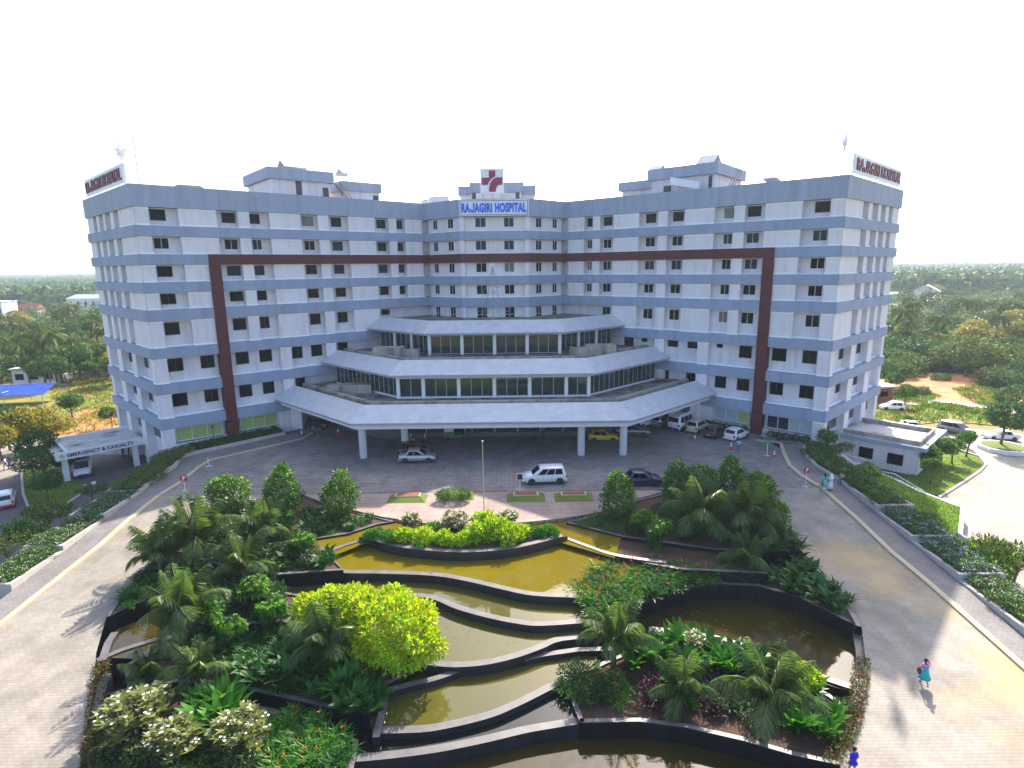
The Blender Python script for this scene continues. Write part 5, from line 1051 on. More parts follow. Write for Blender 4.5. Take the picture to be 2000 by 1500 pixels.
LAND += [((450, 1003, 0), 'broadest clipped tree'), ((555, 1004, 0), 'middle clipped tree'), ((669, 1006, 0), 'clipped tree by the deck'), ((1212, 1010, 0), 'cone tree'), ((262, 1440, -2.35), 'largest frangipani'), ((345, 1478, -2.35), 'bare stemmed frangipani'), ((470, 1465, -2.35), 'most flowered frangipani'), ((770, 1298, -1.75), 'lime bush'), ((592, 1085, -.3), 'square planter corner'), ((1682, 1225, -1.2), 'drive corner of the dark pool'), ((1110, 1166, -1.1), 'end of the top weir'), ((1250, 1178, -1.1), 'bend of the curved wall'), ((1640, 1492, -2.3), 'bottom drive corner'), ((690, 1480, -2.4), 'lowest weir'), ((720, 1420, -2.2), 'olive pool corner')]
LAND = [(at(*p), n_) for p, n_ in LAND]
def where_(label, x, y):
    n_ = min(LAND, key=lambda q: (q[0].x-x)**2 + (q[0].y-y)**2)[1]; t = label + ', nearest the ' + n_
    return t if len(t.split()) <= 16 else label
def scatter(pts, z, step, meshes, name, label, cat, group, seed, sc=(.8, 1.25), zfun=None):
    rr = random.Random(seed); P = [at(px, py, z) for px, py in pts]; x0, x1 = min(p.x for p in P), max(p.x for p in P); y0, y1 = min(p.y for p in P), max(p.y for p in P); y = y0; n = 0
    while y < y1:
        x = x0 + rr.uniform(0, step)
        while x < x1:
            qx, qy = x+rr.uniform(-.3, .3)*step, y+rr.uniform(-.3, .3)*step
            if inside(P, qx, qy): me = rr.choice(meshes); fl = any('flower' in m_.name for m_ in me.materials); plant(name, where_(label.replace('FLOWERS', 'orange flowers' if fl else 'no flowers'), qx, qy), cat, (qx, qy, zfun(qx, qy) if zfun else z), ((('foliage'), me),), group, rr.uniform(0, 6.28), rr.uniform(*sc)); n += 1
            x += step
        y += step
    return n
cnt = []
cnt.append(scatter([(1112, 1168), (1155, 1120), (1220, 1098), (1330, 1118), (1390, 1120), (1395, 1140), (1330, 1150), (1250, 1176), (1165, 1210)], -1.15, .72, [hel[0], hel[0], hel[2], hel[1]], 'heliconia', 'strap leaved plant with FLOWERS over the dark pool', 'flowering plant', 'orange flowered plants over the dark pool', 1, (.95, 1.35)))
cnt.append(scatter([(1400, 1118), (1490, 1122), (1560, 1090), (1640, 1155), (1678, 1218), (1640, 1203), (1560, 1163), (1480, 1141), (1400, 1138)], -1.2, 1.25, [can[1], can[1], hel[2]], 'broad_leaved_plant', 'dark paddle leaved plant on the curved wall', 'plant', 'paddle leaved plants on the curved wall', 2, (.85, 1.3)))
cnt.append(scatter([(1470, 1060), (1500, 1020), (1560, 1072), (1480, 1082)], -.2, .9, [hel[2], hel[1]], 'border_plant', 'grassy leaved border plant at the drive corner of the upper bed', 'plant', 'border plants at the drive corner', 3, (1.1, 1.5)))
cnt.append(scatter([(1225, 1040), (1290, 1000), (1430, 985), (1480, 1030), (1440, 1068), (1330, 1062)], -.2, 1.3, [shr, shr, hel[2]], 'shade_shrub', 'dark shrub under the palms', 'shrub', 'dark shrubs under the palms near the blue car', 4, (.9, 1.3)))
cnt.append(scatter([(1125, 1024), (1185, 1006), (1235, 992), (1215, 1040)], -.2, .8, [crown('foliage', [(0, 0, .2, .5, .5, .3)], 350, .13, 'leaf_plumbago', .4, .6)], 'silver_shrub', 'low silvery shrub below the clipped cone tree', 'shrub', 'silvery shrubs below the cone tree', 5, (.9, 1.3)))
cnt.append(scatter([(545, 1085), (600, 1060), (580, 1000), (640, 1000), (730, 1015), (700, 1032), (606, 1056), (600, 1078)], -.2, .9, [hel[1], hel[2], grs], 'border_plant', 'strap leaved border plant beside the sunlit deck', 'plant', 'border plants beside the deck', 6, (.8, 1.1)))
cnt.append(scatter([(440, 1000), (520, 1005), (570, 1040), (520, 1100), (430, 1095), (370, 1060)], -.3, 1.0, [shr, can[1], hel[2], hel[1]], 'shade_shrub', 'mixed shrub under the palms behind the square planter', 'shrub', 'shrubs under the upper palms', 7, (.9, 1.3)))
cnt.append(scatter([(225, 1195), (250, 1150), (300, 1103), (340, 1090), (345, 1140), (300, 1165)], -1.0, .8, [hel[2], grs], 'hedge_plant', 'dark hedge plant along the sunlit drive', 'plant', 'hedge plants along the sunlit drive', 8, (.85, 1.15)))
cnt.append(scatter([(340, 1150), (400, 1100), (540, 1130), (545, 1160), (540, 1205), (400, 1215)], -1.05, 1.0, [shr, hel[2], can[1]], 'shade_shrub', 'shaded shrub between the umbrella trees', 'shrub', 'shrubs between the umbrella trees', 9, (.9, 1.3)))
cnt.append(scatter([(340, 1250), (440, 1215), (620, 1212), (640, 1290), (700, 1330), (640, 1372), (530, 1345), (450, 1320), (380, 1310)], -1.8, .95, [hel[1], hel[1], hel[2], can[1]], 'heliconia', 'shaded strap leaved plant of the long bed', 'flowering plant', 'orange flowered plants in the shade of the palms', 10, (.9, 1.25)))
cnt.append(scatter([(640, 1335), (715, 1330), (735, 1390), (720, 1420), (650, 1400)], -2.0, .95, [can[1], can[0]], 'broad_leaved_plant', 'big paddle leaved plant beside the corner of the olive pool', 'plant', 'paddle leaved plants by the olive pool', 11, (.9, 1.2)))
cnt.append(scatter([(365, 1385), (440, 1360), (480, 1390), (450, 1440), (390, 1440)], -2.35, .8, [can[0]], 'broad_leaved_plant', 'bright paddle leaved plant between frangipani', 'plant', 'paddle leaved plants between the frangipani', 12, (1.0, 1.4)))
cnt.append(scatter([(505, 1400), (600, 1415), (690, 1450), (680, 1510), (520, 1530), (500, 1470)], -2.4, .8, [hel[0], hel[0], hel[1]], 'heliconia', 'bright leafy plant with FLOWERS at the bottom edge', 'flowering plant', 'orange flowered plants at the bottom edge', 13, (.9, 1.15)))
cnt.append(scatter([(190, 1430), (260, 1420), (380, 1450), (500, 1480), (500, 1560), (190, 1600)], -2.4, .9, [shr, grs], 'border_plant', 'dark filler plant under the frangipani bushes', 'plant', 'filler plants under the frangipani', 14, (.9, 1.3)))
cnt.append(scatter([(1215, 1290), (1290, 1258), (1400, 1268), (1520, 1312), (1600, 1360), (1560, 1372), (1450, 1330), (1330, 1310), (1240, 1320)], fb_, .95, [can[0], can[0], can[1]], 'broad_leaved_plant', 'tall paddle leaved plant by the pale topped wall', 'plant', 'paddle leaved plants along the pale topped wall', 15, (1.0, 1.35)))
cnt.append(scatter([(1230, 1350), (1330, 1340), (1420, 1350), (1420, 1395), (1330, 1385), (1240, 1372)], fb_, .85, [pur], 'purple_plant', 'purple leaved plant of the front bed', 'plant', 'purple plants in the front bed', 16, (.9, 1.4)))
cnt.append(scatter([(1270, 1320), (1400, 1330), (1560, 1380), (1600, 1440), (1500, 1425), (1380, 1395), (1280, 1375)], fb_, 1.15, [shr, hel[2], can[0]], 'bed_shrub', 'green filler plant of the front bed', 'shrub', 'green filler plants of the front bed', 26, (.7, 1.0)))
cnt.append(scatter([(1095, 1345), (1160, 1300), (1225, 1330), (1225, 1375), (1140, 1385)], fb_, .75, [shr, grs, crown('foliage', [(0, 0, .4, .6, .6, .5)], 600, .15, 'leaf_hedge', .45, .5, flower='flower_pink', fn=40)], 'flowering_shrub', 'mixed green shrub of the front bed tip', 'shrub', 'shrubs at the tip of the front bed', 17, (.9, 1.3)))
cnt.append(scatter([(1540, 1390), (1630, 1370), (1660, 1400), (1640, 1470), (1560, 1440)], fb_, .85, [shr, can[0], can[0], hel[2]], 'border_shrub', 'sunlit shrub at the drive end', 'shrub', 'shrubs at the drive end of the front bed', 18, (.8, 1.15)))
scatter([(1520, 1310), (1590, 1330), (1625, 1365), (1580, 1360)], fb_+.3, .8, [lsh[0]], 'lime_shrub', 'yellow green shrub behind the front bed beside the pool wall', 'shrub', 'yellow green shrubs by the pool wall', 19, (.8, 1.0))
scatter([(505, 1065), (600, 1050), (605, 1080), (640, 1085), (660, 1104), (560, 1115), (510, 1105)], -.25, .72, [shr, hel[2], can[1], grs], 'shade_shrub', 'green filler shrub in the square planter near the umbrella tree', 'shrub', 'filler shrubs in the square planter', 25, (.75, 1.1))
scatter([(572, 1085), (625, 1085), (650, 1100), (600, 1108)], -.3, .7, [clump(10, .5, .04, 'leaf_yellow', None, 0, (.6, 1.4), 1.2, .45)], 'border_grass', 'dry yellow tuft in the square planter corner', 'plant', 'dry tufts in the planter corner', 20, (.8, 1.0))
sh = crown('foliage', [(0, 0, .6, 1.7, .75, .6), (-1, 0, .55, .8, .7, .5), (1.1, 0, .55, .7, .7, .5)], 3800, .15, 'leaf_hedge', .4, .3, .5, .5); plant('clipped_shrub', 'dark clipped shrub standing on a grass mound of the deck', 'shrub', at(886, 976, .1), (('foliage', sh),), None, 0, .95)

# ground cover and hedges of the planters: one mass each, of real leaves
def cover(label, P, out, zt, width, mats, h, dens, ln, flower=None, fd=0, d0=.25, name='ground_cover', bumps=.5):
    n_seg = len(P)-1; C = []; area = sum((P[i+1]-P[i]).length for i in range(n_seg))*(width-.4); n = int(area*dens); t = RN.random(n)*n_seg; w = d0 + RN.random(n)*(width-d0-.3); i = np.minimum(t.astype(int), n_seg-1); f = t-i
    A = np.array([p[:] for p in P]); O = np.array([o[:] for o in out]); xy = (A[i, :2]*(1-f[:, None]) + A[np.minimum(i+1, n_seg), :2]*f[:, None]) + (O[i]*(1-f[:, None]) + O[np.minimum(i+1, n_seg)]*f[:, None])*w[:, None]
    hh = h*(.55+.45*np.sin(xy[:, 0]*1.9+xy[:, 1]*1.3)*np.cos(xy[:, 1]*1.7-xy[:, 0]*.6)*bumps+.25*np.sin(xy[:, 0]*5.1)*np.sin(xy[:, 1]*4.3)); z = zt - .1 + hh*(1-.6*RN.random(n)**2); C = np.column_stack([xy, z])
    D = unit(rdir(n)*.9+np.array([0, 0, .5])); L = ln*(.6+.8*RN.random(n)); V, Fx = leaves(C, D, rdir(n, 1.2), L, L*.5); parts = [(V, Fx, 0)]; mm = [mats]
    if flower:
        k = RN.choice(n, int(n*fd), replace=False); c = C[k].copy(); c[:, 2] = zt-.1+hh[k]+.03; m = len(k)
        for q in range(2): V, Fx = leaves(c, unit(rdir(m)*np.array([1, 1, .3])), rdir(m, 2), np.full(m, .10), np.full(m, .075)); parts.append((V, Fx, 1))
        mm.append(flower)
    o = obj(name, npmesh(name, parts, mm)); o['kind'] = 'stuff'; return o
def tiling(dd, out, zt, width, side, i):
    if side > 0: return [('leaf_hedge', 1.0, 130, .2, None, 0), ('leaf_plumbago', .9, 170, .16, 'flower_blue', .09), ('leaf_plumbago', .9, 170, .16, 'flower_blue', .13), ('leaf_hedge', .95, 170, .16, 'flower_white', .05), ('leaf_hedge', .9, 150, .17, None, 0)][i]
    return [('leaf_deep', .6, 150, .2, None, 0), ('leaf_hedge', .7, 130, .2, 'flower_pink', .06), ('leaf_plumbago', .35, 170, .15, 'flower_blue', .1), ('leaf_plumbago', .5, 170, .15, 'flower_white', .12), ('leaf_plumbago', .5, 170, .15, 'flower_white', .07), ('leaf_hedge', .5, 130, .16, None, 0)][i]
for dd, out, zt, width, side, i in PLANTERS:
    mt, h, dn, ln, fl, fd = tiling(dd, out, zt, width, side, i); cover('', dd, out, zt, width, mt, h, dn, ln, fl, fd, .3)
plb = [crown('foliage', [(0, 0, .3, .8, .75, .5), (.6, .2, .25, .5, .5, .4), (-.5, -.3, .25, .5, .5, .4)], 900, .17, m_, .45, .4, .5, .4, flower=f_, fn=n_, fs=.1) for m_, f_, n_ in (('leaf_plumbago', 'flower_blue', 60), ('leaf_hedge', 'flower_white', 45), ('leaf_hedge', None, 0))]
lbs = {1: ('dark hedge shrub', 'blue flowered shrub', 'pale blue flowered shrub', 'white flecked hedge shrub', 'plain hedge shrub'), -1: ('', 'green hedge shrub', 'blue flowered shrub', 'white flowered shrub', 'white flecked shrub', 'plain green shrub')}
whr = {1: ('by the annex steps', 'above the sloping lawn', 'below the lawn corner', 'near the walking woman', 'lowest beside the drive'), -1: ('', 'on the curved planter', 'beside the low flat tree', 'by the two women on the lower road', 'at the pale stepped planter', 'lowest on the sunlit side')}
rq = random.Random(8)
for dd, out, zt, width, side, i in PLANTERS:
    if side < 0 and i == 0: continue
    k = {1: (2, 0, 0, 1, 2), -1: (2, 2, 0, 1, 1, 2)}[side][i]
    for j in range(0, len(dd)-1):
        for w_ in (.9, 2.1):
            p = dd[j].lerp(dd[j+1], rq.random()); q = out[j]*(w_+rq.uniform(-.25, .35)); plant('planter_shrub', lbs[side][i] + ' growing in the stepped planter ' + whr[side][i], 'shrub', (p.x+q.x, p.y+q.y, zt-.15), (('foliage', plb[k]),), 'planter shrubs ' + whr[side][i], rq.uniform(0, 6), rq.uniform(.7, 1.15))
# reddish strip of ground cover round the foot of the garden wall
for pts in ([(186, 1300), (176, 1360), (164, 1440), (160, 1500), (175, 1560)], [(1695, 1290), (1692, 1350), (1680, 1410), (1655, 1470), (1640, 1500)]):
    P = [on(*p) for p in pts]; P = [P[0].lerp(P[1], k/4) for k in range(4)] + [P[1].lerp(P[2], k/4) for k in range(4)] + [P[2].lerp(P[3], k/4) for k in range(4)] + [P[3], P[4]]; sd = 1 if pts[0][0] < 500 else -1; O = []
    for j in range(len(P)): t = (P[min(j+1, len(P)-1)]-P[max(j-1, 0)]).xy.normalized(); O.append(Vector((-t.y, t.x))*sd)
    n = 1400; parts = []
    for mi in (0, 1):
        t = RN.random(n)*(len(P)-1); i = t.astype(int); f = (t-i)[:, None]; A = np.array([p[:] for p in P]); OO = np.array([o[:] for o in O]); c = A[i]*(1-f)+A[i+1]*f; c[:, :2] += OO[i]*(RN.random(n)*.9-.1)[:, None]; c[:, 2] += RN.random(n)*.25
        L = .12*(.6+.8*RN.random(n)); V, Fx = leaves(c, unit(rdir(n)+np.array([0, 0, .6])), rdir(n, 1), L, L*.5); parts.append((V, Fx, mi))
    o = obj('ground_cover', npmesh('ground_cover', parts, ['leaf_red', 'leaf_hedge'])); o['kind'] = 'stuff'
# dark hedge under the display windows
for s, u0, u1 in ((-1, 2.5, 13.5), (1, 9.0, 15.0), (1, 1.5, 6.5)):
    for k in range(int((u1-u0)/1.0)):
        p = WING[s].p(u0+k*1.0+.5, -.55, 0.35 if s < 0 else .1); plant('window_hedge_plant', 'dark strap leaved plant in the row under the green blinds' if s < 0 else ('dark hedge shrub beside the row of parked cars' if u0 > 5 else 'low hedge shrub under the pale display window'), 'plant', p, (('foliage', hel[2] if s < 0 else shr),), 'plants under the display windows', k*1.3, .85 if s < 0 else .9)
# small trees and shrubs on the planters and side lawns
frt = trunk_mesh(1.5, .07, limbs=6, spread=.9, seed=9, bend=.25)
flat = [crown('crown', [(0, 0, 1.7, 1.5, 1.2, .35), (.9, .3, 1.9, .9, .8, .3), (-.8, -.2, 1.6, .9, .8, .3)], 1700, .2, 'leaf_forest2', .4, .5, .4, .8), crown('crown', [(0, 0, 1.9, 1.1, 1.1, .7), (.6, .2, 2.3, .7, .7, .5), (-.6, 0, 1.6, .7, .7, .5)], 1500, .24, 'leaf_ficus', .45, .5)]
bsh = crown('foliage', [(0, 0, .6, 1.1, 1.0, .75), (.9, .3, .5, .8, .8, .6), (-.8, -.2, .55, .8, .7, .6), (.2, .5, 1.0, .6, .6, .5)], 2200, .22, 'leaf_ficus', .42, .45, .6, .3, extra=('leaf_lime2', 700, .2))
red = crown('crown', [(0, 0, .7, 1.0, .9, .55), (.8, .2, .6, .8, .7, .45)], 1500, .17, 'leaf_hedge', .4, .5, flower='flower_pink', fn=70)
grn = crown('crown', [(0, 0, .6, 1.2, 1.0, .6), (.9, .2, .55, .8, .8, .5)], 1900, .17, 'leaf_ficus', .45, .4, flower='flower_white', fn=40)
for p, k, s, lb in (((700, 0, 0), 0, 0, None), ((182, 984, -3.0), 0, .95, 'flat topped tree beside the ambulance front'), ((100, 1050, -2.6), 0, 1.5, 'flat spreading shrub tree above the white flowered planter'), ((60, 1085, -2.2), 1, 1.2, 'pale leafy shrub at the edge of the lower road'), ((20, 1110, -2.3), 0, 1.3, 'pale open shrub at the bottom of the stepped planters'),
                    ((1612, 882, -.1), 1, 1.0, 'open branched tree at the top of the annex steps'), ((1640, 900, -.3), 0, .9, 'low spreading shrub beside the annex railing'), ((1690, 930, -.8), 2, .95, 'light green rounded shrub at the top of the lawn'), ((1790, 1035, -1.3), 0, .75, 'grey green shrub at the low side of the lawn'), ((1835, 1070, -1.9), 2, 1.0, 'open shrub with bare stems by the white coping'),
                    ((1930, 1120, -2.5), 2, 1.35, 'bushy green shrub beside the low road edge'), ((1975, 1150, -2.6), 0, 1.6, 'wide leafy shrub at the end of the stepped planters'), ((1955, 1105, -2.7), 2, 1.2, 'light green shrub in front of the lower road'), ((1900, 1085, -2.4), 2, .9, 'small bright shrub above the lowest planters')):
    if lb: plant('small_tree', lb, 'small tree', at(*p), (('trunk', frt), ('crown', flat[k])) if k < 2 else (('foliage', bsh),), None, p[0], s)
for p, me, s, lb in (((330, 905, .1), red, 1.2, 'shrub with pink flowers beside the white column of the lower entrance'), ((300, 925, -.6), grn, 1.1, 'white flowered shrub below the emergency lettering'), ((272, 940, -.9), grn, .9, 'rounded green shrub beside the walk at the lower entrance'), ((280, 950, -.2), red, 1.1, 'red tinged shrub on the curved planter'), ((350, 895, .3), red, .9, 'shrub with red flowers at the end of the green blinds'), ((310, 935, .1), red, 1.0, 'dark shrub with red tips along the curved white wall'), ((1650, 935, -.2), grn, 1.0, 'light shrub behind the seated man')):
    plant('flowering_shrub', lb, 'shrub', at(*p), (('foliage', me),), 'shrubs near the end walls', p[0], s)

def blades_on(name, P, n, ln, mats):
    tr = tessellate_polygon([[Vector((p[0], p[1], 0)) for p in P]]); T = np.array([[tuple(P[i]) for i in t] for t in tr]); ar = np.linalg.norm(np.cross(T[:, 1]-T[:, 0], T[:, 2]-T[:, 0]), axis=1); k = RN.choice(len(T), n, p=ar/ar.sum()); a, b = RN.random(n), RN.random(n); sw = a+b > 1; a[sw], b[sw] = 1-a[sw], 1-b[sw]
    C = T[k, 0]+(T[k, 1]-T[k, 0])*a[:, None]+(T[k, 2]-T[k, 0])*b[:, None]; L = ln*(.5+.9*RN.random(n)); V, Fx = leaves(C, unit(rdir(n)*.6+np.array([0, 0, 1.])), rdir(n), L, L*.3); mi = RN.integers(0, len(mats), n); me = npmesh(name, [(V, Fx, 0)], mats); me.polygons.foreach_set('material_index', np.concatenate([mi, mi]).astype(np.int32)); o = obj(name, me); o['kind'] = 'stuff'
blades_on('grass_blades', LW, 9000, .15, ['leaf_grass', 'leaf_lime2', 'leaf_canna'])
# ------------------------------------------------------------------ vehicles
def PAINT(name, c, metal=0.0): M(name, c, 0.28, 0.02, 2, spec=0.5, coat=0.6, metal=metal)
PAINT('paint_white', (0.72, 0.73, 0.75)); PAINT('paint_silver', (0.45, 0.46, 0.48), .5); PAINT('paint_grey', (0.20, 0.20, 0.22), .5); PAINT('paint_navy', (0.008, 0.012, 0.05)); PAINT('paint_yellow', (0.62, 0.42, 0.01))
PAINT('paint_cream', (0.62, 0.58, 0.44)); PAINT('paint_maroon', (0.045, 0.018, 0.032)); PAINT('paint_black', (0.015, 0.015, 0.018)); PAINT('paint_blue', (0.03, 0.06, 0.36)); PAINT('paint_red', (0.55, 0.02, 0.03)); PAINT('paint_green', (0.07, 0.20, 0.08)); PAINT('paint_pale', (0.42, 0.48, 0.52), .3)
M('tyre', (0.02, 0.02, 0.021), 0.85, 0.1); M('rim', (0.50, 0.50, 0.52), 0.35, 0.05, metal=0.7); M('car_glass', (0.006, 0.008, 0.012), 0.05, 0.05, spec=0.35)
M('lamp_clear', (0.75, 0.76, 0.78), 0.15, 0.05); M('lamp_red', (0.42, 0.015, 0.012), 0.2, 0.05); M('number_plate', (0.70, 0.68, 0.55), 0.5, 0.05); M('bumper_black', (0.03, 0.03, 0.032), 0.6, 0.1)
CARK = dict(    # L, W, H, belt, sill, hood z, cowl x, windscreen top x, roof end x, rear glass base x, boot z, wheel r, axles   (x as a fraction of L, 0 = tail)
    hatch=(3.75, 1.68, 1.52, .93, .20, .90, .775, .565, .12, .03, .96, .30, (.17, .81)), sedan=(4.25, 1.72, 1.48, .92, .20, .88, .765, .56, .27, .125, .98, .31, (.19, .81)),
    mpv=(4.58, 1.77, 1.76, 1.04, .24, 1.0, .80, .60, .07, .018, 1.05, .34, (.17, .80)), van=(4.4, 1.70, 1.95, 1.15, .27, 1.0, .93, .80, .03, .008, 1.12, .32, (.18, .83)),
    suv=(4.4, 1.75, 1.85, 1.12, .35, 1.08, .74, .63, .03, .01, 1.12, .37, (.17, .82)), wagon=(3.85, 1.65, 1.66, .98, .23, .93, .76, .61, .06, .012, 1.0, .29, (.17, .82)), amb=(5.0, 1.9, 2.15, 1.2, .32, 1.1, .86, .76, .02, .006, 1.2, .36, (.18, .80)))
_wm = None
def wheel_meshes():
    global _wm
    if not _wm:
        a = MB(); a.lathe([(.62, -.3), (.95, -.32), (1.0, -.2), (1.0, .2), (.95, .32), (.62, .3)], 22, axis='Y'); b = MB(); b.lathe([(.05, -.30), (.2, -.27), (.58, -.24), (.64, -.28), (.64, .28), (.05, .28)], 18, axis='Y'); _wm = (a.mesh('wheel', 'tyre', False), b.mesh('rim', 'rim', False))
    return _wm
_carm = {}
def car(kind, paint, label, px, py, z, heading, cat='car', name='parked_car', group='parked cars', lower=None, extra=None, pos=None):
    L, W, H_, belt, sill, hood, cowl, wst, re_, rb, boot, wr, ax = CARK[kind]; p = pos if pos is not None else at(px, py, z)
    r = thing(name, label, cat, p, heading, group); X = lambda f: (f-.5)*L; w = W/2; key = (kind, paint, lower)
    if key not in _carm:
        sec = [(0.0, .80, sill+.14, boot-.28), (.015, .93, sill+.04, boot-.10), (.05, .98, sill, boot-.01), (rb+.05, 1.0, sill, boot), (.32, 1.0, sill-.02, belt), (.55, 1.0, sill-.02, belt), (cowl, .99, sill-.02, belt-.005), (cowl+(1-cowl)*.42, .975, sill, hood-.04), (.94, .93, sill+.03, hood-.15), (.975, .84, sill+.07, hood-.27), (1.0, .66, sill+.14, hood-.43)]
        bm = MB(); rings = []
        for f, wf, z0, z1 in sec:
            ww = w*wf; x = X(f); rings.append([(x, -ww*.88, z0), (x, -ww, z0+.14), (x, -ww, z0+(z1-z0)*.55), (x, -ww*.965, z1-.06), (x, -ww*.86, z1), (x, 0, z1+.035), (x, ww*.86, z1), (x, ww*.965, z1-.06), (x, ww, z0+(z1-z0)*.55), (x, ww, z0+.14), (x, ww*.88, z0)])
        k = len(rings[0]); vs_ = [q for g_ in rings for q in g_]; fs = []
        for i in range(len(rings)-1):
            for j in range(k): fs.append((i*k+j, (i+1)*k+j, (i+1)*k+(j+1) % k, i*k+(j+1) % k))
        fs += [tuple(range(k)), tuple((len(rings)-1)*k+j for j in range(k-1, -1, -1))]; bm.add(vs_, fs, 0)
        wt = w*.82 if kind not in ('van', 'amb') else w*.9; wb = w*.93; zt = H_; xb0, xb1, xt0, xt1 = X(rb), X(cowl), X(re_), X(wst)
        ring = lambda x0, x1, hw, z: [(x0, -hw, z), (x1, -hw, z), (x1, hw, z), (x0, hw, z)]
        A = ring(xb0, xb1, wb, belt-.07); B = ring(xt0-.02, xt1+.04, wt+.02, zt-.10); C = ring(xt0+.10, xt1-.12, wt-.10, zt-.015); D = ring(xt0+.5, xt1-.4, wt-.35, zt+.02)
        for p_, q_ in ((A, B), (B, C), (C, D)):
            for j in range(4): n_ = (j+1) % 4; bm.quad(p_[j], p_[n_], q_[n_], q_[j], 0)
        bm.quad(D[0], D[1], D[2], D[3], 0)
        body = bm.mesh('body', [paint], False); body.polygons.foreach_set('use_smooth', [False]*len(body.polygons))
        bme = bmesh.new(); bme.from_mesh(body); bmesh.ops.remove_doubles(bme, verts=bme.verts, dist=.001); bmesh.ops.bevel(bme, geom=[e for e in bme.edges if len(e.link_faces) == 2 and e.calc_face_angle(0) > .35], offset=.035, segments=2, affect='EDGES', clamp_overlap=True); bme.to_mesh(body); bme.free()
        body.polygons.foreach_set('use_smooth', [True]*len(body.polygons))
        def lerp(a, b, t): return tuple(a[i]+(b[i]-a[i])*t for i in range(3))
        def panel(q, e0, e1, s0, s1, out):       # patch of the quad q (a,b at the bottom, c,d above), a little proud
            a, b, c, d = q; u = lambda s, t: lerp(lerp(a, b, s), lerp(d, c, s), t); m = MB(); o = Vector(out)*.012; P = [u(s0, e0), u(s1, e0), u(s1, e1), u(s0, e1)]; m.hexa([tuple(Vector(v)-o*.8) for v in P] + [tuple(Vector(v)+o) for v in P]); return m
        G = []
        G.append(('windscreen', panel((A[1], A[2], B[2], B[1]), .12, .97, .07, .93, (1, 0, .7)).mesh('windscreen', 'car_glass')))
        G.append(('rear_window', panel((A[3], A[0], B[0], B[3]), .22, .93, .09, .91, (-1, 0, .5)).mesh('rear_window', 'car_glass')))
        fr_ = [(.10, .335), (.36, .605), (.63, .86)] if kind in ('mpv', 'van', 'suv', 'amb', 'wagon') else [(.16, .485), (.515, .84)]
        for sd, q, o in ((-1, (A[0], A[1], B[1], B[0]), (0, -1, .3)), (1, (A[3], A[2], B[2], B[3]), (0, 1, .3))):
            for s0, s1 in fr_: G.append(('side_window', panel(q, .13, .96, s0, s1, o).mesh('side_window', 'car_glass')))
        def bx(nm, mat, *a): m = MB(); m.box(*a); G.append((nm, m.mesh(nm, mat)))
        for s in (-1, 1):
            bx('headlight', 'lamp_clear', X(.93), X(.978), min(s*w*.50, s*w*.84), max(s*w*.50, s*w*.84), hood-.36, hood-.21); bx('tail_light', 'lamp_red', X(.002)-.01, X(.03), min(s*w*.70, s*w*.93), max(s*w*.70, s*w*.93), boot-.42, boot-.12)
            bx('mirror', paint, X(cowl)-.30, X(cowl)-.16, min(s*w*1.0, s*w*1.12), max(s*w*1.0, s*w*1.12), belt-.02, belt+.12)
            m = MB(); m.box(X(ax[0])+wr*1.3, X(ax[1])-wr*1.3, min(s*w*.985, s*w*1.004), max(s*w*.985, s*w*1.004), sill, sill+.09); G.append(('door_sill', m.mesh('door_sill', 'bumper_black')))
            for f in fr_[-2:]: xh = X(rb + (cowl-rb)*(f[0]+.03)); bx('door_handle', 'bumper_black' if paint != 'paint_black' else 'rim', xh, xh+.16, min(s*w*.985, s*w*1.008), max(s*w*.985, s*w*1.008), belt-.17, belt-.13)
            for a_ in ax: m = MB(); m.lathe([(wr*1.13, -.004), (wr*1.13, .004)], 20, (X(a_), s*w*.999, wr*1.02), axis='Y'); G.append(('wheel_arch', m.mesh('wheel_arch', 'bumper_black')))
        bx('grille', 'bumper_black', X(.97), X(1.0)+.006, -w*.42, w*.42, sill+.16, hood-.46); bx('number_plate', 'number_plate', X(0)-.012, X(.004), -.24, .24, boot-.50, boot-.38); bx('bumper', paint if kind not in ('van', 'amb') else (lower or paint), X(0)-.05, X(.02), -w*.86, w*.86, sill+.05, sill+.30); bx('bumper', paint if not lower else lower, X(.985), X(1)+.04, -w*.74, w*.74, sill+.08, sill+.24)
        if lower:
            for s in (-1, 1): bx('stripe', lower, X(.05), X(.93), min(s*w*1.0, s*w*1.008), max(s*w*1.0, s*w*1.008), sill+.16, sill+.42)
            bx('stripe', lower, X(0)-.056, X(0)-.05, -w*.82, w*.82, sill+.06, sill+.29)
        _carm[key] = (body, G)
    body, G = _carm[key]; obj('body', body, r)
    for nm, me in G: obj(nm, me, r)
    wm, rm = wheel_meshes()
    for a_ in ax:
        for s in (-1, 1):
            o = obj('wheel', wm, r, (X(a_), s*(w-.10), wr)); o.scale = (wr, .62*wr+.09, wr); obj('rim', rm, o, (0, s*.05, 0))
    if extra: extra(r, X, w, H_, belt)
    return r
def lightbar(r, X, w, h, belt):
    m = MB(); m.box(X(.60), X(.66), -w*.7, 0, h, h+.14); m.build('light_bar', 'lamp_red', r); m = MB(); m.box(X(.60), X(.66), .002, w*.7, h, h+.14); m.build('light_bar', 'paint_blue', r)
    for s in (-1, 1):
        y = s*(w+.012); m = MB(); m.box(X(.38), X(.42), min(y, y-s*.012), max(y, y-s*.012), belt-.35, belt+.05); m.box(X(.36), X(.44), min(y, y-s*.011), max(y, y-s*.011), belt-.2, belt-.1); m.build('red_cross', 'lamp_red', r)
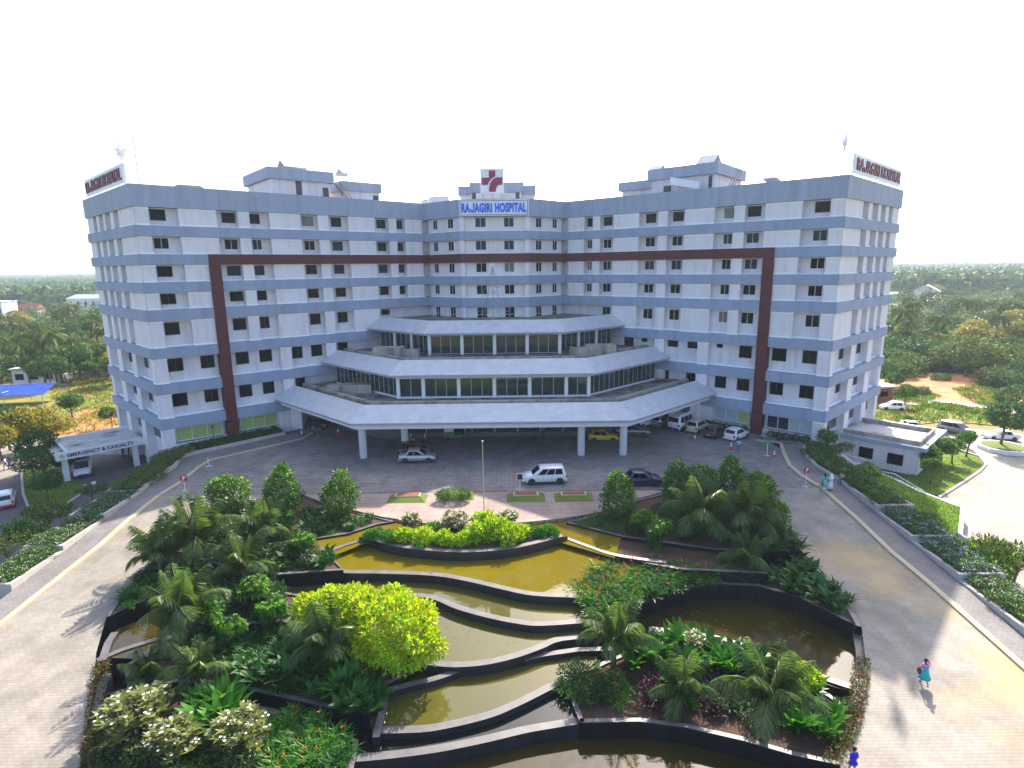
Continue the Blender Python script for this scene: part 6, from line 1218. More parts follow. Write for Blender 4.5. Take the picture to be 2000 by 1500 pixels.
def carrier(r, X, w, h, belt):
    lightbar(r, X, w, h, belt); m = MB()
    for y in (-w*.8, w*.8): m.box(X(.04), X(.72), y-.03, y+.03, h+.02, h+.26)
    for f in (.04, .25, .5, .72): m.box(X(f)-.02, X(f)+.02, -w*.8, w*.8, h+.08, h+.12)
    m.build('roof_carrier', 'paint_white', r); m = MB(); m.lathe([(.34, -.1), (.36, 0), (.34, .1)], 18, (X(0)-.12, .35, belt-.12), axis='X'); m.build('spare_wheel', 'paint_white', r)
def rail(r, X, w, h, belt):
    for s in (-1, 1): m = MB(); m.tube([(X(.15), s*w*.72, h+.05), (X(.55), s*w*.72, h+.05)], .02, 5); m.build('roof_rail', 'rim', r)
dg_ = math.radians
car('sedan', 'paint_silver', 'silver sedan parked alone in front of the porch columns', 815, 903, 0, dg_(3), pos=at(815, 900, 0))
car('hatch', 'paint_maroon', 'dark car half hidden behind the silver sedan', 0, 0, 0, dg_(8), pos=at(808, 886, 0))
car('mpv', 'paint_white', 'large white people carrier with its front towards the black notice board', 0, 0, 0, dg_(184), pos=at(1062, 941, 0))
car('sedan', 'paint_navy', 'dark navy sedan behind the clipped cone tree', 0, 0, 0, dg_(-4), pos=at(1252, 945, 0))
car('hatch', 'paint_yellow', 'yellow hatchback between the two porch columns', 0, 0, 0, dg_(-3), pos=at(1177, 860, 0))
car('mpv', 'paint_grey', 'grey people carrier half behind the porch column', 0, 0, 0, dg_(-10), pos=at(1234, 850, 0))
car('hatch', 'paint_black', 'black car in the dark corner under the porch beside the man in blue', 0, 0, 0, dg_(-28), pos=at(624, 834, 0))
Q = dg_(46)
car('suv', 'paint_white', 'white van cut off by the edge of the canopy, nearest the grey people carrier', 0, 0, 0, dg_(40), pos=at(1258, 832, 0))
car('wagon', 'paint_silver', 'silver van between the white van and the tall ambulance', 0, 0, 0, Q, pos=at(1292, 830, 0))
car('amb', 'paint_white', 'tall white ambulance with blue lower stripe and roof rack in the row of cars', 0, 0, 0, Q, 'ambulance', 'parked_ambulance', lower='paint_blue', extra=carrier, pos=at(1331, 836, 0))
car('wagon', 'paint_cream', 'cream tall hatchback between the ambulance and the dark car', 0, 0, 0, Q, extra=rail, pos=at(1362, 841, 0))
car('hatch', 'paint_maroon', 'dark maroon hatchback beside the white hatchback', 0, 0, 0, Q, pos=at(1395, 851, 0))
car('hatch', 'paint_white', 'white hatchback at the end of the row near the man in light blue', 0, 0, 0, Q-.1, pos=at(1437, 856, 0))
car('amb', 'paint_white', 'ambulance with a blue stripe and yellow bumper under the emergency canopy', 0, 0, 0, dg_(-55), 'ambulance', 'ambulance', None, 'paint_blue', lightbar, lo(162, 925))
car('wagon', 'paint_white', 'white taxi van with a red lower half at the left edge of the lower road', 0, 0, 0, dg_(128), 'van', 'van', None, 'paint_red', None, lo(12, 985))
car('hatch', 'paint_white', 'white hatchback on the pale road behind the end wall', 0, 0, 0, dg_(165), pos=lo(1741, 800))
car('hatch', 'paint_pale', 'pale car partly hidden behind the annex roof, nearest the wall', 0, 0, 0, dg_(60), pos=lo(1722, 838))
car('sedan', 'paint_pale', 'pale blue grey car behind the annex parapet', 0, 0, 0, dg_(75), pos=lo(1775, 838))
car('mpv', 'paint_grey', 'dark people carrier beside the small tree on the lower road', 0, 0, 0, dg_(-60), pos=lo(1866, 846))
car('sedan', 'paint_white', 'white sedan beyond the round tree planter', 0, 0, 0, dg_(170), pos=lo(1952, 858))
# green utility truck under the porch
r = thing('utility_cart', 'small green open utility cart with a roof in the shade of the porch', 'utility cart', at(890, 858, 0), dg_(4))
m = MB(); m.box(-1.5, 1.3, -.65, .65, .35, .75); m.box(-1.5, -.2, -.68, .68, .75, 1.2); m.build('body', 'paint_green', r); m = MB(); m.box(.1, .8, -.6, .6, .75, 1.1); m.box(0, .15, -.6, .6, 1.1, 1.6); m.build('seat', 'bumper_black', r)
m = MB(); m.box(-1.4, 1.3, -.7, .7, 1.85, 1.92); m.build('roof', 'paint_black', r)
for x in (-1.3, 1.2):
    for y in (-.6, .6): m = MB(); m.tube([(x, y, .7), (x, y, 1.86)], .03, 6); m.build('post', 'paint_white', r); o = obj('wheel', wheel_meshes()[0], r, (x*.75, y, .28)); o.scale = (.28, .25, .28); obj('rim', wheel_meshes()[1], o)
m = MB(); m.box(-1.45, -.3, -.6, .6, 1.2, 1.6); m.build('cargo', 'sign_white', r)

# ------------------------------------------------------------------ street furniture
M('cone_red', (0.70, 0.045, 0.02), 0.5, 0.05)
cones = [((589, 852), 'traffic cone beside the end of the white planter under the blinds'), ((660, 848), 'traffic cone in the shade right of the man in blue'), ((733, 838), 'traffic cone deep in the porch beside the first column'), ((802, 858), 'traffic cone behind the dark car in the porch, nearer the column'), ((830, 858), 'traffic cone in the porch nearest the green cart'), ((1356, 861), 'traffic cone behind the cream hatchback'), ((1427, 877), 'traffic cone beside the man in light blue'), ((1511, 893), 'traffic cone next to the green sign at the bend of the kerb')]
for (px, py), lb in cones:
    r = thing('traffic_cone', lb, 'traffic cone', at(px, py, 0), 0, 'traffic cones on the plaza'); m = MB(); m.box(-.22, .22, -.22, .22, 0, .04); m.build('base', 'cone_red', r); m = MB(); m.lathe([(.17, .04), (.11, .36)], 14); m.build('cone_body', 'cone_red', r); m = MB(); m.lathe([(.11, .36), (.09, .5)], 14); m.build('white_band', 'sign_white', r); m = MB(); m.lathe([(.09, .5), (.04, .78)], 14); m.build('cone_tip', 'sign_white', r)
for (px, py), zf, lb in (((362, 967), 0, 'round red no parking sign on a white stand beside the sunlit kerb'), ((1572, 951), 0, 'round red no parking sign on a white stand near the two walking women')):
    r = thing('no_parking_sign', lb, 'sign', on(px, py), .25, 'no parking stands'); m = MB(); m.tube([(0, 0, 0), (0, 0, 1.5)], .03, 6); m.build('pole', 'frame_white', r); m = MB(); m.tube([(-.4, 0, .03), (.4, 0, .03)], .03, 5); m.tube([(0, -.4, .03), (0, .4, .03)], .03, 5); m.build('stand', 'frame_white', r)
    m = MB(); m.lathe([(.36, -.02), (.36, .02)], 24, (0, 0, 1.75), axis='Y'); m.build('disc', 'logo_red', r); m = MB(); m.lathe([(.24, -.03), (.24, -.021)], 24, (0, 0, 1.75), axis='Y'); m.build('disc_face', 'paint_red', r); me = text_mesh('lettering', 'P', .36, .006, 'sign_white', .01, 1.0); obj('lettering', me, r, (0, -.035, 1.75)); m = MB(); m.hexa([(-.2, -.045, 1.56), (-.15, -.045, 1.53), (-.15, -.035, 1.53), (-.2, -.035, 1.56), (.15, -.045, 1.97), (.2, -.045, 1.94), (.2, -.035, 1.94), (.15, -.035, 1.97)]); m.build('bar', 'sign_white', r)
M('sign_green', (0.01, 0.22, 0.12), 0.5, 0.05)
r = thing('direction_sign', 'green double arrow sign on a white stand beside the last traffic cone', 'sign', at(1497, 890, 0), -.2); m = MB(); m.tube([(0, 0, 0), (0, 0, 1.5)], .035, 6); m.tube([(-.35, 0, .03), (.35, 0, .03)], .03, 5); m.tube([(0, -.35, .03), (0, .35, .03)], .03, 5); m.build('stand', 'frame_white', r)
for s in (-1, 1): m = MB(); plate(m, [(s*.04, 1.35), (s*.45, 1.35), (s*.62, 1.5), (s*.45, 1.66), (s*.04, 1.66)], -.02, .02); m.build('arrow_panel', 'sign_green', r)
r = thing('notice_board', 'small black notice board on a white stand at the nose of the white people carrier', 'sign', at(1015, 957, 0), -.1); m = MB(); m.tube([(0, 0, 0), (0, 0, 1.1)], .035, 6); m.tube([(-.45, 0, .03), (.45, 0, .03)], .03, 5); m.tube([(0, -.4, .03), (0, .4, .03)], .03, 5); m.build('stand', 'frame_white', r); m = MB(); m.box(-.32, .32, -.03, .03, 1.05, 1.75); m.build('board_frame', 'frame_white', r); m = MB(); m.box(-.27, .27, -.04, -.031, 1.1, 1.7); m.build('board', 'bumper_black', r)
r = thing('barrier_stand', 'small white post on a crossed foot at the kerb bend near the green blinds', 'stand', at(407, 911, 0), 0); m = MB(); m.tube([(0, 0, 0), (0, 0, 1.1)], .03, 6); m.build('pole', 'frame_white', r); m = MB(); m.tube([(-.5, 0, .04), (.5, 0, .04)], .035, 5); m.tube([(0, -.5, .04), (0, .5, .04)], .035, 5); m.build('foot', 'frame_white', r)
r = thing('flagpole', 'bare slim flagpole with a white finial in front of the deck', 'flagpole', at(945, 1008, 0)); m = MB(); m.tube([(0, 0, 0), (0, 0, 6.9)], [.05, .032], 8); m.build('pole', 'sand', r); m = MB(); m.lathe([(.02, -.08), (.07, -.05), (.09, 0), (.07, .05), (.02, .08)], 12, (0, 0, 7.0)); m.build('finial', 'sign_white', r); m = MB(); m.box(-.3, .3, -.3, .3, 0, .1); m.build('base', 'coping', r)
r = thing('garden_lamp', 'small black lantern post in front of the green blinds', 'lamp post', WING[-1].p(5.4, -.9, 0)); m = MB(); m.tube([(0, 0, 0), (0, 0, 2.3)], .045, 6); m.build('post', 'frame_dark', r); m = MB(); m.lathe([(.1, 2.3), (.16, 2.55), (.17, 2.58), (.03, 2.72)], 8); m.build('lantern', 'frame_dark', r)
r = thing('security_camera', 'white security camera on the corner of the shaded end wall', 'camera', WING[-1].p(.1, -.05, 11.1), WING[-1].rz); m = MB(); m.lathe([(.13, -.35), (.13, .15)], 10, (0, -.2, 0), axis='Y'); m.build('housing', 'sign_white', r); m = MB(); m.tube([(0, 0, .1), (0, .2, .3)], .04, 5); m.build('bracket', 'sign_white', r)

# ------------------------------------------------------------------ people
for nm, c in dict(skin=(0.20, 0.095, 0.055), hair=(0.012, 0.009, 0.008), cl_blue=(0.10, 0.16, 0.42), cl_sky=(0.22, 0.55, 0.68), cl_dark=(0.03, 0.03, 0.04), cl_white=(0.76, 0.77, 0.80), cl_teal=(0.015, 0.42, 0.46), cl_aqua=(0.13, 0.62, 0.66), cl_pink=(0.75, 0.22, 0.50), cl_violet=(0.13, 0.08, 0.42), cl_brick=(0.32, 0.10, 0.08), cl_lilac=(0.55, 0.58, 0.80), cl_royal=(0.02, 0.02, 0.55), cl_lime=(0.25, 0.42, 0.08), cl_tan=(0.55, 0.36, 0.26), cl_brown=(0.11, 0.05, 0.035), cl_jean=(0.05, 0.09, 0.28), cl_khaki=(0.13, 0.12, 0.10)).items(): M(nm, c, 0.85, 0.06, 6)
def body_mesh(h, pose, top, legs, shoes='cl_dark', sleeves=.5, lean=0.0):
    k = h/1.7; J = {}
    hipz, kz = .90, .48
    J['pel'] = Vector((0, 0, hipz)); J['wai'] = Vector((lean*.12, 0, 1.08)); J['che'] = Vector((lean*.25, 0, 1.28)); J['nek'] = Vector((lean*.38, 0, 1.44)); J['hd0'] = Vector((lean*.42+.01, 0, 1.50)); J['hd1'] = Vector((lean*.46+.025, 0, 1.62)); J['hd2'] = Vector((lean*.47+.01, 0, 1.685))
    st = pose.get('stride', 0.0); sit = pose.get('sit', False)
    for s, sg in (('l', 1), ('r', -1)):
        f = st*sg; J['hip'+s] = Vector((0, .085*sg, hipz-.04))
        if sit: J['pel'].z = J['pel'].z; J['kne'+s] = Vector((.42, .11*sg, hipz-.02)); J['ank'+s] = Vector((.42, .11*sg, hipz-.44)); J['toe'+s] = Vector((.58, .12*sg, hipz-.48))
        else: J['kne'+s] = Vector((.25*f+.03, .095*sg, kz)); J['ank'+s] = Vector((.36*f-.03-(.10 if f < 0 else 0), .10*sg, .09+(.05 if f < 0 else 0))); J['toe'+s] = J['ank'+s]+Vector((.16, .02*sg, -.045))
        J['sho'+s] = Vector((lean*.33, .175*sg, 1.39)); a = pose.get('arm'+s, 'hang'); S = J['sho'+s]
        if a == 'hang': J['elb'+s] = S+Vector((-.05-.1*f, .06*sg, -.28)); J['wri'+s] = S+Vector((.06-.2*f, .06*sg, -.52)); d = Vector((.03, -.01*sg, -.08))
        elif a == 'up': J['elb'+s] = S+Vector((.12, .14*sg, -.10)); J['wri'+s] = S+Vector((.20, .0, .13)); d = Vector((-.05, -.03*sg, .075))
        elif a == 'bag': J['elb'+s] = S+Vector((-.10, .10*sg, -.25)); J['wri'+s] = S+Vector((.14, .06*sg, -.32)); d = Vector((.08, -.02*sg, 0))
        else: J['elb'+s] = S+Vector((.05, .05*sg, -.27)); J['wri'+s] = S+Vector((.27, -.03*sg, -.30)); d = Vector((.08, -.02*sg, -.02))
        J['pal'+s] = J['wri'+s]+d*.9; side = Vector((0, 1, 0)) if abs(d.y) < .05 else Vector((1, 0, 0)); dn = d.normalized()
        for q in range(4): J['fi%d%s' % (q, s)] = J['pal'+s]+dn*(.075+.012*(1-abs(q-1.5)))+side*(.026*(q-1.5)); 
        J['th'+s] = J['wri'+s]+d*.55+side*.05
    ch = [('pel', 'wai'), ('wai', 'che'), ('che', 'nek'), ('nek', 'hd0'), ('hd0', 'hd1'), ('hd1', 'hd2')]
    for s in 'lr': ch += [('pel', 'hip'+s), ('hip'+s, 'kne'+s), ('kne'+s, 'ank'+s), ('ank'+s, 'toe'+s), ('che', 'sho'+s), ('sho'+s, 'elb'+s), ('elb'+s, 'wri'+s), ('wri'+s, 'pal'+s), ('wri'+s, 'th'+s)] + [('pal'+s, 'fi%d%s' % (q, s)) for q in range(4)]
    RAD = dict(pel=.125, wai=.115, che=.135, nek=.055, hd0=.065, hd1=.098, hd2=.06, hip=.085, kne=.058, ank=.042, toe=.036, sho=.068, elb=.042, wri=.03, pal=.03, th=.010, fi=.009)
    names = list(J); idx = {n: i for i, n in enumerate(names)}; me = bpy.data.meshes.new('sk'); me.from_pydata([J[n]*k for n in names], [(idx[a], idx[b]) for a, b in ch], []); o = bpy.data.objects.new('sk', me); COL.objects.link(o)
    o.modifiers.new('s', 'SKIN'); sv = me.skin_vertices[0].data
    for n in names: kk = n if n in RAD else (n[:2] if n[:2] in ('fi', 'th') else n[:3]); rr_ = RAD[kk]*k; sv[idx[n]].radius = (rr_, rr_*(1.15 if kk in ('pel', 'wai', 'che') else 1)); sv[idx[n]].use_root = (n == 'pel')
    m = o.modifiers.new('b', 'SUBSURF'); m.levels = 1; m.render_levels = 1
    dg = bpy.context.evaluated_depsgraph_get(); out = bpy.data.meshes.new_from_object(o.evaluated_get(dg)); bpy.data.objects.remove(o); bpy.data.meshes.remove(me)
    out.materials.clear(); [out.materials.append(MAT[q]) for q in ('skin', top, legs, shoes)]; out.name = 'body'
    segs = [(J[a]*k, J[b]*k, (a, b)) for a, b in ch]
    for p in out.polygons:
        c = p.center; best = None
        for a, b, nm in segs:
            ab = b-a; t = max(0, min(1, (c-a).dot(ab)/ab.length_squared)); dd = (c-(a+ab*t)).length
            if best is None or dd < best[0]: best = (dd, nm, t)
        a, b = best[1]; mi = 0
        if a[:3] in ('pel', 'wai', 'che') and b[:3] in ('wai', 'che', 'nek', 'sho'): mi = 1 if not (b == 'nek' and best[2] > .75) else 0
        if a[:3] == 'sho': mi = 1 if best[2] < sleeves*1.6 else 0
        if b[:3] in ('hip', 'kne') or a[:3] == 'kne': mi = 2
        if b[:3] == 'hip' : mi = 2
        if b[:3] == 'toe' or (b[:3] == 'ank' and best[2] > .93): mi = 3
        p.material_index = mi; p.use_smooth = True
    return out, J, k
_pm = {}
def person(label, p, face, h=1.65, pose={}, top='cl_blue', legs='cl_dark', hair='short', dress=None, veil=None, bag=None, group=None, lean=0.0, z_sit=None, sleeves=.5):
    me, J, k = body_mesh(h, pose, top, legs, sleeves=sleeves, lean=lean); r = thing('person', label, 'person', p, face, group); base = (-(.90*k) + .47) if pose.get('sit') else 0.0
    o = obj('body', me, r, (0, 0, base)); hd = J['hd1']*k; m = MB()
    def ell(m, c, rx, ry, rz, a0=0, a1=math.pi, n=12, cut=None):
        pr = [(max(.001, math.sin(a0+(a1-a0)*i/8)), math.cos(a0+(a1-a0)*i/8)) for i in range(9)]; q = MB(); q.lathe(pr, n); m.add([(c[0]+x*rx, c[1]+y*ry, c[2]+z*rz) for x, y, z in q.v], q.f)
    ell(m, (hd.x-.025*k, 0, hd.z+.035*k+base), .108*k, .102*k, .10*k, 0, 1.75)
    if hair == 'long': m.tube([(hd.x-.09*k, 0, hd.z+base), (hd.x-.13*k, 0, hd.z-.2*k+base), (hd.x-.14*k, 0, hd.z-.5*k+base)], [.075*k, .06*k, .03*k], 8)
    m.build('hair', 'hair', r, True)
    m = MB()
    for s in (-1, 1): ell(m, (hd.x+.088*k, s*.034*k, hd.z+.012*k+base), .012*k, .014*k, .008*k)
    m.box(hd.x+.088*k, hd.x+.098*k, -.022*k, .022*k, hd.z-.052*k+base, hd.z-.045*k+base); m.build('face_features', 'hair', r)
    m = MB(); m.tube([(hd.x+.09*k, 0, hd.z+.01*k+base), (hd.x+.115*k, 0, hd.z-.02*k+base)], [.008*k, .014*k], 6)
    for s in (-1, 1): ell(m, (hd.x, s*.098*k, hd.z-.005*k+base), .018*k, .01*k, .026*k)
    m.build('nose_and_ears', 'skin', r, True)
    if dress:                    # long tunic or skirt hanging from the waist
        mat, z0, wd_ = dress; m = MB(); pr = [(.155*k, 1.30*k), (.14*k, 1.08*k), (.175*k, .90*k), ((.175+.5*(wd_-.175))*k, (.9+z0)/2*k), (wd_*k, z0*k), ((wd_-.02)*k, z0*k+.01)]; q = MB(); q.lathe(pr, 18); m.add([(x*.85+lean*.25*k*max(0, (z/k-.9)), y*1.0*(1+.06*math.sin(6*math.atan2(y, x))), z) for x, y, z in q.v], q.f); m.build('dress', mat, r, True)
    if veil:
        m = MB(); ell(m, (hd.x-.02*k, 0, hd.z+.02*k), .13*k, .125*k, .125*k, 0, 1.9); m.tube([(hd.x-.06*k, 0, hd.z-.02*k), (hd.x-.10*k, 0, hd.z-.3*k), (hd.x-.10*k, 0, hd.z-.62*k)], [.12*k, .19*k, .17*k], 12); m.build('veil', veil, r, True)
    if bag:
        mat, s = bag; q = J['wri'+s]*k; m = MB(); m.hexa([(q.x-.17, q.y-.08, q.z-.36), (q.x+.13, q.y-.08, q.z-.36), (q.x+.13, q.y+.08, q.z-.36), (q.x-.17, q.y+.08, q.z-.36), (q.x-.12, q.y-.05, q.z-.06), (q.x+.08, q.y-.05, q.z-.06), (q.x+.08, q.y+.05, q.z-.06), (q.x-.12, q.y+.05, q.z-.06)]); m.tube([(q.x-.1, q.y, q.z-.07), (q.x-.02, q.y, q.z+.03), (q.x+.06, q.y, q.z-.07)], .012, 5); o = m.build('held_bag', mat, None); o.matrix_world = Matrix.Translation(p) @ Matrix.Rotation(face, 4, 'Z'); tag(o, 'brown bag hanging from the arm of the woman in teal' if mat == 'cl_brown' else 'small red bag held by the woman in pale aqua', 'bag')
    return r
UPW = lambda p: (p.x, p.y, p.z+STEP)
person('man in a blue shirt and dark trousers standing in the shade of the porch', at(613, 853, 0), dg_(60), 1.7, {}, 'cl_blue', 'cl_dark')
person('man in a light blue shirt, hand to his ear, beside the white hatchback', at(1441, 884, 0), dg_(70), 1.7, {'arml': 'up'}, 'cl_sky', 'cl_khaki')
a = on(1608, 958); person('woman in an aqua tunic with long dark hair walking beside the woman in white', (a.x, a.y, a.z+STEP), dg_(88), 1.58, {'stride': .5}, 'cl_aqua', 'cl_sky', 'long', ('cl_aqua', .45, .27), None, ('cl_brick', 'l'))
a = on(1620, 959); person('woman in white robes and a white veil on the walk', (a.x, a.y, a.z+STEP), dg_(85), 1.62, {'stride': .3}, 'cl_white', 'cl_white', 'short', ('cl_white', .1, .29), 'cl_white')
a = on(1642, 947); person('seated man in jeans on the planter edge beside the walk', (a.x, a.y, a.z+.45-.47+.2), dg_(215), 1.68, {'sit': True, 'arml': 'fwd', 'armr': 'fwd'}, 'cl_tan', 'cl_jean')
a = on(1803, 1338); person('woman in a teal dress and pink scarf carrying a brown bag up the drive', a, dg_(75), 1.58, {'stride': .55, 'armr': 'up', 'arml': 'bag'}, 'cl_pink', 'cl_pink', 'short', ('cl_teal', .48, .33), None, ('cl_brown', 'l'), lean=.3)
a = on(1662, 1516); person('person in a royal blue top at the bottom edge of the drive', a, dg_(100), 1.6, {'stride': .3}, 'cl_royal', 'cl_lime', 'short', ('cl_royal', .8, .24))
a = lo(11, 917); person('person in a pale shirt and dark trousers walking close to a companion in violet', a, dg_(200), 1.7, {'stride': .5}, 'cl_white', 'cl_dark')
a = lo(19, 916); person('woman in a violet dress walking beside a man in a pale shirt', a, dg_(200), 1.6, {'stride': .4}, 'cl_violet', 'cl_violet', 'long', ('cl_violet', .4, .28))
a = lo(105, 1008); person('woman in a brick red dress just behind the woman in white', a, dg_(80), 1.58, {'stride': .3}, 'cl_brick', 'cl_brick', 'long', ('cl_brick', .12, .27))
a = lo(111, 1011); person('woman in a white blouse and lilac skirt on the lower road', a, dg_(80), 1.58, {'stride': .3}, 'cl_white', 'cl_lilac', 'short', ('cl_lilac', .12, .27))
a = lo(185, 962); person('person in white standing by the flat topped tree near the ambulance', a, dg_(120), 1.65, {}, 'cl_white', 'cl_white', 'short', ('cl_white', .5, .25))
for i, (x, y, lb) in enumerate(((240, 893, 'dark figure standing under the end of the emergency canopy'), (252, 892, 'second dark figure beside a pillar under the emergency canopy'))): a = lo(x, y); person(lb, a, dg_(200), 1.68, {}, 'cl_dark', 'cl_dark')
a = at(807, 877, 0); person('person in a grey shirt leaning over the dark car behind the silver sedan', a, dg_(-90), 1.68, {'arml': 'fwd', 'armr': 'fwd'}, 'cl_lilac', 'cl_dark', lean=.7)
a = at(1060, 853, 0); person('dim figure standing by the wall deep inside the porch', a, dg_(-90), 1.68, {}, 'cl_blue', 'cl_dark')
# ------------------------------------------------------------------ background: houses, trees, far woods
def house(label, px, py, w, d, h, rz, wall='whitewall', roof='flat', rmat='roofpale', nwin=3, name='house'):
    r = thing(name, label, 'house', lo(px, py), rz); m = MB(); m.box(-w/2, w/2, 0, d, -.2, h); m.build('wall', wall, r)
    m = MB()
    if roof == 'flat': m.box(-w/2-.4, w/2+.4, -.4, d+.4, h, h+.35)
    else: m.hexa([(-w/2-.5, -.5, h), (w/2+.5, -.5, h), (w/2+.5, d+.5, h), (-w/2-.5, d+.5, h), (-w/2-.5, d/2-.05, h+roof), (w/2+.5, d/2-.05, h+roof), (w/2+.5, d/2+.05, h+roof), (-w/2-.5, d/2+.05, h+roof)])
    m.build('roof', rmat, r)
    for i in range(nwin):
        x = -w/2+w*(i+.5)/nwin; ww = min(.9, w/nwin*.3); m = MB(); m.box(x-ww, x+ww, -.03, .05, h*.35, h*.75); f = m.build('window', 'frame_dark', r); m = MB(); m.box(x-ww+.08, x+ww-.08, -.05, -.031, h*.38, h*.72); m.build('pane', 'glass', f)
    return r
house('small white flat roofed house behind the blue tarpaulin', 68, 752, 9, 7, 3.6, .15)
house('long pale factory building with a grey roof far beyond the left trees', 205, 606, 55, 18, 8, -.1, 'whitewall', 2.5, 'tin', 10)
house('white storeyed house at the left edge among the treetops', -12, 640, 10, 10, 12, .1, nwin=3)
house('house with an orange tiled roof half hidden by palms', 115, 622, 10, 8, 5, .1, 'whitewall', 3, 'terracotta', 3)
house('house with a dull red roof left of the palm crowns', 52, 622, 10, 8, 5, .1, 'concrete', 3, 'terracotta', 3)
house('white gabled house among the trees beyond the clearing', 1832, 590, 14, 14, 7, .9, 'whitewall', 4, 'roofpale', 3)
house('low pale house close to the right end wall', 1752, 588, 14, 8, 4, .1, 'whitewall', 2, 'roofpale', 3)
house('small brick shed with a tin roof beside the right end wall', 1724, 784, 4, 3, 2.6, .2, 'terracotta', 'flat', 'tin', 1, 'shed')
r = thing('tarpaulin_shelter', 'large shelter with a bright blue gabled tarpaulin roof', 'shelter', lo(36, 790), .2); M('tarp', (0.02, 0.07, 0.42), 0.5, 0.35, .8)
for s in (-1, 1): m = MB(); m.hexa([(-7, s*4.5, 2.6), (7, s*4.5, 2.6), (7, 0, 4.0), (-7, 0, 4.0), (-7, s*4.5, 2.65), (7, s*4.5, 2.65), (7, 0, 4.05), (-7, 0, 4.05)]); m.build('tarpaulin', 'tarp', r)
m = MB(); m.box(-7, 7, -.12, .12, 4.06, 4.1); m.box(-.1, .1, -4.4, -.2, 3.2, 3.3); m.build('ridge_strip', 'paint_pale', r)
for x in (-6.5, 0, 6.5):
    for y in (-4.2, 4.2): m = MB(); m.tube([(x, y, 0), (x, y, 2.65)], .07, 5); m.build('post', 'steel', r)
m = MB(); P = [lo(150, 740), lo(215, 735)]; ribbon(m, P, .25, -.2, 2.0); o = m.build('compound_wall', 'concrete'); tag(o, 'grey compound wall behind the grass field', 'wall')
r = thing('tarpaulin_heap', 'crumpled blue tarpaulin beside the brick shed', 'tarpaulin', lo(1722, 758)); m = MB(); m.hexa([(-1.5, -1, 0), (1.5, -1, 0), (1.3, 1, 0), (-1.4, 1, 0), (-.7, -.5, .9), (.9, -.4, .6), (.6, .5, 1.0), (-.5, .4, .7)]); m.build('sheet', 'tarp', r)

def tcrown(seed, n, ln, mat, shape='round', R_=4.0, h=5.0):
    r = random.Random(seed); B = []
    for i in range(9 if shape != 'dome' else 7):
        a = r.uniform(0, 6.28); q = r.uniform(0, .65)*R_; zz = h + r.uniform(-.25, .3)*R_ if shape == 'round' else h-.25*q; s = R_*r.uniform(.38, .6); B.append((math.cos(a)*q, math.sin(a)*q, zz, s, s, s*(.8 if shape == 'round' else .55)))
    if shape == 'dome': B.append((0, 0, h-.3, R_*.75, R_*.7, R_*.42))
    return crown('crown', B, n, ln, mat, .6, .35, .5, .35)
TR = [tcrown(1, 2600, .55, 'leaf_forest'), tcrown(2, 2600, .55, 'leaf_forest2'), tcrown(3, 2600, .5, 'leaf_forest3'), tcrown(4, 2400, .5, 'leaf_rubber'), tcrown(5, 2600, .5, 'leaf_forest', 'dome')]
TR.append(tcrown(33, 2400, .5, 'leaf_yellow'))
TT = [trunk_mesh(4.6, .28, limbs=6, spread=2.4, seed=s) for s in (11, 12)]
NEAR = [tcrown(6, 4200, .26, 'leaf_forest', 'round', 2.2, 3.2), tcrown(7, 3600, .26, 'leaf_yellow', 'round', 2.4, 3.0), tcrown(8, 4200, .24, 'leaf_forest3', 'round', 2.0, 3.2), tcrown(9, 2600, .26, 'leaf_ficus', 'round', 1.5, 3.0)]
NT = [trunk_mesh(3.0, .12, limbs=6, spread=1.5, seed=s) for s in (14, 15)]
def tree(label, p, k, s, group, near=False, rz=0.0, sz=None):
    return plant('tree', label, 'tree', p, (('trunk', (NT if near else TT)[k % 2]), ('crown', (NEAR if near else TR)[k])), group, rz, (s, s, s*(sz or 1)))
for (px, py), k, s, lb in (((85, 925), 2, 1.35, 'dark leafy tree on the lawn in front of the emergency canopy'), ((70, 950), 0, 1.0, 'lower dark tree at the lawn edge near the white taxi van'), ((125, 935), 2, .8, 'dark shrub tree beside the canopy column'), ((95, 980), 0, .75, 'small shaded tree at the tip of the lawn'),
                           ((60, 880), 1, 1.5, 'loose yellow green tree in front of the tarpaulin shelter'), ((105, 872), 1, 1.25, 'yellow green tree beside the orange earth'), ((20, 880), 0, 1.4, 'dark tree below the blue tarpaulin'), ((5, 900), 1, 1.2, 'yellowish tree at the left edge of the lower road'), ((144, 828), 3, 1.35, 'round tree on a straight stem in the grass field'), ((218, 835), 0, .8, 'bush tree at the foot of the shaded end wall'), ((102, 762), 0, 1.7, 'dark tree right of the small white house'), ((130, 752), 3, 1.5, 'grey green tree before the compound wall'), ((175, 748), 3, 1.3, 'small bright tree at the end of the compound wall'),
                           ((1952, 876), 2, 1.55, 'dark tree growing out of the white planter ring'), ((1805, 925), 3, .95, 'light leafed tree at the corner of the annex'), ((1838, 915), 3, 1.0, 'tree with a forked stem on the lower lawn by the annex'), ((1858, 905), 3, .85, 'young tree at the far side of the lower lawn'), ((1885, 892), 3, .9, 'slim tree in front of the dark people carrier'), ((1815, 945), 3, .8, 'low leafy tree before the side door of the annex'), ((1748, 768), 2, .95, 'dark columnar bush tree by the red earth'), ((1766, 795), 0, .9, 'round bush tree beside the brick shed'), ((1770, 835), 3, .5, 'bushy sapling beside the pale cars')):
    tree(lb, lo(px, py), k, s, 'trees near the building', True, px*1.0)
DOME = tcrown(31, 5200, .5, 'leaf_forest2', 'dome', 6.5, 4.6); plant('tree', 'wide dome shaped tree beyond the red clearing', 'tree', lo(1885, 733), (('trunk', TT[0]), ('crown', DOME)), None, 1.0, 1.25)
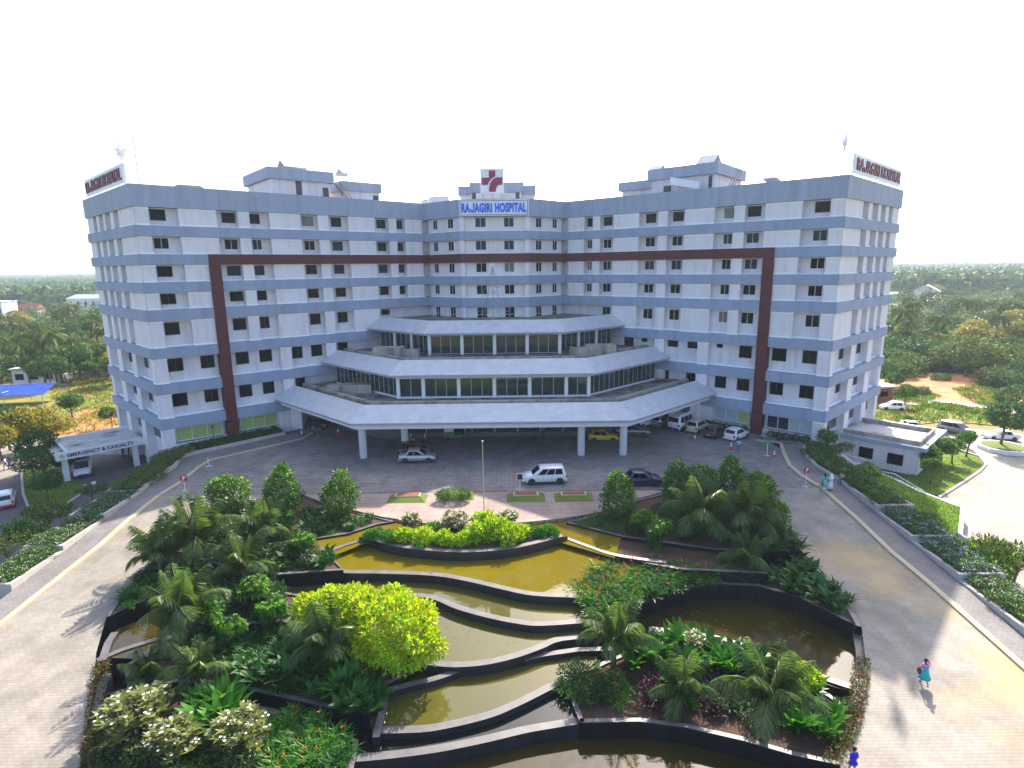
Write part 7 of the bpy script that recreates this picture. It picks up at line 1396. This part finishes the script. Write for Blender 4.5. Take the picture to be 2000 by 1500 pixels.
SCR = [crown('foliage', [(0, 0, 1.6, 4.2, 3.6, 2.4), (2.6, .6, 1.2, 2.6, 2.4, 1.9), (-2.8, -.4, 1.3, 2.6, 2.2, 1.8)], 3000, .5, m_, .6, .4, .5, .35) for m_ in ('leaf_forest', 'leaf_forest2', 'leaf_forest3')]
for i, (px, py, s) in enumerate(((1745, 720, .6), (1775, 727, .55), (1805, 722, .5), (1840, 725, .42), (1940, 752, .5), (1985, 762, .5), (1760, 712, .6), (1960, 740, .6), (1995, 790, .45), (1835, 742, .2), (1800, 770, .2), (1990, 745, .6), (1870, 722, .7), (1910, 724, .7), (1790, 712, .8), (1820, 712, .8), (1850, 714, .8), (1750, 705, .8), (1960, 722, .8), (2000, 728, .8), (1930, 716, .8), (1740, 735, .5))): plant('scrub_mound', ('mid green', 'light green', 'dark green')[i % 3] + ' rounded scrub mound at the edge of the red clearing', 'bush', lo(px, py), (('foliage', SCR[i % 3]),), 'scrub mounds round the red clearing', i, s*1.9)
# bananas and coconut palms
ban = clump(3, 2.6, .6, 'leaf_lime2', None, 0, (.8, 1.5), 1.0, .4, 5)
for i, (px, py) in enumerate(((1968, 735), (1985, 742), (1995, 750), (1978, 728), (80, 728), (88, 730))): plant('banana_plant', 'banana plant with torn upright leaves among the scrub', 'plant', lo(px, py), (('foliage', ban),), 'banana plants', i*1.1, 1.2)
cocf = np.concatenate
def coconut_mesh(seed):
    r = np.random.default_rng(seed); parts = []
    for k in range(20):
        L = 4.2*(.8+.3*r.random()); az = k*2.4+r.random()*.4; t = np.linspace(.08, 1, 16); a0 = 1.2-1.9*r.random(); ang = a0 - (1.1+.5*r.random())*t; x = np.cumsum(np.cos(ang))*L/16; z = np.cumsum(np.sin(ang))*L/16; ca, sa = math.cos(az), math.sin(az)
        for s in (-1, 1):
            C = np.stack([x*ca, x*sa, z], 1); D = np.stack([np.cos(ang)*.5*ca - s*sa*.8, np.cos(ang)*.5*sa + s*ca*.8, np.sin(ang)*.5-.5], 1); V, Fx = leaves(C, unit(D), np.array([[0, 0, 1.]]).repeat(16, 0), L*.24*np.sin(np.clip(t*2.6+.3, 0, 3)), np.full(16, L*.05), .2, .3); parts.append((V, Fx, 0))
    return npmesh('crown', parts, ['leaf_coconut'])
COC = [coconut_mesh(s) for s in (1, 2)]; COT = []
for h_ in (9.5, 11.5): m = MB(); m.tube([(0, 0, -.2), (.4, .1, h_*.5), (.9, .2, h_)], [.22, .16, .13], 7); COT.append((m.mesh('trunk', 'palmtrunk', True), h_))
def coconut(p, i, s, lb, g):
    r = thing('coconut_palm', lb, 'palm tree', p, i*1.9, g, s); me, h_ = COT[i % 2]; obj('trunk', me, r); obj('crown', COC[i % 2], r, (.9, .2, h_))
rr = random.Random(77); nt_, npalm = 0, 0
def wedge_point(side, y0, y1):
    y = y0*(y1/y0)**(rr.random()**1.5); f = rr.uniform(.66, 1.08) if side > 0 else rr.uniform(.68, 1.12); return Vector((CAM.x + side*f*y, y, LOW))
def blocked(p):
    q = p - CAM; y, x = p.y, p.x
    if x > 0 and y < 152: return True
    if x < 0 and y < 128: return True
    return False
for i in range(640):
    side = 1 if i % 2 else -1; p = wedge_point(side, 125 if side < 0 else 150, 620)
    if blocked(p): continue
    if rr.random() < .28 and npalm < 80:
        coconut(p, npalm, rr.uniform(.8, 1.15), 'coconut palm rising out of the woods beyond the field' if side < 0 else 'coconut palm rising out of the woods beyond the red clearing', 'coconut palms in the left woods' if side < 0 else 'coconut palms in the right woods'); npalm += 1
    elif nt_ < 265:
        k = rr.choice((0, 1, 2, 0, 2, 1, 5)) if side < 0 else rr.choice((0, 1, 2, 3, 3, 1, 0, 5)); s = rr.uniform(.65, 1.4)*(1 if p.y > 200 else .9)
        tree((('dull yellow' if k == 5 else ('pale grey green' if k == 3 else ('light green' if k == 1 else 'dark green'))) + ' tree of the woods behind ' + ('the grass field' if side < 0 else 'the red clearing')), p, k, s, 'trees of the left woods' if side < 0 else 'trees of the right woods', rz=rr.uniform(0, 6.28), sz=rr.uniform(.85, 1.2)); nt_ += 1
# the far woods read as one mass: leaf clumps over rolling crowns out to the horizon
parts = []; n = 5200; side = np.where(RN.random(n) < .5, -1, 1); yy = 420*(4500/420)**RN.random(n); ff = .60+.55*RN.random(n); cx = CAM.x + side*ff*yy; rad = 4+3*RN.random(n)+yy*.0022
mid = RN.random(n) < .12; cx[mid] = (RN.random(mid.sum())*2-1)*.6*yy[mid]
C, D, Nn, L = [], [], [], []
k_ = 26; dirs = rdir(n*k_, .35).reshape(n, k_, 3); hz = (7+4*RN.random(n)+yy*.0012)*np.where(side > 0, 1.3, 1.0)
cc = np.stack([cx, yy, LOW + hz*.65], 1); P = (cc[:, None, :] + dirs*np.stack([rad, rad, hz*.55], 1)[:, None, :]).reshape(-1, 3); L = np.repeat(rad*.85, k_)*(.6+.7*RN.random(n*k_)); dd = unit(rdir(n*k_)+np.array([0, 0, .2])); V, Fx = leaves(P - dd*L[:, None]*.5, dd, dirs.reshape(-1, 3), L, L*.75, .15); kk = np.repeat(RN.integers(0, 3, n), k_*1); f2 = Fx
nf = len(P); m0 = np.concatenate([kk, kk])
me = npmesh('far_woods', [(V, Fx, 0)], ['leaf_forest', 'leaf_forest2', 'leaf_forest3']); me.polygons.foreach_set('material_index', m0.astype(np.int32)); o = obj('far_woods', me); o['kind'] = 'stuff'
n = 2200; side = np.where(RN.random(n) < .5, -1, 1); yy = 130*(430/130)**RN.random(n); ff = .62+.55*RN.random(n); cx = CAM.x + side*ff*yy; kp = (yy > np.where(side > 0, 158, 136)); cx, yy = cx[kp], yy[kp]; n = len(cx); k_ = 60; rad = 2.2+2.2*RN.random(n); hz = 3.5+4.0*RN.random(n)
dirs = rdir(n*k_, .5).reshape(n, k_, 3); P = (np.stack([cx, yy, LOW+hz*.4], 1)[:, None, :] + dirs*np.stack([rad, rad, hz*.6], 1)[:, None, :]).reshape(-1, 3); L = .9*(.6+.8*RN.random(n*k_)); dd = unit(rdir(n*k_)+np.array([0, 0, .3])); V, Fx = leaves(P, dd, dirs.reshape(-1, 3), L, L*.6, .15); kk = np.repeat(RN.integers(0, 3, n), k_)
me = npmesh('undergrowth', [(V, Fx, 0)], ['leaf_forest', 'leaf_forest2', 'leaf_forest3']); me.polygons.foreach_set('material_index', np.concatenate([kk, kk]).astype(np.int32)); o = obj('undergrowth', me); o['kind'] = 'stuff'
# low scrub and weeds on the open ground of both sides
def weeds(name, polys, n, ln, mats):
    P = []
    for pts in polys:
        q = [lo(*p) for p in pts]; x0, x1, y0, y1 = min(p.x for p in q), max(p.x for p in q), min(p.y for p in q), max(p.y for p in q); c = 0
        while c < n:
            x, y = RN.uniform(x0, x1), RN.uniform(y0, y1)
            if inside(q, x, y): P.append((x, y, LOW)); c += 1
    P = np.repeat(np.array(P), 7, 0); m_ = len(P); P[:, :2] += RN.normal(size=(m_, 2))*.35; D = unit(rdir(m_)*.7+np.array([0, 0, 1.0])); L = ln*(.5+.9*RN.random(m_)); V, Fx = leaves(P, D, rdir(m_), L, L*.28); mi = np.repeat(RN.integers(0, len(mats), m_//7), 7); me = npmesh(name, [(V, Fx, 0)], mats); me.polygons.foreach_set('material_index', np.concatenate([mi, mi]).astype(np.int32)); o = obj(name, me); o['kind'] = 'stuff'
weeds('weeds', [[(1690, 790), (1800, 796), (2100, 830), (2100, 850), (1985, 834), (1850, 822), (1690, 838)], [(1700, 775), (1770, 752), (1835, 775), (1800, 790)], [(1860, 760), (1940, 745), (1990, 770), (1960, 800), (1900, 788)], [(1790, 795), (1830, 788), (1950, 806), (1960, 815)]], 420, .55, ['leaf_grass', 'leaf_forest', 'leaf_dry', 'leaf_canna'])
weeds('weeds', [[(110, 856), (230, 832), (215, 742), (150, 737), (100, 762)], [(0, 862), (100, 850), (90, 800), (0, 810)]], 800, .5, ['leaf_dry', 'leaf_grass', 'leaf_yellow', 'leaf_grass'])
weeds('grass_blades', [[(1765, 950), (1790, 914), (1858, 882), (1912, 894), (1917, 911), (1838, 968)], [(42, 924), (75, 912), (110, 907), (148, 941), (162, 950), (150, 970), (110, 996), (62, 1007), (44, 965)]], 900, .16, ['leaf_grass', 'leaf_lime2'])
# fallen leaves on the pools and the litter on the drive
n = 130; C = []
for pts, z in (([(1100, 1200), (1300, 1160), (1500, 1170), (1640, 1230), (1560, 1290), (1350, 1230)], -2.34), ([(700, 1100), (900, 1110), (1060, 1150), (1150, 1110), (1000, 1090)], l1-.03), ([(870, 1270), (1050, 1250), (950, 1220), (860, 1200)], l3-.03)):
    q = [at(x, y, z) for x, y in pts]; c = 0
    while c < 45:
        x, y = RN.uniform(min(p.x for p in q), max(p.x for p in q)), RN.uniform(min(p.y for p in q), max(p.y for p in q))
        if inside(q, x, y): C.append((x, y, z+.004)); c += 1
C = np.array(C); m_ = len(C); D = unit(rdir(m_)*np.array([1, 1, .02])); V, Fx = leaves(C, D, np.array([[0, 0, 1.]]).repeat(m_, 0), .09+.12*RN.random(m_), .04+.06*RN.random(m_), 0.0); o = obj('fallen_leaves', npmesh('fallen_leaves', [(V, Fx, 0)], ['leaf_dry'])); o['kind'] = 'stuff'

# ------------------------------------------------------------------ the hazy air
if HAZE > 0:
    m = bpy.data.materials.new('haze'); m.use_nodes = True; t = m.node_tree; t.nodes.remove(t.nodes['Principled BSDF']); v = nod(t, 'ShaderNodeVolumePrincipled'); v.inputs['Color'].default_value = (0.72, 0.86, 1.0, 1); v.inputs['Density'].default_value = HAZE; v.inputs['Anisotropy'].default_value = 0.2; t.links.new(v.outputs[0], t.nodes['Material Output'].inputs['Volume']); MAT['haze'] = m
    mb = MB(); mb.box(-9100, 9100, -500, 14100, -10.5, 60); o = mb.build('haze', 'haze'); o['kind'] = 'stuff'
